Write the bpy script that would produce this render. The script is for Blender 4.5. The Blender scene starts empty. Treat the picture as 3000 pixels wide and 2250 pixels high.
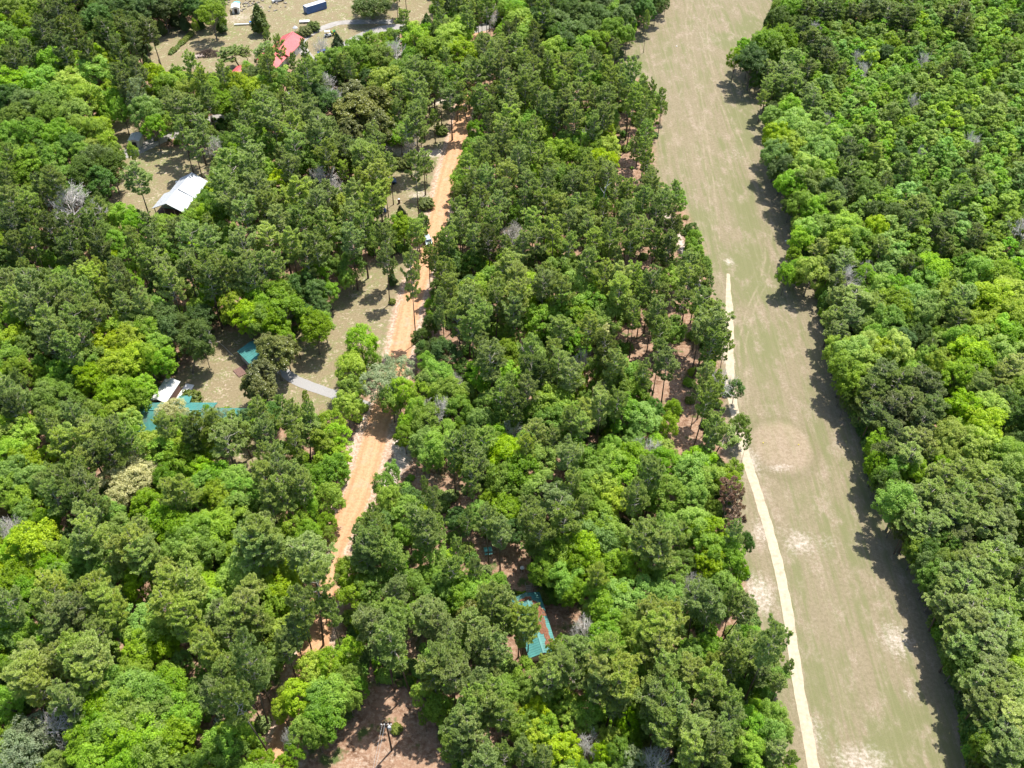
import bpy, bmesh, math, random
import numpy as np
from mathutils import Vector, Matrix

S = bpy.context.scene
COL = S.collection
rad = math.radians

# ------------------------------------------------------------------ camera
cd = bpy.data.cameras.new('camera')
cam = bpy.data.objects.new('camera', cd)
COL.objects.link(cam)
cam.location = (0, 0, 150)
cam.rotation_euler = (rad(45), 0, 0)
cd.sensor_width = 36
cd.lens = 33.6
cd.clip_end = 8000
cd.clip_start = 1
S.camera = cam

# ------------------------------------------------------------------ light
SUN_EL, SUN_AZ = rad(67), math.atan2(.62, .78)      # azimuth clockwise from +Y
w = bpy.data.worlds.new('World')
S.world = w
w.use_nodes = True
nt = w.node_tree
sky = nt.nodes.new('ShaderNodeTexSky')
sky.sky_type = 'NISHITA'
sky.sun_disc = False
sky.sun_elevation = SUN_EL
sky.sun_rotation = SUN_AZ
sky.air_density = 1.0
sky.dust_density = 1.5
bg = nt.nodes['Background']
bg.inputs['Strength'].default_value = 0.15
nt.links.new(sky.outputs[0], bg.inputs[0])
sl = bpy.data.lights.new('sun', 'SUN')
sl.energy = 5.0
sl.angle = rad(.6)
sl.color = (1, .955, .88)
sun = bpy.data.objects.new('sun', sl)
COL.objects.link(sun)
sd_ = Vector((math.sin(SUN_AZ) * math.cos(SUN_EL), math.cos(SUN_AZ) * math.cos(SUN_EL), math.sin(SUN_EL)))
sun.rotation_euler = sd_.to_track_quat('Z', 'Y').to_euler()
S.view_settings.view_transform = 'Standard'
S.view_settings.look = 'None'
S.view_settings.exposure = 0.66
S.view_settings.gamma = 1
S.view_settings.use_curve_mapping = False
try:
    S.cycles.max_bounces = 8
    S.cycles.diffuse_bounces = 6
    S.cycles.transmission_bounces = 6
except Exception:
    pass

R = random.Random(11)
NR = np.random.default_rng(5)


# ------------------------------------------------------------------ helpers
def tag(o, label=None, cat=None, group=None, kind=None):
    if label: o['label'] = label
    if cat: o['category'] = cat
    if group: o['group'] = group
    if kind: o['kind'] = kind
    return o


def empty(name, loc, rz=0, label=None, cat=None, group=None):
    o = bpy.data.objects.new(name, None)
    o.empty_display_size = .3
    COL.objects.link(o)
    o.location = loc
    o.rotation_euler = (0, 0, rz)
    return tag(o, label, cat, group)


def link(name, me, parent=None, mat=None):
    o = bpy.data.objects.new(name, me)
    COL.objects.link(o)
    if parent: o.parent = parent
    if mat is not None:
        me.materials.clear()
        me.materials.append(mat)
    return o


def np_mesh(name, verts, faces, mat=None, smooth=False):
    """verts n x 3, faces m x k (one k) -> mesh"""
    me = bpy.data.meshes.new(name)
    v = np.asarray(verts, dtype=np.float32)
    f = np.asarray(faces, dtype=np.int32)
    m, k = f.shape
    me.vertices.add(len(v))
    me.vertices.foreach_set('co', v.ravel())
    me.loops.add(m * k)
    me.loops.foreach_set('vertex_index', f.ravel())
    me.polygons.add(m)
    me.polygons.foreach_set('loop_start', np.arange(0, m * k, k, dtype=np.int32))
    me.update(calc_edges=True)
    me.validate()
    if smooth:
        me.polygons.foreach_set('use_smooth', np.ones(len(me.polygons), dtype=bool))
    if mat: me.materials.append(mat)
    return me


class MB:
    """collects boxes, tubes and sheets in one mesh"""
    def __init__(s): s.v = []; s.f = []

    def box(s, c, d, rz=0, rx=0, ry=0):
        M = Matrix.Translation(c) @ Matrix.Rotation(rz, 4, 'Z') @ Matrix.Rotation(ry, 4, 'Y') @ Matrix.Rotation(rx, 4, 'X')
        n = len(s.v)
        for z in (-.5, .5):
            for x, y in ((-.5, -.5), (.5, -.5), (.5, .5), (-.5, .5)):
                s.v.append(M @ Vector((x * d[0], y * d[1], z * d[2])))
        for q in ((3, 2, 1, 0), (4, 5, 6, 7), (0, 1, 5, 4), (1, 2, 6, 5), (2, 3, 7, 6), (3, 0, 4, 7)):
            s.f.append([n + i for i in q])
        return s

    def tube(s, pts, rs, k=6, cap=True):
        n0 = len(s.v)
        pts = [Vector(p) for p in pts]
        for i, p in enumerate(pts):
            d = (pts[min(i + 1, len(pts) - 1)] - pts[max(i - 1, 0)])
            if d.length < 1e-6: d = Vector((0, 0, 1))
            d.normalize()
            a = d.cross(Vector((0, 0, 1)) if abs(d.z) < .9 else Vector((1, 0, 0))).normalized()
            b = d.cross(a)
            r = rs[i] if hasattr(rs, '__len__') else rs
            for j in range(k):
                t = 2 * math.pi * j / k
                s.v.append(p + a * (r * math.cos(t)) + b * (r * math.sin(t)))
        for i in range(len(pts) - 1):
            for j in range(k):
                a = n0 + i * k + j; b = n0 + i * k + (j + 1) % k
                s.f.append([a, b, b + k, a + k])
        if cap:
            s.f.append([n0 + j for j in range(k)][::-1])
            s.f.append([n0 + (len(pts) - 1) * k + j for j in range(k)])
        return s

    def poly(s, pts, thick=0.0, up=(0, 0, 1)):
        n = len(s.v); m = len(pts)
        pts = [Vector(p) for p in pts]
        s.v += pts
        if thick:
            s.f.append([n + i for i in range(m)])
            s.v += [p - Vector(up) * thick for p in pts]
            s.f.append([n + m + i for i in range(m)][::-1])
            for i in range(m):
                j = (i + 1) % m
                s.f.append([n + i, n + m + i, n + m + j, n + j])
        else:
            s.f.append([n + i for i in range(m)])
        return s

    def mesh(s, name):
        me = bpy.data.meshes.new(name)
        me.from_pydata([tuple(v) for v in s.v], [], s.f)
        me.update()
        return me

    def build(s, name, mat, parent=None):
        return link(name, s.mesh(name), parent, mat)


# ------------------------------------------------------------------ materials
def new_mat(name):
    m = bpy.data.materials.new(name)
    m.use_nodes = True
    n = m.node_tree
    n.nodes.clear()
    out = n.nodes.new('ShaderNodeOutputMaterial')
    return m, n, out


class NB:
    """small node builder"""
    def __init__(s, n): s.n = n

    def node(s, t, **kw):
        x = s.n.nodes.new(t)
        for k, v in kw.items(): setattr(x, k, v)
        return x

    def val(s, sock, v):
        if hasattr(v, 'is_output') or isinstance(v, bpy.types.NodeSocket): s.n.links.new(v, sock)
        else: sock.default_value = v

    def math(s, op, a, b=0.0, c=None, clamp=False):
        x = s.node('ShaderNodeMath', operation=op, use_clamp=clamp)
        s.val(x.inputs[0], a); s.val(x.inputs[1], b)
        if c is not None: s.val(x.inputs[2], c)
        return x.outputs[0]

    def mix(s, f, a, b, mode='MIX'):
        x = s.node('ShaderNodeMix', data_type='RGBA', blend_type=mode)
        s.val(x.inputs[0], f)
        for i, v in ((6, a), (7, b)):
            if isinstance(v, (tuple, list)): v = (*v[:3], 1)
            s.val(x.inputs[i], v)
        return x.outputs[2]

    def noise(s, vec, scale, detail=4, rough=.55, dist=0):
        x = s.node('ShaderNodeTexNoise')
        s.val(x.inputs['Vector'], vec)
        x.inputs['Scale'].default_value = scale
        x.inputs['Detail'].default_value = detail
        x.inputs['Roughness'].default_value = rough
        x.inputs['Distortion'].default_value = dist
        return x.outputs[0]

    def ramp(s, v, lo, hi):      # smoothstep
        x = s.node('ShaderNodeMapRange', interpolation_type='SMOOTHSTEP')
        s.val(x.inputs[0], v); s.val(x.inputs[1], lo); s.val(x.inputs[2], hi)
        return x.outputs[0]

    def attr(s, name):
        return s.node('ShaderNodeAttribute', attribute_name=name).outputs['Fac']

    def pos(s):
        return s.node('ShaderNodeNewGeometry').outputs['Position']

    def scaled(s, vec, sc, rz=0):
        x = s.node('ShaderNodeMapping')
        s.val(x.inputs[0], vec)
        x.inputs['Scale'].default_value = sc
        x.inputs['Rotation'].default_value = (0, 0, rz)
        return x.outputs[0]


def plain(name, col, rough=.7, metal=0, var=.15, scale=3.0, spec=.3, bump=0.0, wear=None):
    m, n, out = new_mat(name)
    b = NB(n)
    tc = b.node('ShaderNodeTexCoord').outputs['Object']
    f = b.noise(tc, scale, 5, .6)
    c = b.mix(b.ramp(f, .3, .7), tuple(v * (1 - var) for v in col), tuple(min(1, v * (1 + var)) for v in col))
    if wear:
        c = b.mix(b.ramp(b.noise(tc, scale * .35, 6, .7), .52, .72), c, wear)
    p = b.node('ShaderNodeBsdfPrincipled')
    n.links.new(c, p.inputs['Base Color'])
    p.inputs['Roughness'].default_value = rough
    p.inputs['Metallic'].default_value = metal
    p.inputs['Specular IOR Level'].default_value = spec
    if bump:
        bp = b.node('ShaderNodeBump')
        bp.inputs['Strength'].default_value = bump
        n.links.new(b.noise(tc, scale * 6, 4), bp.inputs['Height'])
        n.links.new(bp.outputs[0], p.inputs['Normal'])
    n.links.new(p.outputs[0], out.inputs[0])
    return m


def leaf_mat(name, col, col2, vary=.25, trans=.35, hue=.02, rough=.5):
    m, n, out = new_mat(name)
    b = NB(n)
    oi = b.node('ShaderNodeObjectInfo')
    rnd = oi.outputs['Random']
    tint = b.attr('tint')
    c = b.mix(tint, col, col2)
    hs = b.node('ShaderNodeHueSaturation')
    n.links.new(c, hs.inputs['Color'])
    n.links.new(b.math('MULTIPLY_ADD', rnd, hue * 2, .5 - hue), hs.inputs['Hue'])
    r2 = b.math('FRACT', b.math('MULTIPLY', rnd, 17.31))
    n.links.new(b.math('MULTIPLY_ADD', r2, vary * 2, 1 - vary), hs.inputs['Value'])
    r3 = b.math('FRACT', b.math('MULTIPLY', rnd, 53.7))
    n.links.new(b.math('MULTIPLY_ADD', r3, .22, .87), hs.inputs['Saturation'])
    c = hs.outputs[0]
    p = b.node('ShaderNodeBsdfPrincipled')
    n.links.new(c, p.inputs['Base Color'])
    p.inputs['Roughness'].default_value = rough
    p.inputs['Specular IOR Level'].default_value = .35
    t = b.node('ShaderNodeBsdfTranslucent')
    ct = b.mix(1.0, c, (1.25, 1.3, .6), 'MULTIPLY')
    n.links.new(ct, t.inputs['Color'])
    mx = b.node('ShaderNodeMixShader')
    mx.inputs[0].default_value = trans
    n.links.new(p.outputs[0], mx.inputs[1])
    n.links.new(t.outputs[0], mx.inputs[2])
    n.links.new(mx.outputs[0], out.inputs[0])
    return m


LM = {
    'P': leaf_mat('pine_needles_grey_green', (.20, .28, .075), (.43, .52, .16), .18, .42, .012),
    'p': leaf_mat('pine_needles_pale_green', (.29, .375, .085), (.54, .61, .18), .14, .42, .012),
    'K': leaf_mat('pine_needles_dark_green', (.125, .175, .045), (.27, .34, .09), .2, .4, .015),
    'O': leaf_mat('leaves_bright_green', (.155, .28, .02), (.34, .50, .05), .25, .45, .015),
    'D': leaf_mat('leaves_dark_green', (.075, .145, .022), (.17, .27, .045), .25, .42, .02),
    'Y': leaf_mat('leaves_yellow_green', (.23, .36, .02), (.44, .58, .055), .2, .45, .018),
    'y': leaf_mat('leaves_young_green', (.17, .31, .025), (.36, .52, .06), .28, .45, .02),
    'E': leaf_mat('leaves_grey_tinged', (.22, .28, .14), (.34, .40, .22), .15, .4, .01),
    'W': leaf_mat('leaves_cream_tipped', (.30, .33, .11), (.85, .80, .45), .1, .4, .01),
    'M': leaf_mat('leaves_olive_brown', (.12, .14, .03), (.27, .28, .08), .12, .35, .01, .35),
    'L': leaf_mat('leaves_live_oak', (.09, .15, .03), (.2, .27, .07), .15, .4, .01),
    'C': leaf_mat('foliage_cedar', (.065, .115, .025), (.15, .21, .05), .2, .35, .015),
    'S': leaf_mat('foliage_shrub', (.12, .18, .03), (.28, .34, .07), .2, .4, .02),
    'R': leaf_mat('needles_dead_red', (.24, .15, .11), (.40, .26, .19), .12, .3, .01),
}
BARK_PINE = plain('bark_pine', (.13, .095, .07), .9, 0, .35, 4, .1)
_n = BARK_PINE.node_tree; _b = NB(_n)
_p = [q for q in _n.nodes if q.type == 'BSDF_PRINCIPLED'][0]
_c = _p.inputs['Base Color'].links[0].from_socket
_z = _b.node('ShaderNodeSeparateXYZ'); _n.links.new(_b.node('ShaderNodeTexCoord').outputs['Object'], _z.inputs[0])
_n.links.new(_b.mix(_b.ramp(_z.outputs[2], 8.0, 14.0), _c, (.40, .36, .31)), _p.inputs['Base Color'])
BARK = plain('bark_grey', (.17, .15, .125), .9, 0, .35, 4, .1)
BARK_DEAD = plain('bark_bare_grey', (.62, .58, .54), .9, 0, .12, 4, .1)


# ------------------------------------------------------------------ foliage builders
def leaves(cent, nrm, size, tint, seed, aspect=1.0):
    """one diamond quad per leaf clump"""
    n = len(cent)
    g = np.random.default_rng(seed)
    nrm = nrm + g.normal(0, .55, (n, 3)) + np.array([.22, .26, .75])
    nrm /= np.linalg.norm(nrm, axis=1)[:, None] + 1e-9
    a = np.cross(nrm, g.normal(0, 1, (n, 3)))
    a /= np.linalg.norm(a, axis=1)[:, None] + 1e-9
    b = np.cross(nrm, a)
    s = size[:, None] * .5
    v = np.empty((n, 4, 3))
    v[:, 0] = cent - a * s * 1.25
    v[:, 1] = cent - b * s * .8 * aspect + nrm * s * .25
    v[:, 2] = cent + a * s * 1.25
    v[:, 3] = cent + b * s * .8 * aspect + nrm * s * .25
    return v.reshape(-1, 3), np.arange(n * 4).reshape(n, 4), tint


def foliage_mesh(name, v, f, tint):
    me = np_mesh(name, v, f)
    at = me.attributes.new('tint', 'FLOAT', 'FACE')
    n = len(me.polygons)
    t = np.zeros(n, dtype=np.float32)
    t[:min(n, len(tint))] = np.clip(tint, 0, 1)[:n]
    at.data.foreach_set('value', t)
    return me


def unit(g, n, zmin=-1.0):
    z = g.uniform(zmin, 1, n)
    a = g.uniform(0, 2 * math.pi, n)
    r = np.sqrt(np.maximum(0, 1 - z * z))
    return np.stack([r * np.cos(a), r * np.sin(a), z], 1)


def trunk_mb(H, r0, r1, g, bend=.3, k=7, dx=0, dy=0):
    mb = MB()
    pts = []; rs = []
    n = 6
    ox, oy = g.normal(0, bend, 2)
    for i in range(n + 1):
        t = i / n
        pts.append((ox * math.sin(t * 2.2) * t, oy * math.sin(t * 2.2) * t, H * t - .15 * (i == 0)))
        rs.append((r0 * (1 - t) + r1 * t) * (1.35 if i == 0 else 1))
    mb.tube(pts, rs, k)
    return mb, pts


def make_pine(seed, H=22.0, Rc=4.0, base=.46, dens=1.0, flat=0.0):
    g = np.random.default_rng(seed)
    mb, tp = trunk_mb(H * .97, .24, .05, g, .35)
    tips = []
    nl = int(34 * dens)
    for i in range(nl):
        t = (i + g.uniform(0, .8)) / nl
        z = H * (base + (.97 - base) * t)
        if t < .3: pr = .55 + 1.5 * t
        else: pr = math.sqrt(max(.04, 1 - ((t - .3) / .74) ** 2))
        L = Rc * pr * g.uniform(.55, 1.12)
        az = i * 2.4 + g.normal(0, .45)
        el = rad(-2 + 45 * t + g.normal(0, 9))
        j = min(len(tp) - 2, int(z / (H * .97) * 6)); u = z / (H * .97) * 6 - j
        p0 = Vector(tp[j]).lerp(Vector(tp[j + 1]), min(1, u))
        d = Vector((math.cos(az) * math.cos(el), math.sin(az) * math.cos(el), math.sin(el)))
        p1 = p0 + d * L * .55 + Vector((0, 0, -.06 * L))
        p2 = p0 + d * L + Vector((0, 0, .10 * L))
        mb.tube([p0, p1, p2], [.10 * (1.15 - t), .065, .025], 4, False)
        tips.append((p2, d))
        ns = int(5 + L * 2.0)
        for q in range(ns):
            s = g.uniform(.38, 1.0)
            b = (p0.lerp(p1, s / .55) if s < .55 else p1.lerp(p2, (s - .55) / .45))
            side = d.cross(Vector((0, 0, 1))).normalized() * g.choice([-1, 1])
            dd = (side * g.uniform(.5, 1) + d * g.uniform(.1, .7) + Vector((0, 0, g.uniform(-.05, .6)))).normalized()
            l2 = L * g.uniform(.14, .34) * (1.25 - .5 * s) + .15
            e = b + dd * l2
            if q % 2 == 0: mb.tube([b, e], [.03, .012], 3, False)
            tips.append((e, dd))
            if l2 > .7: tips.append((b.lerp(e, .55) + Vector((0, 0, .1)), dd))
    for q in range(5):
        tips.append((Vector((g.normal(0, .35), g.normal(0, .35), H * .97 + g.uniform(-.8, .2))), Vector((0, 0, 1))))
    T = np.array([tuple(a) for a, _ in tips]); D = np.array([tuple(b) for _, b in tips])
    n = len(T); B = 36
    tr = g.uniform(.36, .58, n)
    tt = g.uniform(0, 1, n)
    c = np.repeat(T, B, 0); dd = np.repeat(D, B, 0)
    d = unit(g, n * B) + dd * .35 + np.array([0, 0, .38])
    d /= np.linalg.norm(d, axis=1)[:, None]
    L = np.repeat(tr, B)[:, None] * g.uniform(.75, 1.1, (n * B, 1))
    side = np.cross(d, g.normal(0, .45, (n * B, 3)) + np.array([.25, .3, 1.0]))
    side /= np.linalg.norm(side, axis=1)[:, None]
    tip = c + d * L
    wd = g.uniform(.045, .085, (n * B, 1))
    mid = c + d * L * .62
    v = np.stack([c, mid + side * wd, tip, mid - side * wd], 1).reshape(-1, 3)
    f = np.arange(n * B * 4).reshape(-1, 4)
    tint = np.repeat(tt, B) * .55 + g.uniform(0, .45, n * B)
    return mb, foliage_mesh('crown', v, f, tint)


def make_broad(seed, H=12.0, Rc=4.0, nlobe=20, per=12, lv=52, ls=(.14, .28), cz=.62, vr=.36, tr=.2, cone=0.0, dark=BARK):
    g = np.random.default_rng(seed)
    mb, tp = trunk_mb(H * .55, tr, tr * .55, g, .3)
    top = Vector(tp[-1])
    C = Vector((0, 0, H * cz))
    lob = []
    for i in range(nlobe):
        z = 1 - (i + .5) / nlobe * 1.55
        a = i * 2.39996 + g.normal(0, .3)
        r = math.sqrt(max(0, 1 - z * z))
        k = g.uniform(.55, .82)
        zz = z
        if cone: r = r * (1 - cone * max(0, z))
        p = C + Vector((math.cos(a) * r * Rc * k, math.sin(a) * r * Rc * k, zz * H * vr * k * (1 + cone * .4)))
        lr = Rc * g.uniform(.25, .40) * (1 - .35 * cone * max(0, z))
        lob.append((p, lr))
        if z > -.35:
            st = Vector(tp[3 + (i % 3)])
            mid = st.lerp(p, .5) + Vector((g.normal(0, .15), g.normal(0, .15), .1))
            mb.tube([st, mid, p], [tr * .42, tr * .25, tr * .08], 4, False)
    cents = []; nr = []; tn = []; sz = []
    for p, lr in lob:
        out = (p - C); out = out.normalized() if out.length > .1 else Vector((0, 0, 1))
        lt = g.uniform(-.12, .12)
        for q in range(per):
            d = Vector(tuple(unit(g, 1, -.55)[0]))
            d = (d + out * .45 + Vector((0, 0, .15))).normalized()
            cc = p + d * lr * g.uniform(.65, 1.1)
            cr = lr * g.uniform(.3, .48)
            u = unit(g, lv)
            pts = np.array(tuple(cc)) + u * cr * g.uniform(.55, 1.08, (lv, 1)) * np.array([1, 1, .75])
            cents.append(pts)
            nr.append(u * .8 + np.array(tuple(d)) * .35 + np.array([0, 0, .45]))
            tn.append(np.full(lv, .45 + lt + g.uniform(-.16, .16)) + g.uniform(-.34, .34, lv))
            sz.append(g.uniform(ls[0], ls[1], lv) * (Rc / 4) ** .3)
    v, f, t = leaves(np.concatenate(cents), np.concatenate(nr), np.concatenate(sz), np.concatenate(tn), seed + 1)
    return mb, foliage_mesh('crown', v, f, t)


def make_cedar(seed, H=5.0, Rc=1.8, n=5200):
    g = np.random.default_rng(seed)
    mb, tp = trunk_mb(H * .9, .14, .03, g, .08)
    z = 1 - np.sqrt(g.uniform(0, 1, n))
    a = g.uniform(0, 2 * math.pi, n)
    lump = 1 + .2 * np.sin(a * 3 + z * 9 + seed) + .14 * np.sin(a * 7 - z * 17)
    prof = (1 - z) ** .72 * (.55 + .45 * np.minimum(1, z / .18))
    r = Rc * prof * lump * np.sqrt(g.uniform(.35, 1.05, n))
    c = np.stack([r * np.cos(a), r * np.sin(a), .12 * H + z * H * .9], 1)
    nr = np.stack([np.cos(a), np.sin(a), np.full(n, .7)], 1)
    v, f, t = leaves(c, nr, g.uniform(.14, .3, n), g.uniform(0, 1, n), seed + 1)
    return mb, foliage_mesh('crown', v, f, t)


def make_shrub(seed, Rc=1.5, n=4200):
    g = np.random.default_rng(seed)
    mb = MB()
    for i in range(5):
        a = i * 1.3
        mb.tube([(0, 0, -.1), (math.cos(a) * Rc * .4, math.sin(a) * Rc * .4, Rc * .8)], [.06, .02], 4, False)
    u = unit(g, n, -.25)
    a = np.arctan2(u[:, 1], u[:, 0])
    lump = 1 + .1 * np.sin(a * 4 + seed) + .1 * np.sin(a * 9 + u[:, 2] * 8) + .08 * np.sin(u[:, 2] * 14 + a * 3)
    c = u * np.array([Rc, Rc, Rc * .8]) * (lump * g.uniform(.72, 1.04, n))[:, None] + np.array([0, 0, Rc * .5])
    v, f, t = leaves(c, u + np.array([0, 0, .3]), g.uniform(.12, .26, n), g.uniform(0, 1, n), seed + 1)
    return mb, foliage_mesh('crown', v, f, t)


def make_bare(seed, H=11.0, Rc=3.6, dens=1.0, thick=1.0):
    """leafless tree: trunk mesh and a crown of forking limbs and twigs"""
    g = np.random.default_rng(seed)
    tr = MB(); cr = MB()
    th = H * .42
    tr.tube([(0, 0, -.1), (g.normal(0, .15), g.normal(0, .15), th * .6), (g.normal(0, .3), g.normal(0, .3), th)], [.2, .15, .12], 6)
    root = Vector(tr.v[-1])

    def grow(p, d, L, r, dep):
        if dep == 0 or L < .15: return
        d = (d + Vector((g.normal(0, .24), g.normal(0, .24), g.normal(0, .16) + .04))).normalized()
        q = p + d * L
        cr.tube([p, q], [r * thick, r * .66 * thick], 3, False)
        nb = 4 if dep > 4 else 3
        for i in range(nb):
            s = .35 + .65 * (i + 1) / nb
            dd = (d + Vector(tuple(g.normal(0, .55, 3)))).normalized()
            grow(p.lerp(q, s), dd, L * g.uniform(.55, .82), r * .6, dep - 1)
    for i in range(7):
        a = i * 2.4 + g.normal(0, .2)
        el = rad(g.uniform(25, 75))
        grow(Vector((0, 0, th * g.uniform(.75, 1))) , Vector((math.cos(a) * math.cos(el), math.sin(a) * math.cos(el), math.sin(el))), Rc * .62, .085, 5 if i % 3 else 6)
    return tr, cr.mesh('crown')


# ------------------------------------------------------------------ tree prototypes: (trunk mesh, crown mesh, H, R)
PROTO = {}


def reg(t, mk, n, H, Rc, bark, **kw):
    for i in range(n):
        mb, cm = mk(i)
        tm = mb.mesh('trunk'); tm.materials.append(bark)
        cm.materials.append(LM.get(t, BARK_DEAD))
        PROTO.setdefault(t, []).append((tm, cm, H, Rc))


reg('P', lambda i: make_pine(100 + i, 22, 4, (.56, .5, .6, .54, .58)[i % 5], (.95, 1.1, .8, .95, 1.05)[i % 5]), 5, 22, 4, BARK_PINE)
reg('p', lambda i: make_pine(120 + i, 21, 4, (.56, .52, .6)[i % 3], 1.1), 3, 21, 4, BARK_PINE)
reg('K', lambda i: make_pine(140 + i, 22, 4, (.48, .44, .5)[i % 3], 1.15), 3, 22, 4, BARK_PINE)
reg('O', lambda i: make_broad(200 + i, nlobe=18 + 2 * i), 5, 12, 4, BARK)
reg('D', lambda i: make_broad(220 + i, nlobe=20 + 2 * i), 3, 12, 4, BARK)
reg('Y', lambda i: make_broad(240 + i, nlobe=18 + 2 * i, ls=(.15, .3)), 3, 12, 4, BARK)
reg('E', lambda i: make_broad(260 + i, nlobe=18, per=9, lv=30), 2, 12, 4, BARK)
reg('W', lambda i: make_broad(270 + i, nlobe=20, per=12, lv=36, ls=(.16, .28)), 2, 12, 4, BARK)
reg('M', lambda i: make_broad(280 + i, nlobe=22, ls=(.2, .36)), 2, 12, 4, BARK)
reg('y', lambda i: make_broad(300 + i, 8, 2.4, 14, 9, 34, (.15, .32), .6, .42, .1, .45), 4, 8, 2.4, BARK)
reg('L', lambda i: make_broad(320 + i, 10, 7.5, 34, 14, 44, (.2, .36), .6, .34, .45), 1, 10, 7.5, BARK)
reg('C', lambda i: make_cedar(340 + i), 2, 5, 1.8, BARK)
reg('S', lambda i: make_shrub(350 + i), 2, 2.1, 1.5, BARK)
reg('G', lambda i: make_bare(360 + i, thick=1.35), 3, 11, 3.6, BARK_DEAD)
reg('R', lambda i: make_pine(380 + i, 16, 4, .35, .45), 1, 16, 4, BARK)

# ------------------------------------------------------------------ ground
ROAD = [(-12.0, 325.9), (-14.1, 298.0), (-14.8, 275.7), (-15.7, 258.0), (-18.0, 236.7), (-19.3, 221.2), (-20.4, 202.9), (-22.5, 193.1), (-24.6, 178.1), (-25.7, 160.5), (-28.5, 137.5), (-29.6, 126.8), (-31.0, 117.1), (-34.2, 106.5), (-34.3, 87.0), (-35.6, 73.7), (-37.1, 64.0), (-39.1, 53.6)]
FAIR = [(72.9, 439.5), (58.3, 351.5), (44.6, 327.0), (34.7, 307.8), (39.2, 293.3), (44.3, 288.6), (47.8, 271.1), (43.4, 254.8), (41.1, 232.7), (45.6, 225.8), (49.5, 206.7), (50.1, 189.4), (48.7, 168.8), (47.3, 147.3), (45.6, 132.4), (43.2, 121.4), (43.4, 114.6), (43.4, 98.9), (43.9, 85.0), (42.7, 64.0), (42.2, 53.6), (72.0, 53.6), (73.5, 64.0), (75.4, 74.6), (75.2, 84.5), (76.3, 93.8), (76.4, 106.5), (74.8, 114.6), (73.5, 124.7), (74.8, 137.5), (73.8, 151.4), (75.2, 170.0), (76.4, 178.8), (78.9, 189.4), (73.5, 196.4), (76.6, 207.0), (76.9, 221.2), (75.8, 244.9), (84.9, 286.4), (84.9, 298.0), (87.5, 318.0), (94.1, 334.1), (100.1, 351.5), (123.6, 439.5)]
LAWNS = [[(-129.7, 312.8), (-117.3, 293.3), (-106.3, 298.0), (-96.0, 292.1), (-85.3, 300.4), (-73.5, 298.0), (-61.1, 298.0), (-57.3, 312.8), (-43.3, 325.9), (-25.7, 334.1), (-9.9, 339.8), (-6.3, 351.5), (-7.4, 439.5), (-139.9, 439.5), (-119.0, 351.5), (-110.0, 334.1), (-129.1, 323.2)], [(-109.6, 220.9), (-111.1, 227.5), (-112.0, 239.8), (-118.5, 251.0), (-124.0, 264.8), (-113.1, 264.8), (-106.8, 249.0), (-90.4, 248.1), (-87.1, 244.0), (-86.0, 232.7), (-85.4, 225.8), (-86.4, 216.0), (-91.2, 211.3), (-100.8, 212.9)], [(-36.9, 193.6), (-23.8, 198.5), (-23.9, 182.7), (-26.4, 161.7), (-29.8, 152.7), (-36.9, 142.2), (-46.0, 139.2), (-58.8, 141.2), (-70.5, 140.7), (-77.2, 141.2), (-77.9, 149.5), (-72.9, 157.1), (-69.2, 168.8), (-51.5, 164.0), (-44.5, 176.2), (-40.8, 186.7)], [(-60.1, 133.3), (-53.1, 134.3), (-50.0, 125.0), (-57.9, 123.2)], [(-47.5, 258.8), (-27.1, 279.7), (-11.9, 279.7), (-15.6, 236.2), (-20.5, 203.7), (-35.4, 209.7), (-43.7, 225.8)]]
SANDY = [(54.8, 107.3, 4, 4, 0.8), (45.1, 96.0, 4, 6, 0.85), (47.9, 109.7, 3, 5, 0.7), (49.1, 127.7, 3, 6, 0.75), (67.2, 86.6, 4, 5, 0.8), (66.5, 76.5, 1.2, 1.2, 0.8), (55.4, 65.1, 7, 4, 0.8), (66.9, 176.3, 4, 3, 0.45), (62.7, 185.3, 5, 5, 0.4), (54.7, 125.8, 4, 1.6, 0.75), (60.5, 135.2, 3, 3, 0.35), (55.3, 194.3, 1.6, 2, 0.95), (52.5, 109.7, 6, 5, 0.45), (59.8, 107.3, 4, 4, 0.5), (49.4, 69.6, 3, 6, 0.6), (42.5, 216.0, 2, 6, 0.6), (65.9, 245.3, 6, 8, 0.45), (72.7, 286.4, 8, 20, 0.4), (66.9, 323.2, 8, 20, 0.4), (-98.9, 337.2, 9, 7, 0.7), (-95.1, 345.6, 12, 6, 0.55), (-106.9, 300.4, 6, 5, 0.4), (-25.5, 224.2, 5, 4, 0.75), (-29.6, 247.2, 6, 2, 0.7), (-22.4, 127.7, 4, 3, 0.7), (-17.9, 123.2, 3, 3, 0.6), (-32.0, 131.4, 3, 5, 0.5), (-65.5, 151.6, 3, 2, 0.4), (-59.0, 142.2, 5, 3, 0.45), (-37.6, 153.8, 3, 4, 0.4), (-30.4, 166.4, 3, 3, 0.4), (-102.1, 246.2, 6, 2, 0.7), (-107.8, 245.3, 5, 3, 0.6), (-117.7, 258.8, 4, 4, 0.5), (-92.8, 232.7, 4, 4, 0.4), (-19.3, 275.3, 5, 2, 0.7), (-16.1, 86.3, 3, 3, 0.4), (-24.4, 65.1, 5, 3, 0.55), (-19.7, 66.2, 5, 3, 0.5), (-15.9, 123.2, 3, 2, 0.6), (-14.3, 119.7, 3, 2, 0.5)]
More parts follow.
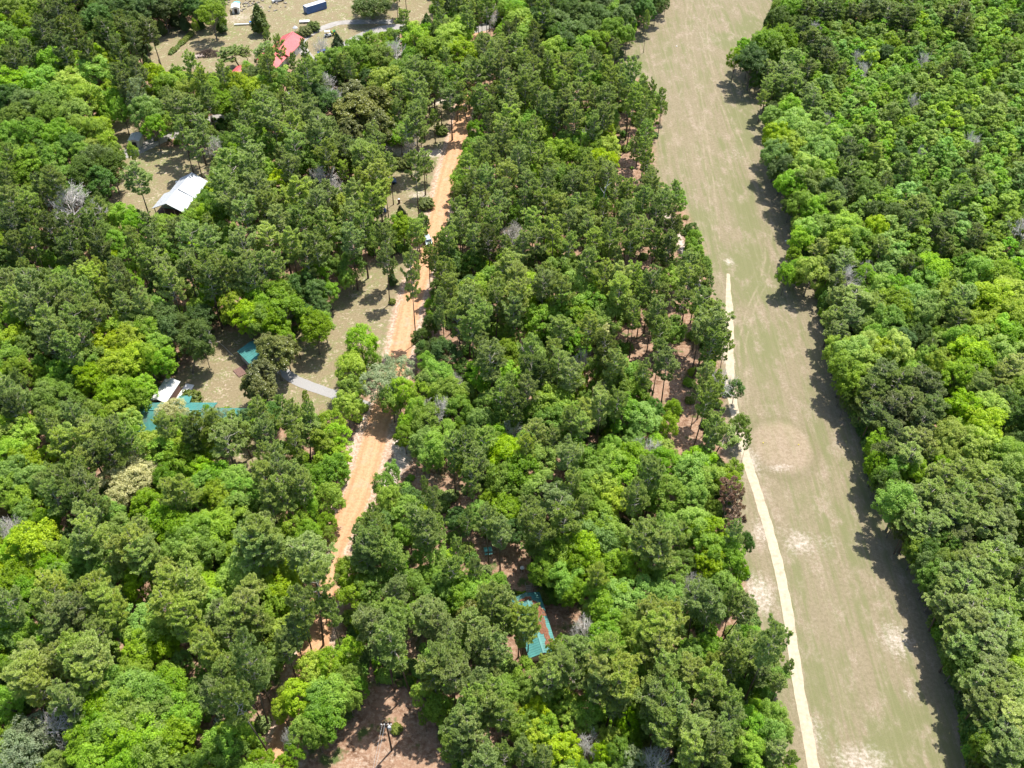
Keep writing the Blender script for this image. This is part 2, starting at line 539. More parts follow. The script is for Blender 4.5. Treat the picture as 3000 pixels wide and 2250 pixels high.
GREENY = [(59.3, 192.9, 6, 8, 1.3), (61.3, 182.7, 7, 6, 0.8), (71.2, 264.2, 4, 12, 1.2), (50.4, 210.5, 4, 8, 0.8), (62.5, 219.2, 4, 14, 0.8), (63.1, 68.0, 6, 5, 1.1), (64.3, 109.7, 5, 12, 0.5), (84.6, 329.5, 5, 6, 0.9), (58.7, 164.0, 6, 8, 0.6), (52.0, 78.6, 5, 10, 0.5), (65.6, 132.4, 3, 8, 0.5), (43.5, 302.8, 4, 8, 0.5), (74.1, 319.3, 4, 5, 1.6)]
PATH = [(54.3, 189.4), (53.3, 182.7), (51.9, 172.3), (49.8, 159.4), (48.2, 146.6), (48.1, 137.5), (48.2, 131.8), (48.5, 124.7), (49.0, 119.7), (49.2, 114.6), (49.5, 110.9), (49.7, 100.3), (49.3, 90.6), (48.4, 78.8), (48.1, 70.6), (47.8, 64.0), (47.3, 57.2), (47.0, 51.2)]
SANDPATH = [(40.3, 220.9), (43.8, 203.7), (45.4, 189.4), (47.4, 176.2), (49.1, 166.4), (49.4, 157.1)]
PAVED = [(15.3, 354.5), (-1.2, 341.2), (-12.1, 327.3), (-27.7, 326.5), (-44.4, 328.1), (-56.3, 315.4), (-59.2, 296.8), (-69.9, 281.4), (-87.8, 267.9), (-103.6, 255.2), (-111.7, 246.2), (-120.4, 240.7), (-135.3, 232.7)]
DRIVE = [(-42.7, 333.6), (-59.8, 333.0), (-66.0, 329.2), (-71.1, 323.2), (-73.1, 316.7), (-70.9, 310.3), (-66.1, 301.6)]
DRIVE2 = [(-56.0, 160.0), (-53.6, 156.9), (-50.9, 153.5), (-47.0, 150.5), (-39.6, 147.1), (-35.0, 145.0), (-31.1, 143.2)]
SANDDRIVE = [[(-30.2, 138.2), (-32.5, 129.5), (-32.2, 121.4)], [(-23.9, 132.4), (-22.5, 128.6), (-25.4, 121.4)], [(-42.0, 251.0), (-37.1, 247.9), (-29.9, 244.9), (-21.0, 246.0)], [(-24.2, 276.0), (-19.4, 277.0), (-15.0, 275.3)]]
PADS = [(56.1, 131.4, 5.6, 6.6)]
OPEN = [[(-35.0, 59.7), (-32.8, 66.8), (-27.9, 71.3), (-24.2, 78.6), (-16.1, 77.3), (-12.2, 70.2), (-9.0, 59.7)], [(-11.8, 110.5), (-6.6, 109.7), (-3.2, 107.3), (3.9, 106.5), (5.1, 100.4), (3.7, 94.5), (0.0, 96.0), (-4.4, 98.9)], [(5.5, 93.8), (11.1, 93.1), (11.3, 86.3), (7.0, 81.7), (0.0, 81.7), (0.0, 87.6)], [(-60.1, 133.3), (-53.1, 134.3), (-50.0, 125.0), (-57.9, 123.2)], [(-21.7, 127.7), (-10.5, 127.7), (-10.1, 117.9), (-20.5, 120.5)], [(-19.3, 89.0), (-15.7, 89.0), (-15.2, 81.1), (-18.7, 81.1)], [(-41.8, 73.7), (-36.5, 83.0), (-33.2, 93.1), (-30.6, 92.4), (-34.6, 78.6), (-38.8, 69.6)], [(5.5, 69.6), (14.4, 69.0), (14.1, 64.0), (5.4, 64.0)]]
TRACKS = [[(45.1, 114.6), (50.2, 142.2), (53.5, 164.0), (57.7, 176.2), (62.2, 185.3), (65.5, 195.0), (68.7, 212.9), (68.8, 225.8), (68.4, 239.8), (67.5, 254.8), (66.7, 269.0), (65.8, 284.1), (65.6, 298.0), (66.9, 318.0), (69.1, 334.1), (74.1, 351.5), (85.9, 390.2)], [(53.6, 203.7), (55.5, 225.8), (57.4, 249.0), (58.7, 269.0), (60.5, 298.0), (61.5, 318.0), (63.1, 334.1), (70.5, 376.6)]]


def seg_dist(X, Y, pts):
    d = np.full(X.shape, 1e9)
    for (x1, y1), (x2, y2) in zip(pts, pts[1:]):
        L = (x2 - x1) ** 2 + (y2 - y1) ** 2
        t = np.clip(((X - x1) * (x2 - x1) + (Y - y1) * (y2 - y1)) / L, 0, 1)
        d = np.minimum(d, np.hypot(X - x1 - t * (x2 - x1), Y - y1 - t * (y2 - y1)))
    return d


def poly_sd(X, Y, pts):
    d = seg_dist(X, Y, pts + pts[:1])
    ins = np.zeros(X.shape, bool)
    for (x1, y1), (x2, y2) in zip(pts, pts[1:] + pts[:1]):
        if y1 == y2: continue
        c = ((y1 > Y) != (y2 > Y)) & (X < (x2 - x1) * (Y - y1) / (y2 - y1) + x1)
        ins ^= c
    return np.where(ins, -d, d)


GX0, GX1, GY0, GY1, GS = -300, 300, 24, 460, 1.0
xs = np.arange(GX0, GX1 + .1, GS); ys = np.arange(GY0, GY1 + .1, GS)
X, Y = np.meshgrid(xs, ys)
sdF = poly_sd(X, Y, FAIR)
dR = seg_dist(X, Y, ROAD)
sdL = np.full(X.shape, 1e9)
for L_ in LAWNS: sdL = np.minimum(sdL, poly_sd(X, Y, L_))
sdO = np.full(X.shape, 1e9)
for L_ in OPEN: sdO = np.minimum(sdO, poly_sd(X, Y, L_))


def blobs(lst):
    a = np.zeros(X.shape)
    for x, y, rx, ry, s in lst: a = np.maximum(a, s * np.exp(-(((X - x) / rx) ** 2 + ((Y - y) / ry) ** 2)))
    return a


sand = blobs(SANDY)
sand = np.maximum(sand, 1.15 * np.exp(-(seg_dist(X, Y, SANDPATH) / 1.5) ** 2))
for sdv in SANDDRIVE: sand = np.maximum(sand, 1.25 * np.exp(-(seg_dist(X, Y, sdv) / 2.4) ** 2))
green = blobs(GREENY)
trk = np.full(X.shape, 1e9)
for t_ in TRACKS: trk = np.minimum(trk, seg_dist(X, Y, t_))
pad = np.full(X.shape, 1e9)
for x, y, rx, ry in PADS: pad = np.minimum(pad, (np.hypot((X - x) / rx, (Y - y) / ry) - 1) * min(rx, ry))
# low relief: the pads stand a little proud of the fairway, woods floor undulates
Z = .45 / (1 + np.exp(np.clip(pad * 1.6, -30, 30))) * (sdF < 2)
Z += .12 * np.sin(X * .11 + 1.3) * np.sin(Y * .09)
Z -= .1
ZG = Z


def ground_z(x, y):
    i = int(round((y - GY0) / GS)); j = int(round((x - GX0) / GS))
    if 0 <= i < Z.shape[0] and 0 <= j < Z.shape[1]: return float(Z[i, j])
    return 0.0


def terrain_mat():
    m, n, out = new_mat('terrain')
    b = NB(n)
    p = b.pos()
    n1 = b.noise(p, .35, 8, .65)
    n2 = b.noise(p, 1.6, 7, .7)
    n3 = b.noise(p, 7.0, 5, .7)
    nb = b.noise(p, .06, 5, .6)
    wob = b.math('ADD', b.math('MULTIPLY', b.math('SUBTRACT', n1, .5), 5.0), b.math('MULTIPLY', b.math('SUBTRACT', n2, .5), 2.6))
    # woodland floor: pine straw, leaf litter
    floor = b.mix(b.ramp(n1, .38, .62), (.17, .095, .058), (.31, .19, .125))
    floor = b.mix(b.ramp(n2, .42, .66), floor, (.38, .265, .185))
    floor = b.mix(b.math('MULTIPLY', b.ramp(n3, .45, .75), .5), floor, (.12, .075, .045))
    floor = b.mix(b.ramp(b.noise(p, .22, 6, .6), .56, .66), floor, (.085, .115, .035))
    # yard lawns
    lawn = b.mix(b.ramp(n2, .35, .65), (.205, .165, .095), (.31, .25, .15))
    lawn = b.mix(b.ramp(b.math('ADD', b.math('MULTIPLY', n1, .7), b.math('MULTIPLY', nb, .3)), .46, .60), lawn, (.19, .205, .08))
    lawn = b.mix(b.math('MULTIPLY', b.ramp(b.math('ADD', b.math('MULTIPLY', n3, .6), b.math('MULTIPLY', n2, .4)), .46, .6), .6), lawn, (.10, .085, .05))
    lawn = b.mix(b.ramp(b.math('ADD', b.math('MULTIPLY', n2, .6), b.math('MULTIPLY', n1, .5)), .57, .68), lawn, (.42, .325, .25))
    # fairway: thin grass over sand, streaked by mowing
    st = b.noise(b.scaled(p, (.9, .03, 1), rad(-2)), 1.0, 6, .65)
    st2 = b.noise(b.scaled(p, (1.6, .035, 1), rad(-2)), 1.0, 5, .6)
    pt = b.noise(b.scaled(p, (.22, .07, 1), rad(-3)), 1.0, 7, .68, .4)
    pt2 = b.noise(b.scaled(p, (.33, .16, 1), rad(-6)), 1.0, 8, .72)
    fw = b.mix(b.ramp(n2, .34, .66), (.185, .155, .095), (.275, .225, .15))
    gn = b.math('ADD', b.math('MULTIPLY', st, .6), b.math('MULTIPLY', pt, .5))
    gn = b.math('ADD', gn, b.math('MULTIPLY', b.attr('green'), .22))
    fw = b.mix(b.math('MULTIPLY', b.ramp(gn, .50, .68), .8), fw, (.155, .165, .07))
    fw = b.mix(b.math('MULTIPLY', b.ramp(st2, .50, .74), .3), fw, (.32, .27, .18))
    fw = b.mix(b.math('MULTIPLY', b.ramp(pt2, .48, .68), .7), fw, b.mix(b.ramp(n2, .4, .6), (.265, .20, .145), (.38, .31, .24)))
    fw = b.mix(b.math('MULTIPLY', b.ramp(b.math('ADD', b.math('MULTIPLY', n3, .6), b.math('MULTIPLY', n2, .4)), .47, .62), .5), fw, (.125, .115, .055))
    padn = b.math('ADD', b.attr('pad'), b.math('MULTIPLY', wob, .35))
    fw = b.mix(b.math('MULTIPLY', b.ramp(b.math('MULTIPLY', padn, -1), -1.6, 1.2), .62), fw, b.mix(b.ramp(n2, .4, .6), (.27, .205, .14), (.34, .265, .19)))
    ring = b.math('ABSOLUTE', b.math('SUBTRACT', padn, 1.6))
    fw = b.mix(b.math('MULTIPLY', b.ramp(b.math('MULTIPLY', ring, -1), -1.6, 0), .3), fw, (.145, .13, .065))
    tk = b.math('ABSOLUTE', b.math('SUBTRACT', b.math('ADD', b.attr('track'), b.math('MULTIPLY', b.math('SUBTRACT', n2, .5), .35)), .8))
    fw = b.mix(b.math('MULTIPLY', b.ramp(b.math('MULTIPLY', tk, -1), -.38, -.05), b.math('MULTIPLY', b.ramp(n1, .40, .62), .55)), fw, (.31, .255, .175))
    # dirt road and its shoulders
    rd = b.attr('road')
    rdw = b.math('ADD', rd, b.math('MULTIPLY', wob, .22))
    road = b.mix(b.ramp(n2, .35, .65), (.41, .225, .12), (.52, .31, .175))
    road = b.mix(b.math('MULTIPLY', b.ramp(n1, .5, .7), .6), road, (.47, .325, .245))
    tr = b.math('ABSOLUTE', b.math('SUBTRACT', rd, .85))
    road = b.mix(b.math('MULTIPLY', b.ramp(b.math('MULTIPLY', tr, -1), -.45, -.05), .35), road, (.56, .345, .20))
    road = b.mix(b.math('MULTIPLY', b.ramp(b.math('MULTIPLY', b.math('ABSOLUTE', b.math('SUBTRACT', rd, 1.75)), -1), -.4, -.05), .45), road, (.36, .195, .105))
    sh = b.mix(b.ramp(n2, .4, .62), (.32, .21, .14), (.52, .40, .31))
    sand = b.mix(b.ramp(n2, .35, .65), (.42, .35, .28), (.58, .51, .45))
    # put together
    c = floor
    lw = b.math('ADD', b.attr('lawn'), wob)
    c = b.mix(b.ramp(b.math('MULTIPLY', lw, -1), -1.2, .8), c, lawn)
    fwd = b.math('ADD', b.attr('fair'), b.math('MULTIPLY', wob, .8))
    c = b.mix(b.ramp(b.math('MULTIPLY', fwd, -1), -2.2, 1.0), c, fw)
    sa = b.math('ADD', b.attr('sand'), b.math('ADD', b.math('MULTIPLY', b.math('SUBTRACT', n2, .5), 1.1), b.math('MULTIPLY', b.math('SUBTRACT', n3, .5), .9)))
    c = b.mix(b.math('MULTIPLY', b.ramp(sa, .35, 1.15), .85), c, sand)
    c = b.mix(b.ramp(b.math('MULTIPLY', b.math('ADD', rdw, b.math('MULTIPLY', wob, .2)), -1), -4.6, -3.2), c, sh)
    c = b.mix(b.ramp(b.math('MULTIPLY', rdw, -1), -2.9, -2.2), c, road)
    pr = b.node('ShaderNodeBsdfPrincipled')
    n.links.new(c, pr.inputs['Base Color'])
    pr.inputs['Roughness'].default_value = .95
    pr.inputs['Specular IOR Level'].default_value = .1
    bp = b.node('ShaderNodeBump')
    bp.inputs['Strength'].default_value = .5
    bp.inputs['Distance'].default_value = .25
    n.links.new(b.math('ADD', n2, b.math('MULTIPLY', n3, .6)), bp.inputs['Height'])
    n.links.new(bp.outputs[0], pr.inputs['Normal'])
    n.links.new(pr.outputs[0], out.inputs[0])
    return m


TM = terrain_mat()
ny, nx = X.shape
idx = np.arange(ny * nx).reshape(ny, nx)
Q = np.stack([idx[:-1, :-1], idx[:-1, 1:], idx[1:, 1:], idx[1:, :-1]], -1).reshape(-1, 4)
fc = lambda A: ((A[:-1, :-1] + A[1:, 1:]) * .5).ravel()
isF = fc(sdF) < 0
isR = fc(dR) < 2.6
isL = (fc(sdL) < 0) & ~isF & ~isR
isF &= ~isR
ATT = dict(fair=np.clip(sdF, -30, 30), road=np.clip(dR, 0, 30), lawn=np.clip(sdL, -30, 30), sand=sand, green=green, track=np.clip(trk, 0, 30), pad=np.clip(pad, -20, 20))
V3 = np.stack([X, Y, Z], -1).reshape(-1, 3)


def terrain_part(name, mask, label, extra=None):
    q = Q[mask]
    used, inv = np.unique(q.ravel(), return_inverse=True)
    v = V3[used]; f = inv.reshape(-1, 4)
    A = {k: a.ravel()[used] for k, a in ATT.items()}
    if extra is not None:
        ev, ef = extra
        f = np.concatenate([f, ef + len(v)]); v = np.concatenate([v, ev])
        for k in A:
            A[k] = np.concatenate([A[k], np.full(len(ev), 0 if k in ('sand', 'green') else 30.0)])
    me = np_mesh(name, v, f, TM, True)
    for k, a in A.items():
        at = me.attributes.new(k, 'FLOAT', 'POINT')
        at.data.foreach_set('value', a.astype(np.float32))
    o = link(name, me)
    tag(o, label, None, None, 'structure')
    return o


BIG = 3500
ev = []; ef = []
for (a, b_, c_, d_) in ((-BIG, -BIG, BIG, GY0), (-BIG, GY1, BIG, BIG), (-BIG, GY0, GX0, GY1), (GX1, GY0, BIG, GY1)):
    k = len(ev); ev += [(a, b_, -.1), (c_, b_, -.1), (c_, d_, -.1), (a, d_, -.1)]; ef.append([k, k + 1, k + 2, k + 3])
terrain_part('ground', ~(isF | isR | isL), 'woodland floor of pine straw and leaf litter under the trees', (np.array(ev, float), np.array(ef)))
terrain_part('fairway', isF, 'long fairway of thin dry grass between two woods')
terrain_part('dirt_road', isR, 'orange sand dirt road running between the trees')
terrain_part('lawn', isL, 'dry tan yard lawns around the houses')


def strip(name, pts, w, mat, label, z=.03, thick=.05, sub=1.0, taper=0):
    w0 = w
    P = [Vector((x, y, 0)) for x, y in pts]
    dense = []
    for i in range(len(P) - 1):
        p0 = P[max(i - 1, 0)]; p1 = P[i]; p2 = P[i + 1]; p3 = P[min(i + 2, len(P) - 1)]
        m = max(2, int((p2 - p1).length / sub))
        for j in range(m):
            t = j / m
            dense.append(.5 * ((2 * p1) + (p2 - p0) * t + (2 * p0 - 5 * p1 + 4 * p2 - p3) * t * t + (3 * p1 - p0 - 3 * p2 + p3) * t ** 3))
    dense.append(P[-1])
    v = []; f = []
    for i, p in enumerate(dense):
        d = (dense[min(i + 1, len(dense) - 1)] - dense[max(i - 1, 0)]).normalized()
        s = Vector((-d.y, d.x, 0))
        w = w0 * min(1, .35 + i / taper) if taper else w0
        zz = max(ground_z(p.x, p.y), max(ground_z((p + s * w / 2).x, (p + s * w / 2).y), ground_z((p - s * w / 2).x, (p - s * w / 2).y))) + z
        jit = .06 * math.sin(i * 1.7) + .06 * math.sin(i * .63)
        a = p + s * (w / 2 + jit); b = p - s * (w / 2 + .03 * math.sin(i * 2.3))
        v += [(a.x, a.y, zz), (b.x, b.y, zz), (a.x, a.y, zz - thick - .15), (b.x, b.y, zz - thick - .15)]
        if i:
            k = i * 4
            f += [(k - 4, k - 3, k + 1, k), (k - 2, k - 4, k, k + 2), (k - 3, k - 1, k + 3, k + 1)]
    me = bpy.data.meshes.new(name)
    me.from_pydata(v, [], f); me.update()
    o = link(name, me, None, mat)
    tag(o, label, None, None, 'structure')
    return o


M_PATH = plain('cart_path_concrete', (.43, .365, .265), .9, 0, .12, 1.4, .1, .2, (.34, .275, .19))
M_CONC = plain('concrete_pale', (.31, .29, .265), .9, 0, .15, .8, .1, 0, (.24, .22, .18))
M_GRAV = plain('gravel_grey', (.30, .29, .28), .95, 0, .10, 5, .1, .2)
M_ASPH = plain('road_worn', (.29, .27, .25), .95, 0, .12, 1.5, .1)
strip('cart_path', PATH, 1.9, M_PATH, 'cream cart path along the edge of the fairway', .03, taper=22)
strip('paved_road', PAVED, 5.2, M_ASPH, 'pale paved road showing between far trees', .03, sub=2)
strip('driveway', DRIVE, 3.4, M_CONC, 'curved concrete driveway by the red roofed house', .035)
strip('gravel_driveway', DRIVE2, 2.6, M_GRAV, 'grey gravel driveway leading to the teal garage', .03)

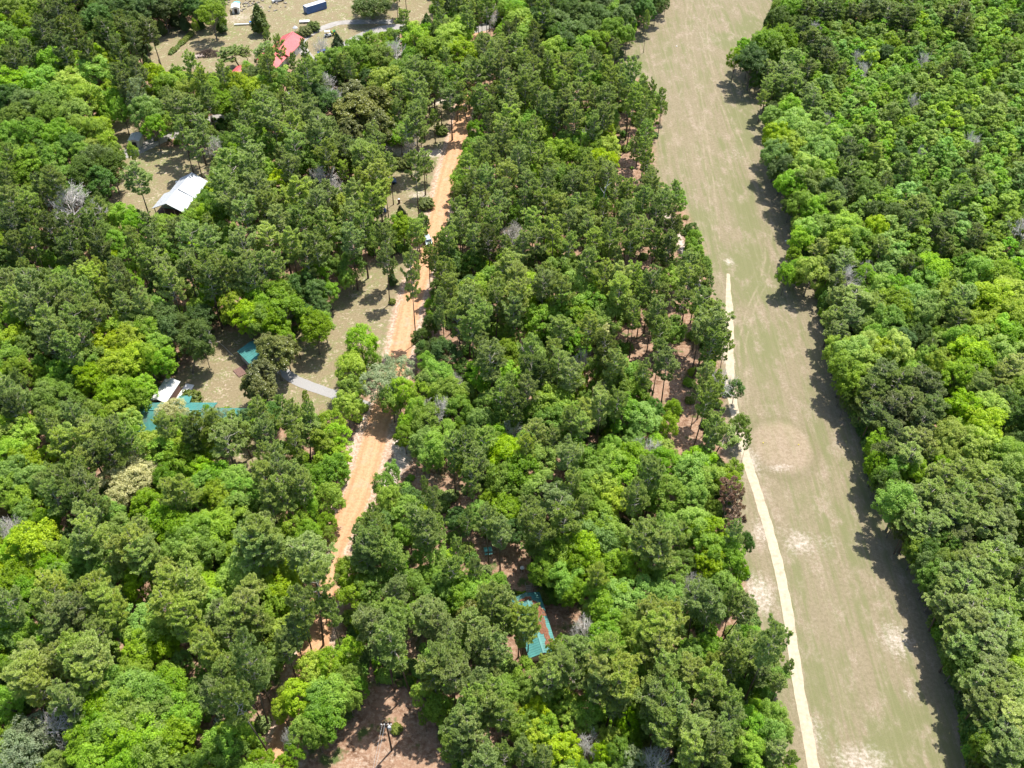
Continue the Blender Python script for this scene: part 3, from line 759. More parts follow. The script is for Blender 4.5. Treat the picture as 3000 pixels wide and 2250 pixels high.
# ------------------------------------------------------------------ individual trees
IND = """
C;-29.5;184.5;1.3;4.5;0;0;2L0,0
C;-29.2;209.9;2.0;6.3;0;0;2L0,1
C;-11.1;246.6;2.2;6.8;0;0;*right of the sandy driveway
C;-66.9;275.5;2.4;7.3;0;0;2R0,2
C;-69.6;284.4;2.0;6.1;0;0;*below the red-roofed house
C;-118.2;292.6;2.5;7.5;0;0;2L0,2
C;-58.5;307.8;2.6;7.7;0;0;*below and left of the curved driveway
C;-123.8;308.4;2.3;7.1;0;0;2L0,3
C;-29.0;319.1;3.2;9.3;0;0;2R1,3
C;-121.9;322.5;1.9;5.9;0;0;2L1,3
C;-87.7;323.7;3.7;10.7;0;0;*above and left of the red-roofed house
C;-101.3;324.2;2.2;6.6;0;0;*!above the brush pile
C;-114.5;325.4;2.2;6.6;0;0;2L3,3
C;-109.3;326.8;1.6;5.2;0;0;2L4,3
C;-118.7;328.4;2.4;7.3;0;0;2L2,3
C;-25.7;336.6;2.2;6.7;0;0;2R0,3
D;-68.8;90.6;2.9;10.9;0;0;2L0,0
D;101.9;133.3;4.1;12.9;0;0;0L0,0
D;-71.7;153.7;3.9;14.1;0.28;0.13;2R0,1
D;-76.0;158.1;3.7;12.3;0;0;2L1,1
D;-78.6;162.7;3.8;12.4;0;0;2L0,1
D;-49.3;174.0;3.9;12.6;0;0;2L0,2
D;83.2;211.4;4.4;13.4;0;0;0L0,1
D;-114.0;220.7;4.5;13.6;0;0;2L0,3
D;-113.3;226.7;4.5;13.7;0;0;2L1,3
D;-142.5;257.0;4.9;14.3;0;0;2L0,4
D;-148.9;259.7;4.9;14.4;0;0;2L0,5
D;75.3;283.4;5.2;14.9;0;0;0L0,2
D;19.9;301.6;6.0;15;0;0;1L1,0
D;14.6;309.6;5.5;15;0;0;1L0,0
E;-74.1;62.2;3.3;11.6;0;0;2L1,0
E;-75.8;63.7;3.3;11.6;0;0;2L0,0
E;-74.2;65.8;3.3;11.7;0;0;2R0,0
E;-25.1;141.4;3.5;11.9;0;0;1L0,0
E;-27.7;141.6;4.2;13.1;0;0;2L0,1
E;-24.8;145.6;3.9;12.6;0;0;1L1,0
E;-111.6;255.2;3.6;19.5;0.16;0.08;2L0,2
G;21.7;61.7;2.1;12.3;0;0;1L1,0
G;11.5;65.5;2.2;10.7;0;0;1L0,0
G;-34.9;65.7;1.4;11.1;0;0;2R0,0
G;-69.0;66.0;2.0;10.5;0;0;2L1,0
G;-45.9;67.4;1.4;11.1;0;0;2L2,0
G;-71.9;67.6;2.9;13.6;0;0;2L0,0
G;-62.8;75.0;1.7;11.6;0;0;2L0,1
G;12.6;83.4;2.8;13.6;0;0;1L0,1
G;31.3;93.6;2.1;12.4;0;0;1L1,2
G;28.9;93.7;1.6;11.4;0;0;1L0,2
G;-90.0;104.1;2.5;13.0;0;0;2L1,2
G;-92.6;106.0;2.0;12.1;0;0;2L0,2
G;-52.4;106.3;1.7;11.6;0;0;2R0,2
G;26.3;123.2;3.0;13.9;0;0;1L1,3
G;-0.5;129.5;2.2;12.4;0;0;1L0,3
G;-15.3;134.7;2.8;13.6;0;0;1L0,4
G;-11.3;143.9;2.0;12.0;0;0;1L1,4
G;44.3;144.2;3.0;11.9;0;0;1R0,4
G;15.1;150.0;2.0;12.1;0;0;1L1,5
G;2.8;152.9;1.7;11.5;0;0;1L0,5
G;-69.7;159.6;1.7;9.9;0;0;2L0,3
G;-108.2;171.3;2.7;11.6;0;0;2L1,4
G;80.0;177.9;3.3;14.4;0;0;0L0,0
G;-112.0;180.3;2.3;10.9;0;0;2L0,4
G;-2.1;181.9;1.8;11.8;0;0;1L0,6
G;85.8;182.8;2.3;10.9;0;0;0L1,0
G;0.2;193.5;3.4;14.7;0;0;1L0,7
G;-112.3;199.9;3.5;14.8;0;0;2L0,5
G;-106.3;204.6;2.8;13.5;0;0;2L1,5
G;-113.6;206.4;4.7;17.0;0;0;2L0,6
G;-7.0;212.1;2.7;11.5;0;0;1L1,8
G;-47.1;215.7;2.8;13.6;0;0;2R0,6
G;-11.4;218.5;2.3;10.8;0;0;1L0,8
G;-50.0;220.0;3.7;15.1;0;0;2L1,6
G;18.1;224.0;1.7;11.5;0;0;1R0,8
G;114.7;235.7;1.3;10.8;0;0;0L1,1
G;-83.9;236.3;2.6;13.1;0;0;2L0,7
G;129.6;239.5;2.6;13.2;0;0;0R0,1
G;21.5;240.4;2.6;13.2;0;0;1L0,9
G;-28.2;241.0;2.6;11.3;0;0;*left of the sandy driveway
G;93.2;255.2;1.8;10.0;0;0;0L0,1
G;-53.7;260.7;4.1;15.9;0;0;2L2,8
G;-111.5;262.6;2.9;11.8;0;0;2L0,8
G;121.2;264.2;1.9;11.8;0;0;0L2,2
G;-52.0;265.0;2.2;10.6;0;0;2R0,8
G;-57.1;271.9;4.2;16.1;0;0;*below and right of the red-roofed house
G;110.3;282.7;2.7;11.6;0;0;0L1,2
G;132.0;289.8;2.6;11.3;0;0;0R0,2
G;110.7;291.9;2.0;12.1;0;0;0L0,2
G;-37.2;292.2;3.9;15.6;0;0;2R0,9
G;-2.3;297.9;3.0;13.9;0;0;1L2,10
G;-62.1;298.2;2.5;13.0;0;0;*right of the red-roofed house
G;28.9;310.2;1.7;10.0;0;0;1R0,10
G;100.7;312.5;3.0;11.9;0;0;0L0,3
G;-7.7;322.6;2.0;10.4;0;0;1L0,10
G;-6.4;328.8;1.8;10.0;0;0;1L1,10
G;-177.0;329.3;2.1;10.6;0;0;2L0,9
K;82.8;130.5;3.1;12.0;0;0;0L0,0
K;77.0;134.4;3.4;12.4;0;0;0L2,1
K;85.5;134.4;3.4;12.4;0;0;0R0,1
K;81.8;135.0;3.6;12.8;0;0;0L4,1
K;75.1;139.2;3.4;12.5;0;0;0L0,1
K;86.9;139.2;3.4;12.5;0;0;0R1,1
K;2.9;139.4;3.1;18.5;0;0;1L0,0
K;80.0;139.8;3.7;12.9;0;0;0L3,1
K;84.9;141.7;4.0;13.3;0;0;0R2,1
K;77.8;143.4;3.8;13.0;0;0;0L1,1
K;-104.4;187.4;3.4;19.1;0;0;2L0,0
K;89.9;220.5;3.8;13.0;0;0;0L0,2
K;148.6;312.7;5.1;15.0;0;0;0R0,3
K;127.5;316.2;4.7;14.4;0;0;0L0,3
K;133.6;317.3;4.8;14.5;0;0;0L1,3
L;-20.5;333.2;6.5;10.9;0.08;-0.02;2L1,0
L;-49.9;335.1;7.1;8.5;0.05;0.03;*above and right of the curved driveway
M;-7.2;86.7;2.9;10.9;0;0;1L0,0
M;-52.4;140.7;2.9;11.0;0;0;2R0,0
M;-55.7;143.1;2.0;9.3;0;0;2L0,0
M;-53.4;144.9;3.3;11.6;0;0;*!below the teal-roofed garage
M;-51.2;151.1;3.7;12.3;0;0;*!right of the teal-roofed garage
M;-49.8;154.2;2.7;10.6;0;0;2R0,1
M;-54.2;155.6;2.4;10.1;0;0;*above and right of the teal-roofed garage
M;-46.1;243.9;3.5;12.0;0;0;2L0,2
M;-37.8;245.6;4.4;13.5;0;0;2R0,2
M;-45.1;252.6;6.7;15;0;0;2L1,2
M;-41.0;256.2;5.9;15;0;0;2L2,2
M;-46.9;263.1;4.6;13.8;0;0;2L0,3
O;-57.2;61.7;3.5;12.0;0;0;2L5,0
O;-54.0;62.0;3.8;12.4;0;0;2R6,0
O;-63.1;62.2;3.3;11.6;0;0;2L2,0
O;-45.0;62.8;3.0;11.2;0;0;2R2,0
O;-58.0;64.3;4.1;12.9;0;0;2L4,0
O;-65.4;64.7;3.1;11.2;0;0;2L0,0
O;-44.3;64.7;3.1;11.2;0;0;2R1,0
O;-54.7;64.9;3.8;12.5;0;0;2L7,0
O;34.6;65.0;2.6;10.4;0;0;1L2,0
O;-62.0;65.6;3.8;12.5;0;0;2L3,0
O;-52.0;65.8;3.3;11.7;0;0;2R4,0
O;39.8;66.3;2.8;10.8;0;0;1R1,0
O;-42.6;66.8;2.8;10.8;0;0;2R0,0
O;-57.8;67.3;3.9;12.6;0;0;2L6,0
O;2.3;67.5;2.6;10.4;0;0;1L1,0
O;37.4;67.5;2.6;10.4;0;0;1L3,0
O;-64.7;67.6;3.4;11.7;0;0;2L1,0
O;-54.5;68.2;3.6;12.2;0;0;2R5,0
O;-29.4;68.4;3.1;11.3;0;0;1L0,0
O;-61.1;68.8;3.9;12.6;0;0;2L3,1
O;-51.8;68.8;3.4;11.8;0;0;2R3,0
O;40.7;69.2;2.6;10.5;0;0;1R0,0
O;-64.8;70.7;3.7;12.2;0;0;2L1,1
O;-30.2;71.0;3.2;11.4;0;0;1L0,1
O;-56.4;71.1;3.9;12.7;0;0;2R2,1
O;-79.6;71.1;2.9;10.9;0;0;2L0,1
O;20.7;71.3;2.6;10.5;0;0;1R1,1
O;-59.5;71.8;4.0;12.7;0;0;2L4,1
O;-28.4;72.3;3.2;11.4;0;0;1L1,1
O;-63.0;72.8;3.7;12.3;0;0;2L2,1
O;-49.4;72.8;3.5;10.2;0;0;2R0,1
O;5.5;73.1;2.7;10.5;0;0;1L3,1
O;-54.8;73.6;3.2;11.4;0;0;2R1,1
O;3.3;73.9;2.7;10.6;0;0;1L2,1
O;82.3;76.1;3.7;10.5;0;0;0L0,0
O;-61.2;76.5;2.7;10.6;0;0;2R3,1
O;21.5;77.7;3.0;11.1;0;0;1R0,1
O;-41.4;78.7;3.3;9.9;0;0;2R0,2
O;-61.1;80.5;3.0;11.2;0;0;2L5,2
O;-77.0;80.9;3.3;11.6;0;0;2L3,2
O;-58.1;81.2;2.8;10.7;0;0;2R2,2
O;-79.7;81.4;3.3;11.6;0;0;2L2,2
O;15.2;81.4;3.3;11.6;0;0;1L0,2
O;-60.3;82.7;3.6;12.1;0;0;2R3,2
O;-82.6;83.3;3.1;11.2;0;0;2L1,2
O;16.4;83.7;3.3;11.7;0;0;1L1,2
O;-57.9;83.9;3.1;11.2;0;0;2R1,2
O;18.5;84.3;3.4;11.7;0;0;1R0,2
O;-85.1;84.5;3.1;11.2;0;0;2L0,2
O;-62.6;84.7;3.6;12.2;0;0;2L4,2
O;18.3;88.8;3.7;12.3;0;0;1R4,3
O;-5.5;89.4;2.9;10.9;0;0;1L8,3
O;15.7;89.8;4.0;12.8;0;0;1R6,3
O;-9.4;90.0;3.7;12.3;0;0;*below and left of the picnic table
O;26.4;90.2;3.4;11.9;0;0;1R1,3
O;-6.8;90.2;3.4;11.9;0;0;*below the teal picnic table
O;-83.5;90.5;3.4;11.9;0;0;2L1,3
O;-12.1;90.8;3.5;11.9;0;0;1L5,3
O;21.2;91.1;3.5;11.9;0;0;1R2,3
O;-26.9;91.6;3.2;11.4;0;0;1L1,3
O;-24.3;92.7;3.5;11.9;0;0;1L2,3
O;-86.5;93.0;3.5;11.9;0;0;2L0,3
O;-65.1;93.2;3.2;11.4;0;0;2R0,3
O;-17.9;93.2;3.2;11.4;0;0;1L4,3
O;-78.2;93.8;3.2;11.5;0;0;2L3,3
O;9.3;94.1;3.2;11.5;0;0;1R7,3
O;27.5;94.8;3.2;11.5;0;0;1R0,3
O;-19.7;95.0;2.9;11.0;0;0;1L3,3
O;-28.4;95.4;3.2;11.5;0;0;1L0,3
O;18.0;95.6;3.8;12.5;0;0;1R5,3
O;-67.9;95.8;3.5;12.0;0;0;2R1,3
O;-80.9;96.0;3.2;11.5;0;0;2L2,3
O;21.7;96.8;3.5;12.0;0;0;1R3,3
O;11.3;97.5;3.8;12.5;0;0;1L3,4
O;-74.6;97.6;3.3;11.5;0;0;2L1,4
O;-71.7;97.7;3.6;12.0;0;0;2L2,4
O;-57.0;98.9;3.3;11.6;0;0;2R4,4
O;38.3;99.3;3.3;11.6;0;0;1R0,4
O;8.7;99.5;3.9;12.6;0;0;1L2,4
O;-77.4;99.6;3.3;11.6;0;0;2L0,4
O;-54.4;99.7;3.6;12.1;0;0;2R2,4
O;12.2;99.9;4.2;13.1;0;0;1L4,4
O;-15.1;99.9;3.3;11.6;0;0;1L0,4
O;35.6;100.0;3.6;12.1;0;0;1R1,4
O;5.4;100.9;3.3;11.6;0;0;1L1,4
O;-59.4;101.0;3.6;12.1;0;0;2R5,4
O;15.2;102.1;3.9;12.6;0;0;1L5,4
O;18.3;102.4;3.6;12.2;0;0;1R4,4
O;-56.4;102.8;3.9;12.7;0;0;2R3,4
O;35.2;103.4;3.6;12.2;0;0;1R2,4
O;-71.9;103.6;3.3;11.7;0;0;2L4,4
O;16.2;104.3;3.3;11.7;0;0;1L6,4
O;-61.1;104.8;4.0;12.7;0;0;2L6,4
O;32.8;104.8;4.0;12.7;0;0;1R3,4
O;-40.2;105.6;3.1;11.2;0;0;2R0,4
O;-64.4;106.5;3.7;12.3;0;0;2L5,4
O;-51.7;106.7;3.4;11.7;0;0;2R1,4
O;16.9;106.7;3.4;11.7;0;0;1R5,4
O;-74.7;107.4;3.4;11.8;0;0;2L3,4
O;72.0;110.1;4.3;13.4;0;0;0L0,1
O;-68.2;110.4;3.1;11.3;0;0;2L4,5
O;-90.8;110.9;3.4;11.8;0;0;2L2,5
O;-38.5;111.2;3.1;11.3;0;0;2R3,5
O;-34.8;111.9;3.1;11.3;0;0;2R1,5
O;28.8;112.1;3.8;12.4;0;0;1R4,5
O;34.0;112.6;3.1;11.4;0;0;1R2,5
O;-51.3;113.1;3.5;11.9;0;0;2R4,5
O;-95.0;113.1;3.5;11.9;0;0;2L0,5
O;13.2;113.1;3.5;11.9;0;0;1L5,5
O;-59.0;113.8;3.5;11.9;0;0;2L6,5
O;5.7;113.8;3.5;11.9;0;0;1L3,5
O;26.1;113.8;3.5;11.9;0;0;1R6,5
O;-90.9;115.0;3.8;12.5;0;0;2L3,5
O;-37.1;115.6;3.2;11.4;0;0;2R2,5
O;21.9;116.1;3.8;12.5;0;0;1L8,5
O;-1.7;116.4;3.5;12.0;0;0;1L0,5
O;37.2;116.7;3.2;11.4;0;0;1R0,5
O;-56.7;116.8;3.5;12.0;0;0;2R5,5
O;15.8;116.8;3.5;12.0;0;0;1L6,5
O;-95.3;117.2;3.5;12.0;0;0;2L1,5
O;34.5;117.3;3.8;12.5;0;0;1R3,5
O;1.3;118.0;3.8;12.5;0;0;1L1,5
O;-34.8;118.6;3.2;11.5;0;0;2R0,5
O;96.3;119.1;3.5;12.0;0;0;0L1,1
O;20.1;119.6;3.9;12.6;0;0;1L7,5
O;29.2;120.2;3.6;12.1;0;0;1R5,5
O;23.8;120.3;3.9;12.6;0;0;1R7,5
O;36.2;120.5;3.2;11.5;0;0;1R1,5
O;13.3;120.7;3.9;12.6;0;0;1L4,5
O;5.2;121.0;3.6;12.1;0;0;1L2,5
O;-64.4;121.3;3.3;11.5;0;0;*below and left of the hidden teal house
O;-0.8;121.6;4.2;13.2;0;0;1L1,6
O;96.3;122.6;3.6;12.1;0;0;0L0,2
O;-14.8;124.4;3.3;11.6;0;0;1L0,6
O;7.9;131.1;3.7;12.3;0;0;1L3,6
O;26.4;131.9;3.7;12.3;0;0;1R0,6
O;23.3;132.4;4.1;12.9;0;0;1R1,6
O;5.8;134.0;3.7;12.4;0;0;1L2,6
O;-96.4;137.4;3.5;11.9;0;0;2L1,6
O;-92.6;137.4;3.5;11.9;0;0;2L2,6
O;-13.1;139.2;3.5;11.9;0;0;1L2,7
O;25.5;139.2;3.5;11.9;0;0;1R0,7
O;-23.7;140.1;3.5;11.9;0;0;1L0,7
O;106.8;140.4;4.2;11.3;0;0;0R0,3
O;22.4;140.6;3.8;12.5;0;0;1R2,7
O;97.2;142.8;3.5;12.0;0;0;0L2,3
O;-88.8;143.7;3.5;12.0;0;0;2R0,6
O;24.3;144.2;3.9;12.6;0;0;1R1,7
O;94.3;144.2;3.9;12.6;0;0;0L1,3
O;-15.3;144.6;3.5;12.0;0;0;1L1,7
O;-6.7;144.6;3.5;12.0;0;0;1L3,7
O;70.9;146.1;3.9;12.6;0;0;0L0,3
O;-91.2;147.4;3.6;12.1;0;0;2R1,6
O;-108.4;149.3;3.6;12.1;0;0;2L0,6
O;-78.7;150.2;3.6;12.1;0;0;*above and left of the grey shed roof
O;106.4;150.8;4.0;12.7;0;0;0R1,4
O;110.2;154.7;4.0;12.8;0;0;0R0,4
O;99.0;154.7;4.0;12.8;0;0;0L2,4
O;-33.1;155.0;3.7;12.4;0;0;2R0,7
O;-80.1;158.1;3.7;12.3;0;0;2L3,7
O;-83.1;159.2;4.1;12.9;0;0;2L1,7
O;-44.0;159.6;3.7;12.3;0;0;2R1,7
O;-86.5;161.2;3.7;12.4;0;0;2L0,7
O;84.2;161.2;4.1;13.0;0;0;0L0,4
O;15.4;162.2;3.8;12.4;0;0;1L2,8
O;6.7;162.2;3.8;12.4;0;0;1L0,8
O;21.3;162.2;3.8;12.4;0;0;1R0,8
O;-59.9;163.2;3.8;12.4;0;0;*above the teal-roofed garage
O;10.3;164.3;3.8;12.4;0;0;1L1,8
O;-51.5;165.4;4.2;13.1;0;0;2R2,7
O;93.6;165.9;4.2;13.1;0;0;0L1,4
O;19.1;166.5;4.2;13.1;0;0;1R0,9
O;87.4;166.5;4.2;13.1;0;0;0L1,5
O;91.3;167.5;4.2;13.1;0;0;0L3,5
O;-57.2;168.1;4.2;13.1;0;0;2L0,8
O;-54.0;170.2;4.2;13.2;0;0;2L1,8
O;-8.1;171.8;3.9;12.6;0;0;1L0,9
O;89.9;172.4;3.9;12.6;0;0;0L2,5
O;14.2;173.5;4.3;13.3;0;0;1L2,9
O;97.2;175.2;3.9;12.6;0;0;0R2,5
O;114.5;176.3;4.3;13.3;0;0;0R0,5
O;10.0;178.0;4.3;13.4;0;0;1L1,9
O;110.9;178.6;4.3;13.4;0;0;0R1,5
O;73.9;183.3;3.9;9.4;-0.63;0.25;0L0,5
O;78.2;214.9;4.8;14.2;0;0;0L0,6
O;-54.5;226.7;4.5;13.7;0;0;2L0,9
O;84.0;229.7;5.0;14.5;0;0;0L1,6
O;82.3;237.6;5.1;14.7;0;0;0L0,7
O;-106.3;252.6;5.3;15;0;0;2L0,10
O;-149.2;268.3;6.0;15;0;0;2L0,11
O;-143.5;269.3;6.1;15;0;0;2L1,11
O;87.2;297.1;5.9;15;0;0;0L0,8
P;-4.1;59.5;2.9;15.5;0;0;1L3,0
P;29.1;61.8;2.6;17.4;0;0;1R1,0
P;-7.4;62.1;2.3;16.4;0;0;1L1,0
P;74.3;62.5;3.1;12.0;0;0;0R0,0
P;72.9;62.7;2.3;10.8;0;0;0L0,0
P;-5.6;63.4;2.7;17.4;0;0;1L2,0
P;31.0;63.5;2.3;16.4;0;0;1R0,0
P;22.8;64.3;2.5;16.9;0;0;1R2,0
P;-8.4;64.5;2.3;16.5;0;0;1L0,0
P;-2.0;65.8;2.7;17.5;0;0;1L4,0
P;74.5;65.8;2.8;11.5;0;0;0L1,0
P;-6.6;66.0;2.7;17.5;0;0;1L2,1
P;-38.7;66.2;2.7;25.3;-0.07;-0.04;2L2,0
P;24.2;66.5;2.7;17.5;0;0;1R4,1
P;32.7;66.6;2.3;16.5;0;0;1R0,1
P;21.9;66.7;2.5;17.0;0;0;1R8,1
P;28.5;66.9;2.3;16.5;0;0;1R3,1
P;-3.6;67.5;2.9;18.0;0;0;1L5,1
P;-6.0;68.0;2.9;18.0;0;0;1L3,1
P;31.7;68.4;2.5;17.1;0;0;1R1,1
P;73.9;68.8;2.8;11.5;0;0;0L2,1
P;30.1;69.2;2.9;18.1;0;0;1R2,1
P;21.4;69.4;2.7;17.6;0;0;1L9,1
P;23.8;69.4;2.7;17.6;0;0;1R6,1
P;-44.7;69.6;2.5;17.1;0;0;2L0,0
P;-4.8;70.0;3.0;18.1;0;0;1L4,1
P;-3.0;70.2;2.8;17.6;0;0;1L6,1
P;-39.7;70.9;3.0;27.2;0.02;0.01;2L2,1
P;73.3;70.9;2.6;11.3;0;0;0L0,1
P;75.4;71.1;3.3;12.2;0;0;0R2,1
P;13.1;71.1;2.6;17.1;0;0;1L8,1
P;-40.8;71.3;2.4;16.6;0;0;2R1,0
P;78.3;71.6;3.3;12.2;0;0;0R0,1
P;22.7;71.9;2.8;17.7;0;0;1R7,1
P;-44.5;72.1;2.6;17.2;0;0;2L1,0
P;-12.0;72.4;2.8;17.7;0;0;1L0,1
P;-9.2;72.7;2.8;17.7;0;0;1L1,1
P;24.9;72.9;2.8;17.7;0;0;1R5,1
P;74.6;73.3;3.1;12.0;0;0;0L1,1
P;9.5;73.4;2.4;16.7;0;0;1L7,1
P;-39.6;73.9;2.4;16.7;0;0;2R0,0
P;-42.2;73.9;2.6;17.2;0;0;2L3,0
P;78.0;74.2;3.3;12.3;0;0;0R1,1
P;38.5;74.9;3.0;25.0;0.02;-0.01;1R0,2
P;-11.7;75.1;3.0;18.3;0;0;1L6,2
P;76.5;75.6;3.5;12.7;0;0;0L3,1
P;-3.8;75.7;2.4;16.8;0;0;1R5,2
P;-9.8;75.8;2.8;17.8;0;0;1L8,2
P;-17.1;76.8;3.1;22.2;-0.07;-0.02;1L3,2
P;-19.7;77.0;2.4;16.8;0;0;1L2,2
P;10.5;77.3;3.0;15.6;0;0;*below and right of the long teal roof
P;-5.0;77.4;3.1;18.4;0;0;1R6,2
P;35.6;77.6;2.4;16.8;0;0;1R2,2
P;-2.6;77.8;2.4;16.8;0;0;*below and left of the long teal roof
P;39.0;78.5;2.5;11.1;0;0;1R1,2
P;-20.3;79.3;2.9;17.9;0;0;1L1,2
P;-10.0;79.7;2.4;16.9;0;0;1L9,2
P;77.1;80.1;3.4;12.4;0;0;0L3,2
P;74.1;80.4;3.0;11.8;0;0;0L1,2
P;-73.2;80.6;2.7;17.4;0;0;2L0,1
P;-11.6;80.8;2.5;16.9;0;0;1L7,2
P;-22.0;81.5;2.9;18.0;0;0;1L0,2
P;-18.8;81.7;2.7;17.4;0;0;1L4,2
P;81.2;81.8;3.4;12.5;0;0;0R0,2
P;-13.6;82.0;2.9;17.9;0;0;1L5,2
P;-33.9;82.2;2.7;22.2;0.02;0;2R1,2
P;-72.0;82.3;3.1;18.5;0;0;2L1,1
P;-6.9;82.6;2.7;15.1;0;0;1R7,2
P;76.4;82.7;3.7;12.8;0;0;0L2,2
P;-41.8;82.8;2.5;17.0;0;0;2R0,1
P;74.2;82.9;3.0;11.8;0;0;0L0,2
P;79.8;83.5;3.4;12.5;0;0;0R1,2
P;-48.1;83.9;2.8;15.1;0;0;2L3,2
P;-70.3;83.9;2.7;17.5;0;0;2L2,2
P;-20.3;83.9;2.7;17.5;0;0;1L0,3
P;-14.8;84.2;2.5;17.0;0;0;1L1,3
P;-1.2;84.5;2.7;17.5;0;0;*!above and left of the long teal roof
P;-3.2;84.8;2.9;18.1;0;0;1L2,3
P;32.4;84.8;2.9;18.1;0;0;1R1,3
P;-82.3;85.1;2.7;17.5;0;0;2L0,2
P;-75.7;85.1;2.7;17.5;0;0;2L1,2
P;-32.9;85.7;2.7;23.7;0.08;0.03;2R0,2
P;30.5;86.0;3.0;18.1;0;0;1R2,3
P;36.5;86.0;2.4;15.2;0.13;-0.05;1R0,3
P;76.3;86.1;3.5;12.6;0;0;0L5,3
P;79.8;86.3;3.5;12.6;0;0;0R2,3
P;83.0;86.5;3.3;12.2;0;0;0R0,3
P;74.4;87.0;2.6;11.2;0;0;0L2,3
P;73.6;88.5;2.6;11.2;0;0;0L0,3
P;77.1;90.7;3.3;12.3;0;0;0L4,3
P;74.9;91.3;2.9;11.6;0;0;0L1,3
P;80.1;93.6;3.6;12.7;0;0;0R3,3
P;77.2;93.9;3.1;12.0;0;0;0L3,3
P;84.5;94.4;3.4;12.4;0;0;0R1,3
P;-34.6;94.5;4.1;18.0;0;0;2R0,3
P;-42.9;94.7;3.5;19.5;0;0;2L3,3
P;-25.2;94.9;2.6;17.3;0;0;1L0,4
P;-40.6;95.6;3.1;18.4;0;0;2R1,3
P;-20.6;95.9;2.6;17.3;0;0;1L2,4
P;25.7;95.9;3.1;18.4;0;0;1R0,4
P;79.8;96.7;3.6;12.8;0;0;0L4,4
P;-23.5;96.8;3.1;18.4;0;0;1L1,4
P;-42.6;97.2;4.0;20.7;0;0;2R2,3
P;83.6;97.4;3.7;12.8;0;0;0R2,4
P;-74.1;97.4;2.6;17.3;0;0;2L0,3
P;-45.1;97.5;3.1;18.5;0;0;2L2,3
P;22.5;98.1;3.4;19.0;0;0;1R2,4
P;86.7;98.2;3.4;12.5;0;0;0R0,4
P;25.3;99.4;3.1;18.5;0;0;1R1,4
P;5.2;99.7;2.7;17.4;0;0;1R4,4
P;-14.7;99.7;2.9;18.0;0;0;1L4,4
P;-2.2;101.0;2.5;15.2;-0.01;-0;*above and right of the teal picnic table
P;9.3;101.7;2.9;18.0;0;0;1R3,4
P;-75.0;102.0;2.7;17.5;0;0;2L1,3
P;-17.0;102.0;2.7;17.5;0;0;1L3,4
P;3.6;102.0;2.7;17.5;0;0;1R5,4
P;3.9;102.7;2.5;8.5;-0.02;0.01;*right of the teal picnic table
P;75.5;103.9;3.0;11.9;0;0;0L1,4
P;88.8;104.2;3.5;12.6;0;0;0R1,4
P;85.3;104.6;3.8;13.0;0;0;0R3,4
P;73.0;105.1;3.3;12.3;0;0;0L0,4
P;80.0;105.1;3.3;12.3;0;0;0L2,4
P;82.8;105.7;3.8;13.0;0;0;0L3,4
P;7.7;106.5;3.6;16.9;0;0;1L0,5
P;79.1;108.5;3.3;12.3;0;0;0L2,5
P;-41.3;108.7;2.8;17.7;0;0;2L0,4
P;86.5;110.4;3.6;12.7;0;0;0R2,5
P;74.9;111.1;2.9;11.6;0;0;0L0,5
P;82.7;111.2;3.6;12.7;0;0;0L4,5
P;91.6;111.7;3.3;12.4;0;0;0R0,5
P;78.5;112.1;3.3;12.4;0;0;0L1,5
P;25.4;113.0;2.8;17.8;0;0;1L1,5
P;89.9;115.2;3.6;12.8;0;0;0R1,5
P;81.9;115.4;3.4;12.4;0;0;0L3,5
P;86.4;116.3;3.6;12.8;0;0;0R3,5
P;10.8;117.4;2.9;17.9;0;0;1L1,6
P;-8.9;118.9;2.9;18.0;0;0;1L0,6
P;75.8;120.6;3.2;12.2;0;0;0L0,6
P;-75.2;121.6;2.9;18.0;0;0;2L1,5
P;-55.0;122.0;3.4;16.4;0;0;*below and right of the hidden teal house
P;-42.6;126.8;2.7;17.6;0;0;2R1,5
P;-85.4;127.6;2.7;17.6;0;0;2L0,5
P;-41.4;127.6;3.1;11.4;0.11;0.04;2R0,5
P;-53.7;128.8;3.2;12.7;-0.10;-0.05;*right of the hidden teal house
P;41.6;128.8;2.9;9.2;0.22;-0.07;1R0,6
P;37.3;130.1;2.9;20.3;0.07;-0.02;1L1,7
P;-4.0;142.9;3.5;19.3;-0.04;-0.01;1L0,8
P;32.3;143.1;3.0;16.1;-0.03;-0;1L0,7
P;4.6;143.8;3.2;18.6;0;0;1L1,8
P;-92.6;146.2;2.9;18.1;0;0;2L4,6
P;-97.1;148.0;3.0;18.1;0;0;2L1,6
P;-95.1;150.3;3.2;18.8;0;0;2L3,6
P;40.5;151.9;4.2;20.3;0.13;-0.03;1R0,8
P;-98.7;154.2;3.3;18.9;0;0;2L2,6
P;-94.1;154.8;3.0;18.3;0;0;2R2,6
P;-90.0;156.7;3.0;18.3;0;0;2R0,6
P;-104.6;158.2;3.1;18.3;0;0;2L0,6
P;-9.6;158.6;3.6;19.7;0;0;1L0,9
P;-92.6;158.7;3.1;18.4;0;0;2R1,6
P;-101.3;159.2;3.3;19.0;0;0;2L1,7
P;-96.2;159.3;3.1;18.4;0;0;2L3,7
P;75.8;161.0;3.4;12.5;0;0;0L0,7
P;-99.8;162.7;3.4;19.1;0;0;2L2,7
P;-22.2;163.6;2.5;25.3;0.01;-0;2R0,7
P;-94.2;163.9;3.1;18.5;0;0;2L5,7
P;-97.1;164.4;3.1;18.5;0;0;2L4,7
P;78.9;164.7;4.5;13.6;-0.19;0.10;0L0,8
P;80.4;165.2;3.5;12.6;0;0;0L1,8
P;-108.0;166.0;3.1;18.5;0;0;2L0,7
P;102.8;168.0;3.8;13.0;0;0;0R0,8
P;-76.8;168.1;3.2;18.6;0;0;2L8,7
P;-68.3;168.6;3.2;18.6;0;0;2R5,7
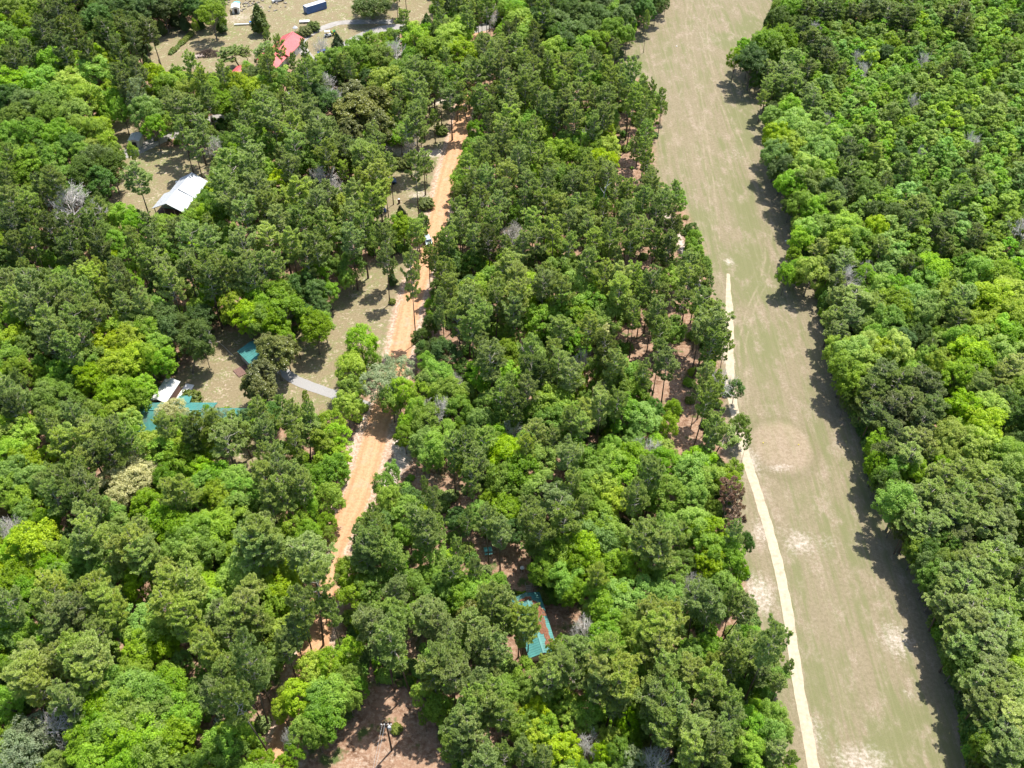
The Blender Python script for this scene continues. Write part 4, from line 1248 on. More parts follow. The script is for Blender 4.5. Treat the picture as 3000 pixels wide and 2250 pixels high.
P;-65.4;171.4;3.2;18.7;0;0;2R4,7
P;-56.8;172.5;3.2;18.7;0;0;2R2,7
P;-70.1;173.6;3.2;18.7;0;0;2R6,7
P;-75.0;174.0;3.7;16.8;0.06;0.03;2R7,7
P;-60.7;174.1;3.2;18.7;0;0;2R3,7
P;-81.2;175.2;4.1;15.8;0.02;0.01;2L7,7
P;-83.9;175.2;3.2;18.8;0;0;2L6,7
P;-29.6;177.5;2.2;17.1;0.02;0.01;2R1,7
P;-45.5;179.6;3.6;19.6;0;0;2L7,8
P;-69.8;180.8;3.6;19.6;0;0;2L1,8
P;-61.8;180.8;3.6;19.6;0;0;2L3,8
P;-37.9;182.7;3.3;18.9;0;0;2R2,8
P;-75.7;183.1;3.6;19.7;0;0;2L0,8
P;-20.2;183.9;2.0;12.7;0.01;-0;2R0,8
P;10.0;186.2;3.3;19.0;0;0;1L0,10
P;-35.9;187.4;3.4;19.1;0;0;2R1,8
P;-55.2;188.5;3.7;19.8;0;0;2L5,8
P;-44.3;189.3;3.4;19.1;0;0;2R4,8
P;-63.4;190.0;4.3;21.3;0;0;2L2,8
P;-50.3;190.3;3.7;19.9;0;0;2L6,8
P;-39.1;192.3;3.4;19.2;0;0;2R3,8
P;-59.4;193.9;4.0;20.7;0;0;2L4,8
P;-67.6;195.8;4.1;20.7;0;0;2L3,9
P;-47.4;195.9;3.8;20.0;0;0;2R5,8
P;-62.4;200.7;4.4;21.6;0;0;2R3,9
P;-71.9;203.5;4.2;21.0;0;0;*right of the white-roofed house
P;103.2;204.3;3.6;12.7;0;0;0L0,9
P;-67.0;208.3;4.2;21.1;0;0;2L4,9
P;-96.0;210.4;3.8;17.7;0;-0.01;*left of the white-roofed house
P;-71.3;210.8;4.6;21.9;0;0;2L2,9
P;-24.8;211.8;2.8;21.2;-0.01;-0.01;2R1,9
P;-57.1;213.6;3.6;19.7;0;0;2R2,9
P;2.2;216.4;3.7;19.8;0;0;1L0,11
P;-57.6;222.0;4.0;20.7;0;0;2L4,10
P;-24.0;224.2;2.7;13.6;0.04;0;*!below and left of the sandy driveway
P;-52.4;228.7;4.1;20.9;0;0;2R2,10
P;-58.9;230.3;4.1;20.9;0;0;2L5,10
P;-64.4;233.9;4.5;21.8;0;0;2L3,10
P;-26.4;236.1;3.9;20.3;0;0;*above and left of the sandy driveway
P;-55.1;237.7;3.9;20.3;0;0;2R3,10
P;-88.1;239.3;3.9;20.3;0;0;2L1,10
P;-69.4;242.2;4.3;21.2;0;0;2L2,10
P;-94.0;244.2;3.9;20.5;0;0;2L0,10
P;33.5;247.0;3.3;20.9;0.06;0;1R0,12
P;26.7;247.6;4.0;20.5;0;0;1L2,12
P;-22.7;250.9;2.2;10.8;0;0.02;*above the sandy driveway
P;-8.9;253.5;3.6;16.5;-0.02;0.01;1L0,12
P;-12.8;254.4;2.2;17.7;-0.09;0;2R0,11
P;34.6;257.9;3.3;22.8;-0.01;-0.01;1R1,12
P;-21.3;259.7;2.9;17.1;0.02;0.02;2L1,11
P;16.1;264.4;4.1;21.0;0;0;1L1,12
P;-93.7;268.9;2.8;19.6;-0.07;-0.03;*below and left of the brush pile
P;84.1;273.6;4.3;13.8;0;0;0L0,10
P;-71.8;282.6;2.1;18.4;0;-0;*!left of the red-roofed house
P;-77.8;292.9;3.7;11.1;-0.15;-0.06;2L2,12
P;-90.2;298.3;4.8;7.6;-0.25;-0.03;*!right of the brush pile
P;-87.6;300.4;2.8;6.3;-0.05;-0.06;2L1,12
R;40.2;106.4;2.6;12.0;0;0;1L0,0
R;42.4;110.8;2.0;11.6;0;0;1L1,1
R;41.0;113.0;3.1;12.4;0;0;1L0,1
R;22.4;330.6;2.2;11.7;0;0;1L0,2
S;-18.8;70.3;0.9;1.2;0;0;*above and right of the utility pole
S;-69.7;144.1;2.3;3.3;0;0;*above and left of the hidden teal house
S;-29.0;177.8;0.9;1.3;0;0;2L0,1
S;-90.2;208.0;2.4;3.4;0;0;*below the white-roofed house
S;-23.3;218.3;2.1;2.9;0;0;2R0,3
S;-30.7;238.3;2.2;3.1;0;0;2L2,3
S;-33.9;238.5;2.0;2.8;0;0;2L1,3
S;-45.0;239.1;2.2;3.1;0;0;2L0,3
S;-21.1;256.6;1.9;2.6;0;0;*above the sandy driveway
S;33.4;306.3;2.1;2.9;0;0;1L0,1
S;36.1;307.1;1.6;2.2;0;0;1L1,1
S;-75.0;322.5;1.0;1.4;0;0;*!above and right of the red-roofed house
S;-72.0;322.7;2.3;3.2;0;0;*below and left of the blue container
S;-69.8;326.4;2.3;3.2;0;0;*below the blue container
W;-74.3;113.5;2.9;11.0;0;0;2L1,0
W;-76.2;116.3;3.3;11.5;0;0;2L0,0
W;-71.6;116.6;3.3;11.5;0;0;2R1,0
W;-73.8;117.5;3.6;12.1;0;0;2L2,0
W;-70.8;119.3;2.4;10.1;0;0;2R0,0
W;-72.6;120.5;3.3;11.6;0;0;2L3,0
W;-68.0;133.1;1.9;9.2;0;0;*!left of the hidden teal house
W;-70.7;133.7;2.8;10.8;0;0;2L0,1
W;-69.6;135.3;2.5;10.3;0;0;*!below the grey shed roof
W;19.2;140.1;2.6;10.4;0;0;1L0,0
W;20.5;159.9;3.1;11.3;0;0;1L0,1
Y;36.1;64.0;2.6;10.3;0;0;1R0,0
Y;3.4;65.7;2.6;10.4;0;0;1L0,0
Y;4.7;67.7;2.6;10.4;0;0;1L1,0
Y;3.5;69.5;2.6;10.5;0;0;1L3,1
Y;9.6;69.5;2.6;10.5;0;0;1R1,1
Y;11.6;70.2;2.6;10.5;0;0;1R0,1
Y;8.2;71.4;2.9;10.9;0;0;1R2,1
Y;-33.6;72.1;2.9;11.0;0;0;1L0,1
Y;-32.1;76.9;3.0;11.1;0;0;1L1,1
Y;-30.2;77.7;3.0;11.1;0;0;1L2,1
Y;-38.0;84.1;3.5;10.2;0;0;2L0,0
Y;-51.9;88.4;3.4;11.8;0;0;2L0,1
Y;-40.2;89.2;3.1;11.3;0;0;2R2,1
Y;-39.2;91.4;3.5;11.9;0;0;2R0,1
Y;-51.8;91.6;3.2;11.4;0;0;2L1,1
Y;-45.1;93.3;3.5;11.9;0;0;2L3,1
Y;-47.4;94.0;3.8;12.4;0;0;2L2,1
Y;-40.5;94.2;3.5;12.0;0;0;2R1,1
Y;34.8;97.5;3.0;11.0;0;0;1L0,2
Y;-83.1;99.0;3.6;12.1;0;0;2L2,2
Y;-88.5;100.0;3.6;12.1;0;0;2L0,2
Y;-85.6;100.7;4.5;13.6;0;0;2L1,2
Y;-54.0;104.4;3.6;12.2;0;0;2R0,2
Y;-50.8;109.5;3.4;11.8;0;0;2R0,3
Y;18.7;111.2;3.1;11.3;0;0;1L1,3
Y;-54.6;112.4;3.5;11.9;0;0;2L1,3
Y;17.4;114.6;3.5;11.9;0;0;1L0,3
Y;-53.5;115.3;3.5;11.9;0;0;2L2,3
Y;-94.3;120.5;3.2;11.5;0;0;2L0,3
Y;-98.4;122.2;3.6;12.1;0;0;2L1,4
Y;-68.3;122.6;3.6;12.1;0;0;2R1,4
Y;89.4;123.8;3.9;12.7;0;0;0L1,0
Y;-64.4;124.1;3.6;12.1;0;0;*below and left of the hidden teal house
Y;-71.9;124.4;3.3;11.6;0;0;2L3,4
Y;93.2;124.9;3.6;12.2;0;0;0R1,0
Y;-100.4;126.5;3.3;11.6;0;0;2L0,4
Y;86.8;127.0;3.7;12.2;0;0;0L0,0
Y;-97.6;127.3;3.3;11.7;0;0;2L2,4
Y;94.8;129.9;4.0;12.8;0;0;0L2,0
Y;97.2;134.1;4.1;12.9;0;0;0R0,0
Y;10.2;134.5;3.8;12.4;0;0;1L0,4
Y;92.7;135.3;3.8;12.4;0;0;0L1,1
Y;8.0;135.5;4.4;13.5;0;0;1L0,5
Y;-82.9;137.5;3.8;12.4;0;0;2L1,5
Y;-80.3;139.2;3.5;11.9;0;0;*left of the grey shed roof
Y;-34.5;146.5;3.6;12.1;0;0;2R0,5
Y;75.1;147.0;3.9;12.7;0;0;0L0,1
Y;100.1;147.0;3.9;12.7;0;0;0R0,1
Y;-84.6;147.4;3.6;12.1;0;0;2L2,5
Y;-81.8;149.3;3.6;12.1;0;0;*above and left of the grey shed roof
Y;-89.8;149.3;3.6;12.1;0;0;2L0,5
Y;73.4;150.8;4.0;12.7;0;0;0L0,2
Y;98.8;150.8;4.0;12.7;0;0;0L3,2
Y;83.5;152.2;4.0;12.8;0;0;0L2,2
Y;-88.7;152.7;4.0;12.8;0;0;2L1,6
Y;77.1;153.1;3.6;12.2;0;0;0L1,2
Y;-83.9;154.7;4.0;12.8;0;0;2R0,6
Y;101.7;154.7;4.0;12.8;0;0;0L4,2
Y;-109.2;155.1;3.7;12.2;0;0;2L0,6
Y;-87.2;156.7;4.0;12.9;0;0;2L2,6
Y;107.9;157.7;4.1;12.9;0;0;0R1,2
Y;105.2;159.7;4.1;12.9;0;0;0R2,2
Y;111.8;162.3;4.5;13.6;0;0;0R0,2
Y;13.1;164.9;4.5;13.7;0;0;1L0,6
Y;-62.7;166.9;3.8;12.5;0;0;2L0,7
Y;109.9;168.7;4.6;13.8;0;0;0L2,3
Y;114.5;169.7;4.6;13.8;0;0;0R0,3
Y;100.3;171.3;3.9;12.6;0;0;0L1,3
Y;99.1;179.2;4.3;13.4;0;0;0L0,3
Y;83.1;196.1;4.2;13.1;0;0;0L0,4
Y;83.1;221.4;4.5;13.6;0;0;0L1,5
Y;78.2;222.2;4.9;14.4;0;0;0L0,5
Y;-131.5;225.9;4.5;13.7;0;0;2L0,8
Y;76.9;232.1;4.6;13.8;0;0;0L0,6
Y;79.9;243.1;5.7;15;0;0;0L1,6
Y;-134.6;260.6;4.9;14.4;0;0;2L0,9
Y;-126.4;260.6;4.9;14.4;0;0;2L2,9
Y;-133.1;267.4;5.5;15;0;0;2L1,9
Y;-37.7;269.3;6.1;15;0;0;2R1,9
Y;-129.3;276.2;5.6;15;0;0;2L3,9
Y;-17.0;289.5;5.3;15;0;0;2R0,9
Y;-20.4;299.3;5.4;15;0;0;2L0,10
p;26.2;60.6;2.6;17.3;0;0;1L0,0
p;27.0;62.9;2.7;17.4;0;0;1L1,0
p;76.6;68.8;3.2;12.2;0;0;0L0,0
p;15.4;70.7;3.0;18.1;0;0;1L2,1
p;-72.4;70.9;2.6;17.1;0;0;2L2,0
p;29.0;71.2;3.0;18.1;0;0;1R0,1
p;-75.3;71.6;2.6;17.2;0;0;2L0,0
p;5.8;72.3;2.4;16.7;0;0;1L0,1
p;27.8;72.4;2.8;17.7;0;0;1R1,1
p;-64.9;72.6;2.6;17.2;0;0;2R0,0
p;-74.0;72.9;2.6;17.2;0;0;2L1,0
p;14.1;73.0;3.0;18.2;0;0;1L1,1
p;-67.4;73.5;2.8;17.7;0;0;2R1,0
p;17.1;73.5;2.8;17.7;0;0;1L3,1
p;7.6;74.4;2.6;17.2;0;0;*below and right of the long teal roof
p;-65.6;74.6;3.2;18.8;0;0;2L3,1
p;15.5;75.1;3.0;18.3;0;0;1L1,2
p;-69.5;75.5;2.8;17.8;0;0;2L1,1
p;-68.0;76.1;3.3;18.8;0;0;2L2,1
p;-76.0;76.7;2.9;15.4;0;0;2L0,1
p;-64.9;76.8;2.6;17.3;0;0;2R2,1
p;-48.0;77.0;2.4;16.8;0;0;2R1,1
p;22.2;77.1;2.8;17.8;0;0;1R2,2
p;21.0;79.3;2.9;17.9;0;0;1L2,2
p;23.9;79.6;3.1;18.4;0;0;1R1,2
p;22.1;81.2;3.1;18.5;0;0;1L3,2
p;-44.1;82.3;2.7;17.5;0;0;2R0,1
p;25.3;82.3;2.7;17.5;0;0;1R0,2
p;-53.2;83.7;2.7;17.5;0;0;2R1,2
p;-55.2;84.3;2.9;18.1;0;0;2L3,2
p;-43.1;84.3;2.9;18.1;0;0;2R0,2
p;-67.1;85.1;2.7;17.5;0;0;2L2,2
p;-68.4;87.1;3.0;18.1;0;0;2L1,2
p;-54.1;88.3;3.0;18.2;0;0;2R2,2
p;-76.3;88.5;2.5;17.1;0;0;2L0,2
p;-56.4;89.8;2.8;17.7;0;0;2L4,2
p;-63.0;93.7;2.6;17.2;0;0;2R1,3
p;-66.7;95.5;2.6;17.3;0;0;2L1,3
p;-65.0;96.2;3.1;18.4;0;0;2L2,3
p;-62.9;96.5;2.6;17.3;0;0;2R0,3
p;-72.8;98.7;2.9;17.9;0;0;2L0,3
p;-59.9;109.4;2.8;17.7;0;0;2L0,4
p;80.5;124.7;3.0;11.9;0;0;0L0,1
p;1.5;162.7;3.4;19.1;0;0;1L0,3
p;-94.3;168.6;3.2;18.6;0;0;2L0,5
p;-56.6;181.9;3.6;19.6;0;0;2L0,6
p;-52.2;182.7;3.3;18.9;0;0;2L1,6
p;-35.3;199.3;3.5;19.4;0;0;2L1,7
p;-52.9;200.3;4.1;20.9;0;0;2L0,7
p;-34.4;209.4;3.6;19.6;0;0;2R0,7
p;-1.9;236.1;3.9;20.3;0;0;1L0,4
y;117.0;165.2;3.4;10.1;0;0;0L0,0
y;119.4;171.8;2.8;9.2;0;0;0R0,1
y;106.7;172.5;3.2;9.8;0;0;0L0,1
y;119.1;176.4;2.4;8.7;0;0;0L1,1
y;105.6;178.5;2.8;9.2;0;0;0L5,2
y;89.0;180.5;3.5;10.2;0;0;0L1,2
y;121.6;181.3;3.7;10.5;0;0;0R1,2
y;117.2;181.7;3.1;9.7;0;0;0R2,2
y;109.7;183.7;3.7;10.5;0;0;0L6,2
y;92.1;183.8;3.7;10.6;0;0;0L2,2
y;97.2;184.0;2.6;8.9;0;0;0L4,2
y;117.2;186.3;3.7;10.6;0;0;0R3,2
y;124.9;186.6;3.0;9.5;0;0;0R0,2
y;85.3;187.5;3.0;9.6;0;0;0L0,2
y;94.8;188.1;3.4;10.1;0;0;0L3,2
y;118.7;190.3;2.8;9.2;0;0;0R4,2
y;88.5;191.6;3.0;9.5;0;0;0L2,3
y;127.8;191.7;2.9;9.4;0;0;0R0,3
y;100.8;192.0;3.9;10.9;0;0;0L6,3
y;123.5;192.5;2.5;8.8;0;0;0R3,3
y;109.1;192.7;2.6;8.9;0;0;0L8,3
y;92.5;193.2;3.2;9.7;0;0;0L3,3
y;118.6;194.5;2.6;8.9;0;0;0R6,3
y;96.8;194.6;3.2;9.8;0;0;0L5,3
y;112.7;196.3;3.9;10.8;0;0;0R8,3
y;121.2;197.2;2.6;8.9;0;0;0R5,3
y;87.5;197.9;2.5;8.8;0;0;0L1,3
y;118.1;198.2;2.5;8.7;0;0;0R7,3
y;95.7;198.9;3.4;10.2;0;0;0L4,3
y;124.3;199.1;2.9;9.4;0;0;0R4,3
y;104.5;199.3;2.4;8.6;0;0;0L7,3
y;113.5;201.4;3.7;10.6;0;0;0L9,3
y;127.8;202.1;3.1;9.7;0;0;0R2,3
y;131.7;203.4;2.7;9.0;0;0;0R1,3
y;118.0;203.9;3.8;10.7;0;0;0R8,4
y;88.8;204.0;2.5;8.7;0;0;0L0,3
y;122.2;205.9;2.4;8.6;0;0;0R7,4
y;109.6;206.0;2.7;9.1;0;0;0L12,4
y;89.5;207.3;3.0;9.5;0;0;0L1,4
y;101.5;208.1;2.7;9.1;0;0;0L6,4
y;105.4;208.4;3.1;9.6;0;0;0L9,4
y;96.0;208.7;4.0;11.0;0;0;0L4,4
y;129.0;209.1;3.9;10.9;0;0;0R1,4
y;124.6;209.6;2.9;9.3;0;0;0R4,4
y;109.1;209.9;3.2;9.8;0;0;0L11,4
y;91.8;210.1;2.7;9.1;0;0;0L3,4
y;134.5;212.3;3.4;10.1;0;0;0R0,4
y;120.6;212.4;3.0;9.6;0;0;0R9,4
y;114.0;212.6;2.4;8.7;0;0;0R11,4
y;99.0;212.8;2.9;9.4;0;0;0L5,4
y;130.7;212.8;2.4;8.7;0;0;0R2,4
y;104.6;213.8;4.0;11.0;0;0;0L7,4
y;125.0;214.6;3.2;9.9;0;0;0R6,4
y;131.3;216.6;2.4;8.7;0;0;0R3,4
y;115.4;217.5;2.8;9.2;0;0;0L13,4
y;110.5;217.5;2.4;8.6;0;0;0L10,4
y;86.3;217.7;2.5;8.7;0;0;0L0,4
y;119.8;217.7;3.2;9.8;0;0;0R10,4
y;93.7;218.7;2.7;9.0;0;0;0L2,4
y;126.5;218.7;3.4;10.1;0;0;0R5,4
y;137.0;219.7;3.1;9.6;0;0;0R1,5
y;108.4;220.0;2.5;8.7;0;0;0L8,4
y;130.7;220.5;3.5;10.3;0;0;0R6,5
y;100.0;222.5;2.7;9.0;0;0;0L4,5
y;116.5;223.1;2.9;9.4;0;0;0L11,5
y;125.7;223.6;3.3;10.0;0;0;0R11,5
y;137.8;224.2;3.7;10.5;0;0;0R2,5
y;131.5;225.4;3.5;10.2;0;0;0R7,5
y;95.3;225.5;3.3;9.9;0;0;0L3,5
y;119.6;225.9;2.7;9.1;0;0;0L12,5
y;90.8;226.0;3.0;9.5;0;0;0L2,5
y;101.3;226.6;3.1;9.6;0;0;0L5,5
y;108.9;227.0;3.0;9.5;0;0;0L7,5
y;126.8;227.1;2.5;8.7;0;0;0R12,5
y;115.2;228.2;2.1;8.2;0;0;0L9,5
y;141.6;228.3;3.7;10.6;0;0;0R0,5
y;136.0;229.5;2.6;8.8;0;0;0R4,5
y;130.5;229.5;3.1;9.6;0;0;0R9,5
y;121.7;229.8;3.2;9.8;0;0;0L13,5
y;111.7;230.4;3.2;9.8;0;0;0L8,5
y;106.8;230.8;3.0;9.5;0;0;0L6,5
y;124.9;231.8;2.7;9.1;0;0;0L14,5
y;140.0;232.0;2.1;8.2;0;0;0R3,5
y;136.6;233.1;2.6;8.9;0;0;0R5,5
y;118.5;233.1;3.7;10.5;0;0;0L10,5
y;88.2;233.2;2.5;8.8;0;0;0L0,5
y;131.2;234.6;2.9;9.4;0;0;0R10,5
y;127.1;235.6;3.3;10.0;0;0;0R9,6
y;103.9;235.9;3.1;9.7;0;0;0L10,6
y;134.9;236.0;2.2;8.3;0;0;0R8,5
y;89.4;236.3;2.7;9.0;0;0;0L1,5
y;121.7;236.7;3.7;10.6;0;0;0R12,6
y;140.0;237.6;3.1;9.7;0;0;0R3,6
y;99.5;238.4;2.7;9.0;0;0;0L7,6
y;94.0;238.8;3.2;9.8;0;0;0L4,6
y;125.3;239.6;3.5;10.2;0;0;0R10,6
y;114.9;239.8;2.7;9.1;0;0;0L16,6
y;106.5;240.1;2.7;9.0;0;0;0L11,6
y;139.0;241.2;3.0;9.4;0;0;0R4,6
y;119.2;241.2;3.5;10.2;0;0;0R14,6
y;90.7;241.8;3.8;10.6;0;0;0L2,6
y;97.6;242.9;3.8;10.7;0;0;0L5,6
y;142.6;243.2;2.6;8.9;0;0;0R2,6
y;110.8;243.4;2.8;9.3;0;0;0L12,6
y;146.7;243.6;3.7;10.5;0;0;0R1,6
y;129.9;243.7;3.5;10.3;0;0;0R8,6
y;115.4;244.1;3.8;10.7;0;0;0L15,6
y;124.5;244.2;2.2;8.3;0;0;0R13,6
y;134.6;244.6;2.9;9.4;0;0;0R6,6
y;106.1;245.2;3.9;10.8;0;0;0L9,6
y;120.4;247.8;3.1;9.7;0;0;0R15,6
y;89.8;247.8;2.6;8.9;0;0;0L1,6
y;149.4;248.5;3.7;10.5;0;0;0R0,6
y;127.4;248.5;3.8;10.7;0;0;0R11,6
y;140.0;249.1;3.6;10.4;0;0;0R5,6
y;134.0;250.2;3.4;10.2;0;0;0R7,6
y;100.3;250.3;2.6;9.0;0;0;0L6,6
y;115.4;250.8;2.9;9.3;0;0;0L13,6
y;104.5;251.4;3.1;9.6;0;0;0L8,6
y;88.8;252.0;3.9;10.8;0;0;0L0,6
y;95.5;252.7;2.3;8.4;0;0;0L3,6
y;118.2;252.7;2.3;8.4;0;0;0L14,6
y;122.8;254.3;2.9;9.4;0;0;0L16,7
y;132.2;254.3;2.7;9.0;0;0;0R12,7
y;142.2;255.2;3.4;10.1;0;0;0R6,7
y;147.4;255.4;2.9;9.4;0;0;0R4,7
y;104.8;255.7;3.4;10.1;0;0;0L8,7
y;127.0;256.2;3.9;10.8;0;0;0R14,7
y;151.8;256.4;2.8;9.3;0;0;0R0,7
y;138.5;256.6;3.0;9.4;0;0;0R9,7
y;111.8;256.8;3.5;10.3;0;0;0L13,7
y;92.0;259.1;2.9;9.3;0;0;0L2,7
y;149.0;259.4;3.0;9.5;0;0;0R3,7
y;101.3;260.0;3.0;9.6;0;0;0L5,7
y;137.6;260.5;3.5;10.2;0;0;0R10,7
y;144.9;260.7;3.9;10.8;0;0;0R5,7
y;96.1;260.9;3.2;9.7;0;0;0L4,7
y;152.3;261.7;2.3;8.5;0;0;0R1,7
y;109.0;261.9;3.7;10.6;0;0;0L11,7
y;127.9;262.1;3.1;9.6;0;0;0L17,7
y;104.0;263.6;3.7;10.5;0;0;0L7,7
y;135.4;264.3;3.5;10.2;0;0;0R11,7
y;96.6;265.4;3.2;9.8;0;0;0L3,7
y;91.3;265.9;3.5;10.3;0;0;0L1,7
y;142.6;266.0;3.3;9.9;0;0;0R8,7
y;116.2;266.1;2.8;9.2;0;0;0L14,7
y;112.8;266.3;2.3;8.5;0;0;0L12,7
y;129.7;266.4;3.1;9.7;0;0;0R15,7
y;108.5;267.7;3.4;10.1;0;0;0L9,7
y;154.0;269.0;3.9;10.8;0;0;0R2,7
y;126.2;269.3;3.5;10.2;0;0;0L15,7
y;91.5;270.4;3.3;10.0;0;0;0L0,7
y;133.1;271.0;2.4;8.6;0;0;0R13,7
y;104.6;271.0;2.4;8.6;0;0;0L6,7
y;147.3;271.0;2.4;8.6;0;0;0R7,7
y;95.8;272.0;3.9;10.9;0;0;0L1,8
y;101.0;272.3;3.6;10.4;0;0;0L2,8
y;110.5;272.3;3.2;9.7;0;0;0L10,7
y;121.1;273.1;3.8;10.7;0;0;0L12,8
y;141.0;273.3;3.2;9.8;0;0;0R9,8
y;116.9;273.9;2.9;9.3;0;0;0L8,8
y;130.6;274.5;2.9;9.3;0;0;0R13,8
y;150.9;274.7;2.8;9.3;0;0;0R4,8
y;106.2;275.5;3.9;10.9;0;0;0L4,8
y;137.7;276.1;3.2;9.9;0;0;0R11,8
y;155.9;277.0;3.2;9.9;0;0;0R2,8
y;147.7;277.7;3.1;9.7;0;0;0R5,8
y;119.6;279.7;3.3;9.9;0;0;0L9,8
y;126.5;280.8;2.4;8.6;0;0;0L13,8
y;159.5;281.2;4.0;11.0;0;0;0R1,8
y;115.5;281.3;3.0;9.4;0;0;0L6,8
y;131.1;282.3;3.4;10.0;0;0;0L14,8
y;155.2;282.4;3.0;9.4;0;0;0R3,8
y;135.4;283.0;3.1;9.7;0;0;0R12,8
y;96.0;283.6;2.9;9.4;0;0;0L0,8
y;147.8;283.8;2.9;9.3;0;0;0R7,8
y;104.3;284.0;3.1;9.6;0;0;0L3,8
y;118.1;285.8;2.5;8.7;0;0;0L7,8
y;122.4;287.8;3.3;9.9;0;0;0L10,8
y;143.1;288.3;3.7;10.5;0;0;0R10,8
y;114.3;289.6;3.6;10.5;0;0;0L5,8
y;147.8;289.8;2.9;9.4;0;0;0R8,8
y;163.4;290.7;3.2;9.8;0;0;0R0,8
y;126.3;291.5;3.7;10.5;0;0;0L11,8
y;152.5;292.4;3.7;10.5;0;0;0R6,8
y;145.0;294.5;3.8;10.7;0;0;0R9,9
y;130.9;294.6;3.4;10.0;0;0;0R14,9
y;111.7;296.0;3.5;10.2;0;0;0L6,9
y;161.8;296.2;3.8;10.6;0;0;0R1,9
y;141.1;296.3;2.5;8.8;0;0;0R11,9
y;107.4;296.9;3.1;9.7;0;0;0L4,9
y;103.2;297.2;3.2;9.8;0;0;0L1,9
y;116.1;297.3;3.7;10.6;0;0;0L9,9
y;110.1;300.4;3.3;9.9;0;0;0L5,9
y;125.4;301.3;3.0;9.5;0;0;0L12,9
y;161.9;301.5;3.5;10.2;0;0;0R2,9
y;158.1;301.7;2.5;8.8;0;0;0R5,9
y;132.0;302.2;4.0;11.0;0;0;0L14,9
y;153.9;303.7;3.8;10.7;0;0;0R6,9
y;105.8;303.8;3.3;10.0;0;0;0L2,9
y;144.5;304.8;3.2;9.8;0;0;0R10,9
y;140.0;306.6;3.8;10.7;0;0;0R12,9
y;159.9;306.6;3.8;10.6;0;0;0R4,9
y;102.2;306.7;3.9;10.8;0;0;0L0,9
y;117.9;306.7;3.7;10.6;0;0;0L7,9
y;129.2;307.3;2.6;8.9;0;0;0L13,9
y;108.1;308.3;3.5;10.2;0;0;0L3,9
y;122.4;308.6;3.6;10.4;0;0;0L10,9
y;153.9;310.1;3.3;10.0;0;0;0R8,9
y;135.7;311.4;3.3;10.0;0;0;0L15,9
y;124.2;312.5;3.1;9.7;0;0;0L11,9
y;120.4;313.0;2.6;8.9;0;0;0L8,9
y;141.2;313.0;2.6;8.9;0;0;0R13,9
y;157.4;313.7;3.7;10.5;0;0;0R7,9
y;164.9;313.9;3.4;10.1;0;0;0R3,9
y;173.0;317.1;3.6;10.4;0;0;0R0,9
y;139.3;318.2;3.3;10.0;0;0;0L4,10
y;151.0;320.3;3.5;10.2;0;0;0L7,10
y;164.7;321.2;3.6;10.5;0;0;0R2,10
y;156.2;323.0;3.3;9.9;0;0;0R5,10
y;178.1;324.8;4.0;11.0;0;0;0R0,10
y;166.3;324.9;2.7;9.0;0;0;0R3,10
y;117.5;327.8;3.7;10.5;0;0;0L0,10
y;148.7;328.6;2.7;9.0;0;0;0L6,10
y;129.2;329.1;3.2;9.8;0;0;0L2,10
y;124.2;329.6;3.2;9.7;0;0;0L1,10
y;170.1;332.0;3.2;9.8;0;0;0R1,10
y;147.3;333.5;3.8;10.8;0;0;0L5,10
y;131.2;335.2;3.6;10.4;0;0;0L3,10
y;162.2;336.9;3.6;10.4;0;0;0R4,10
"""
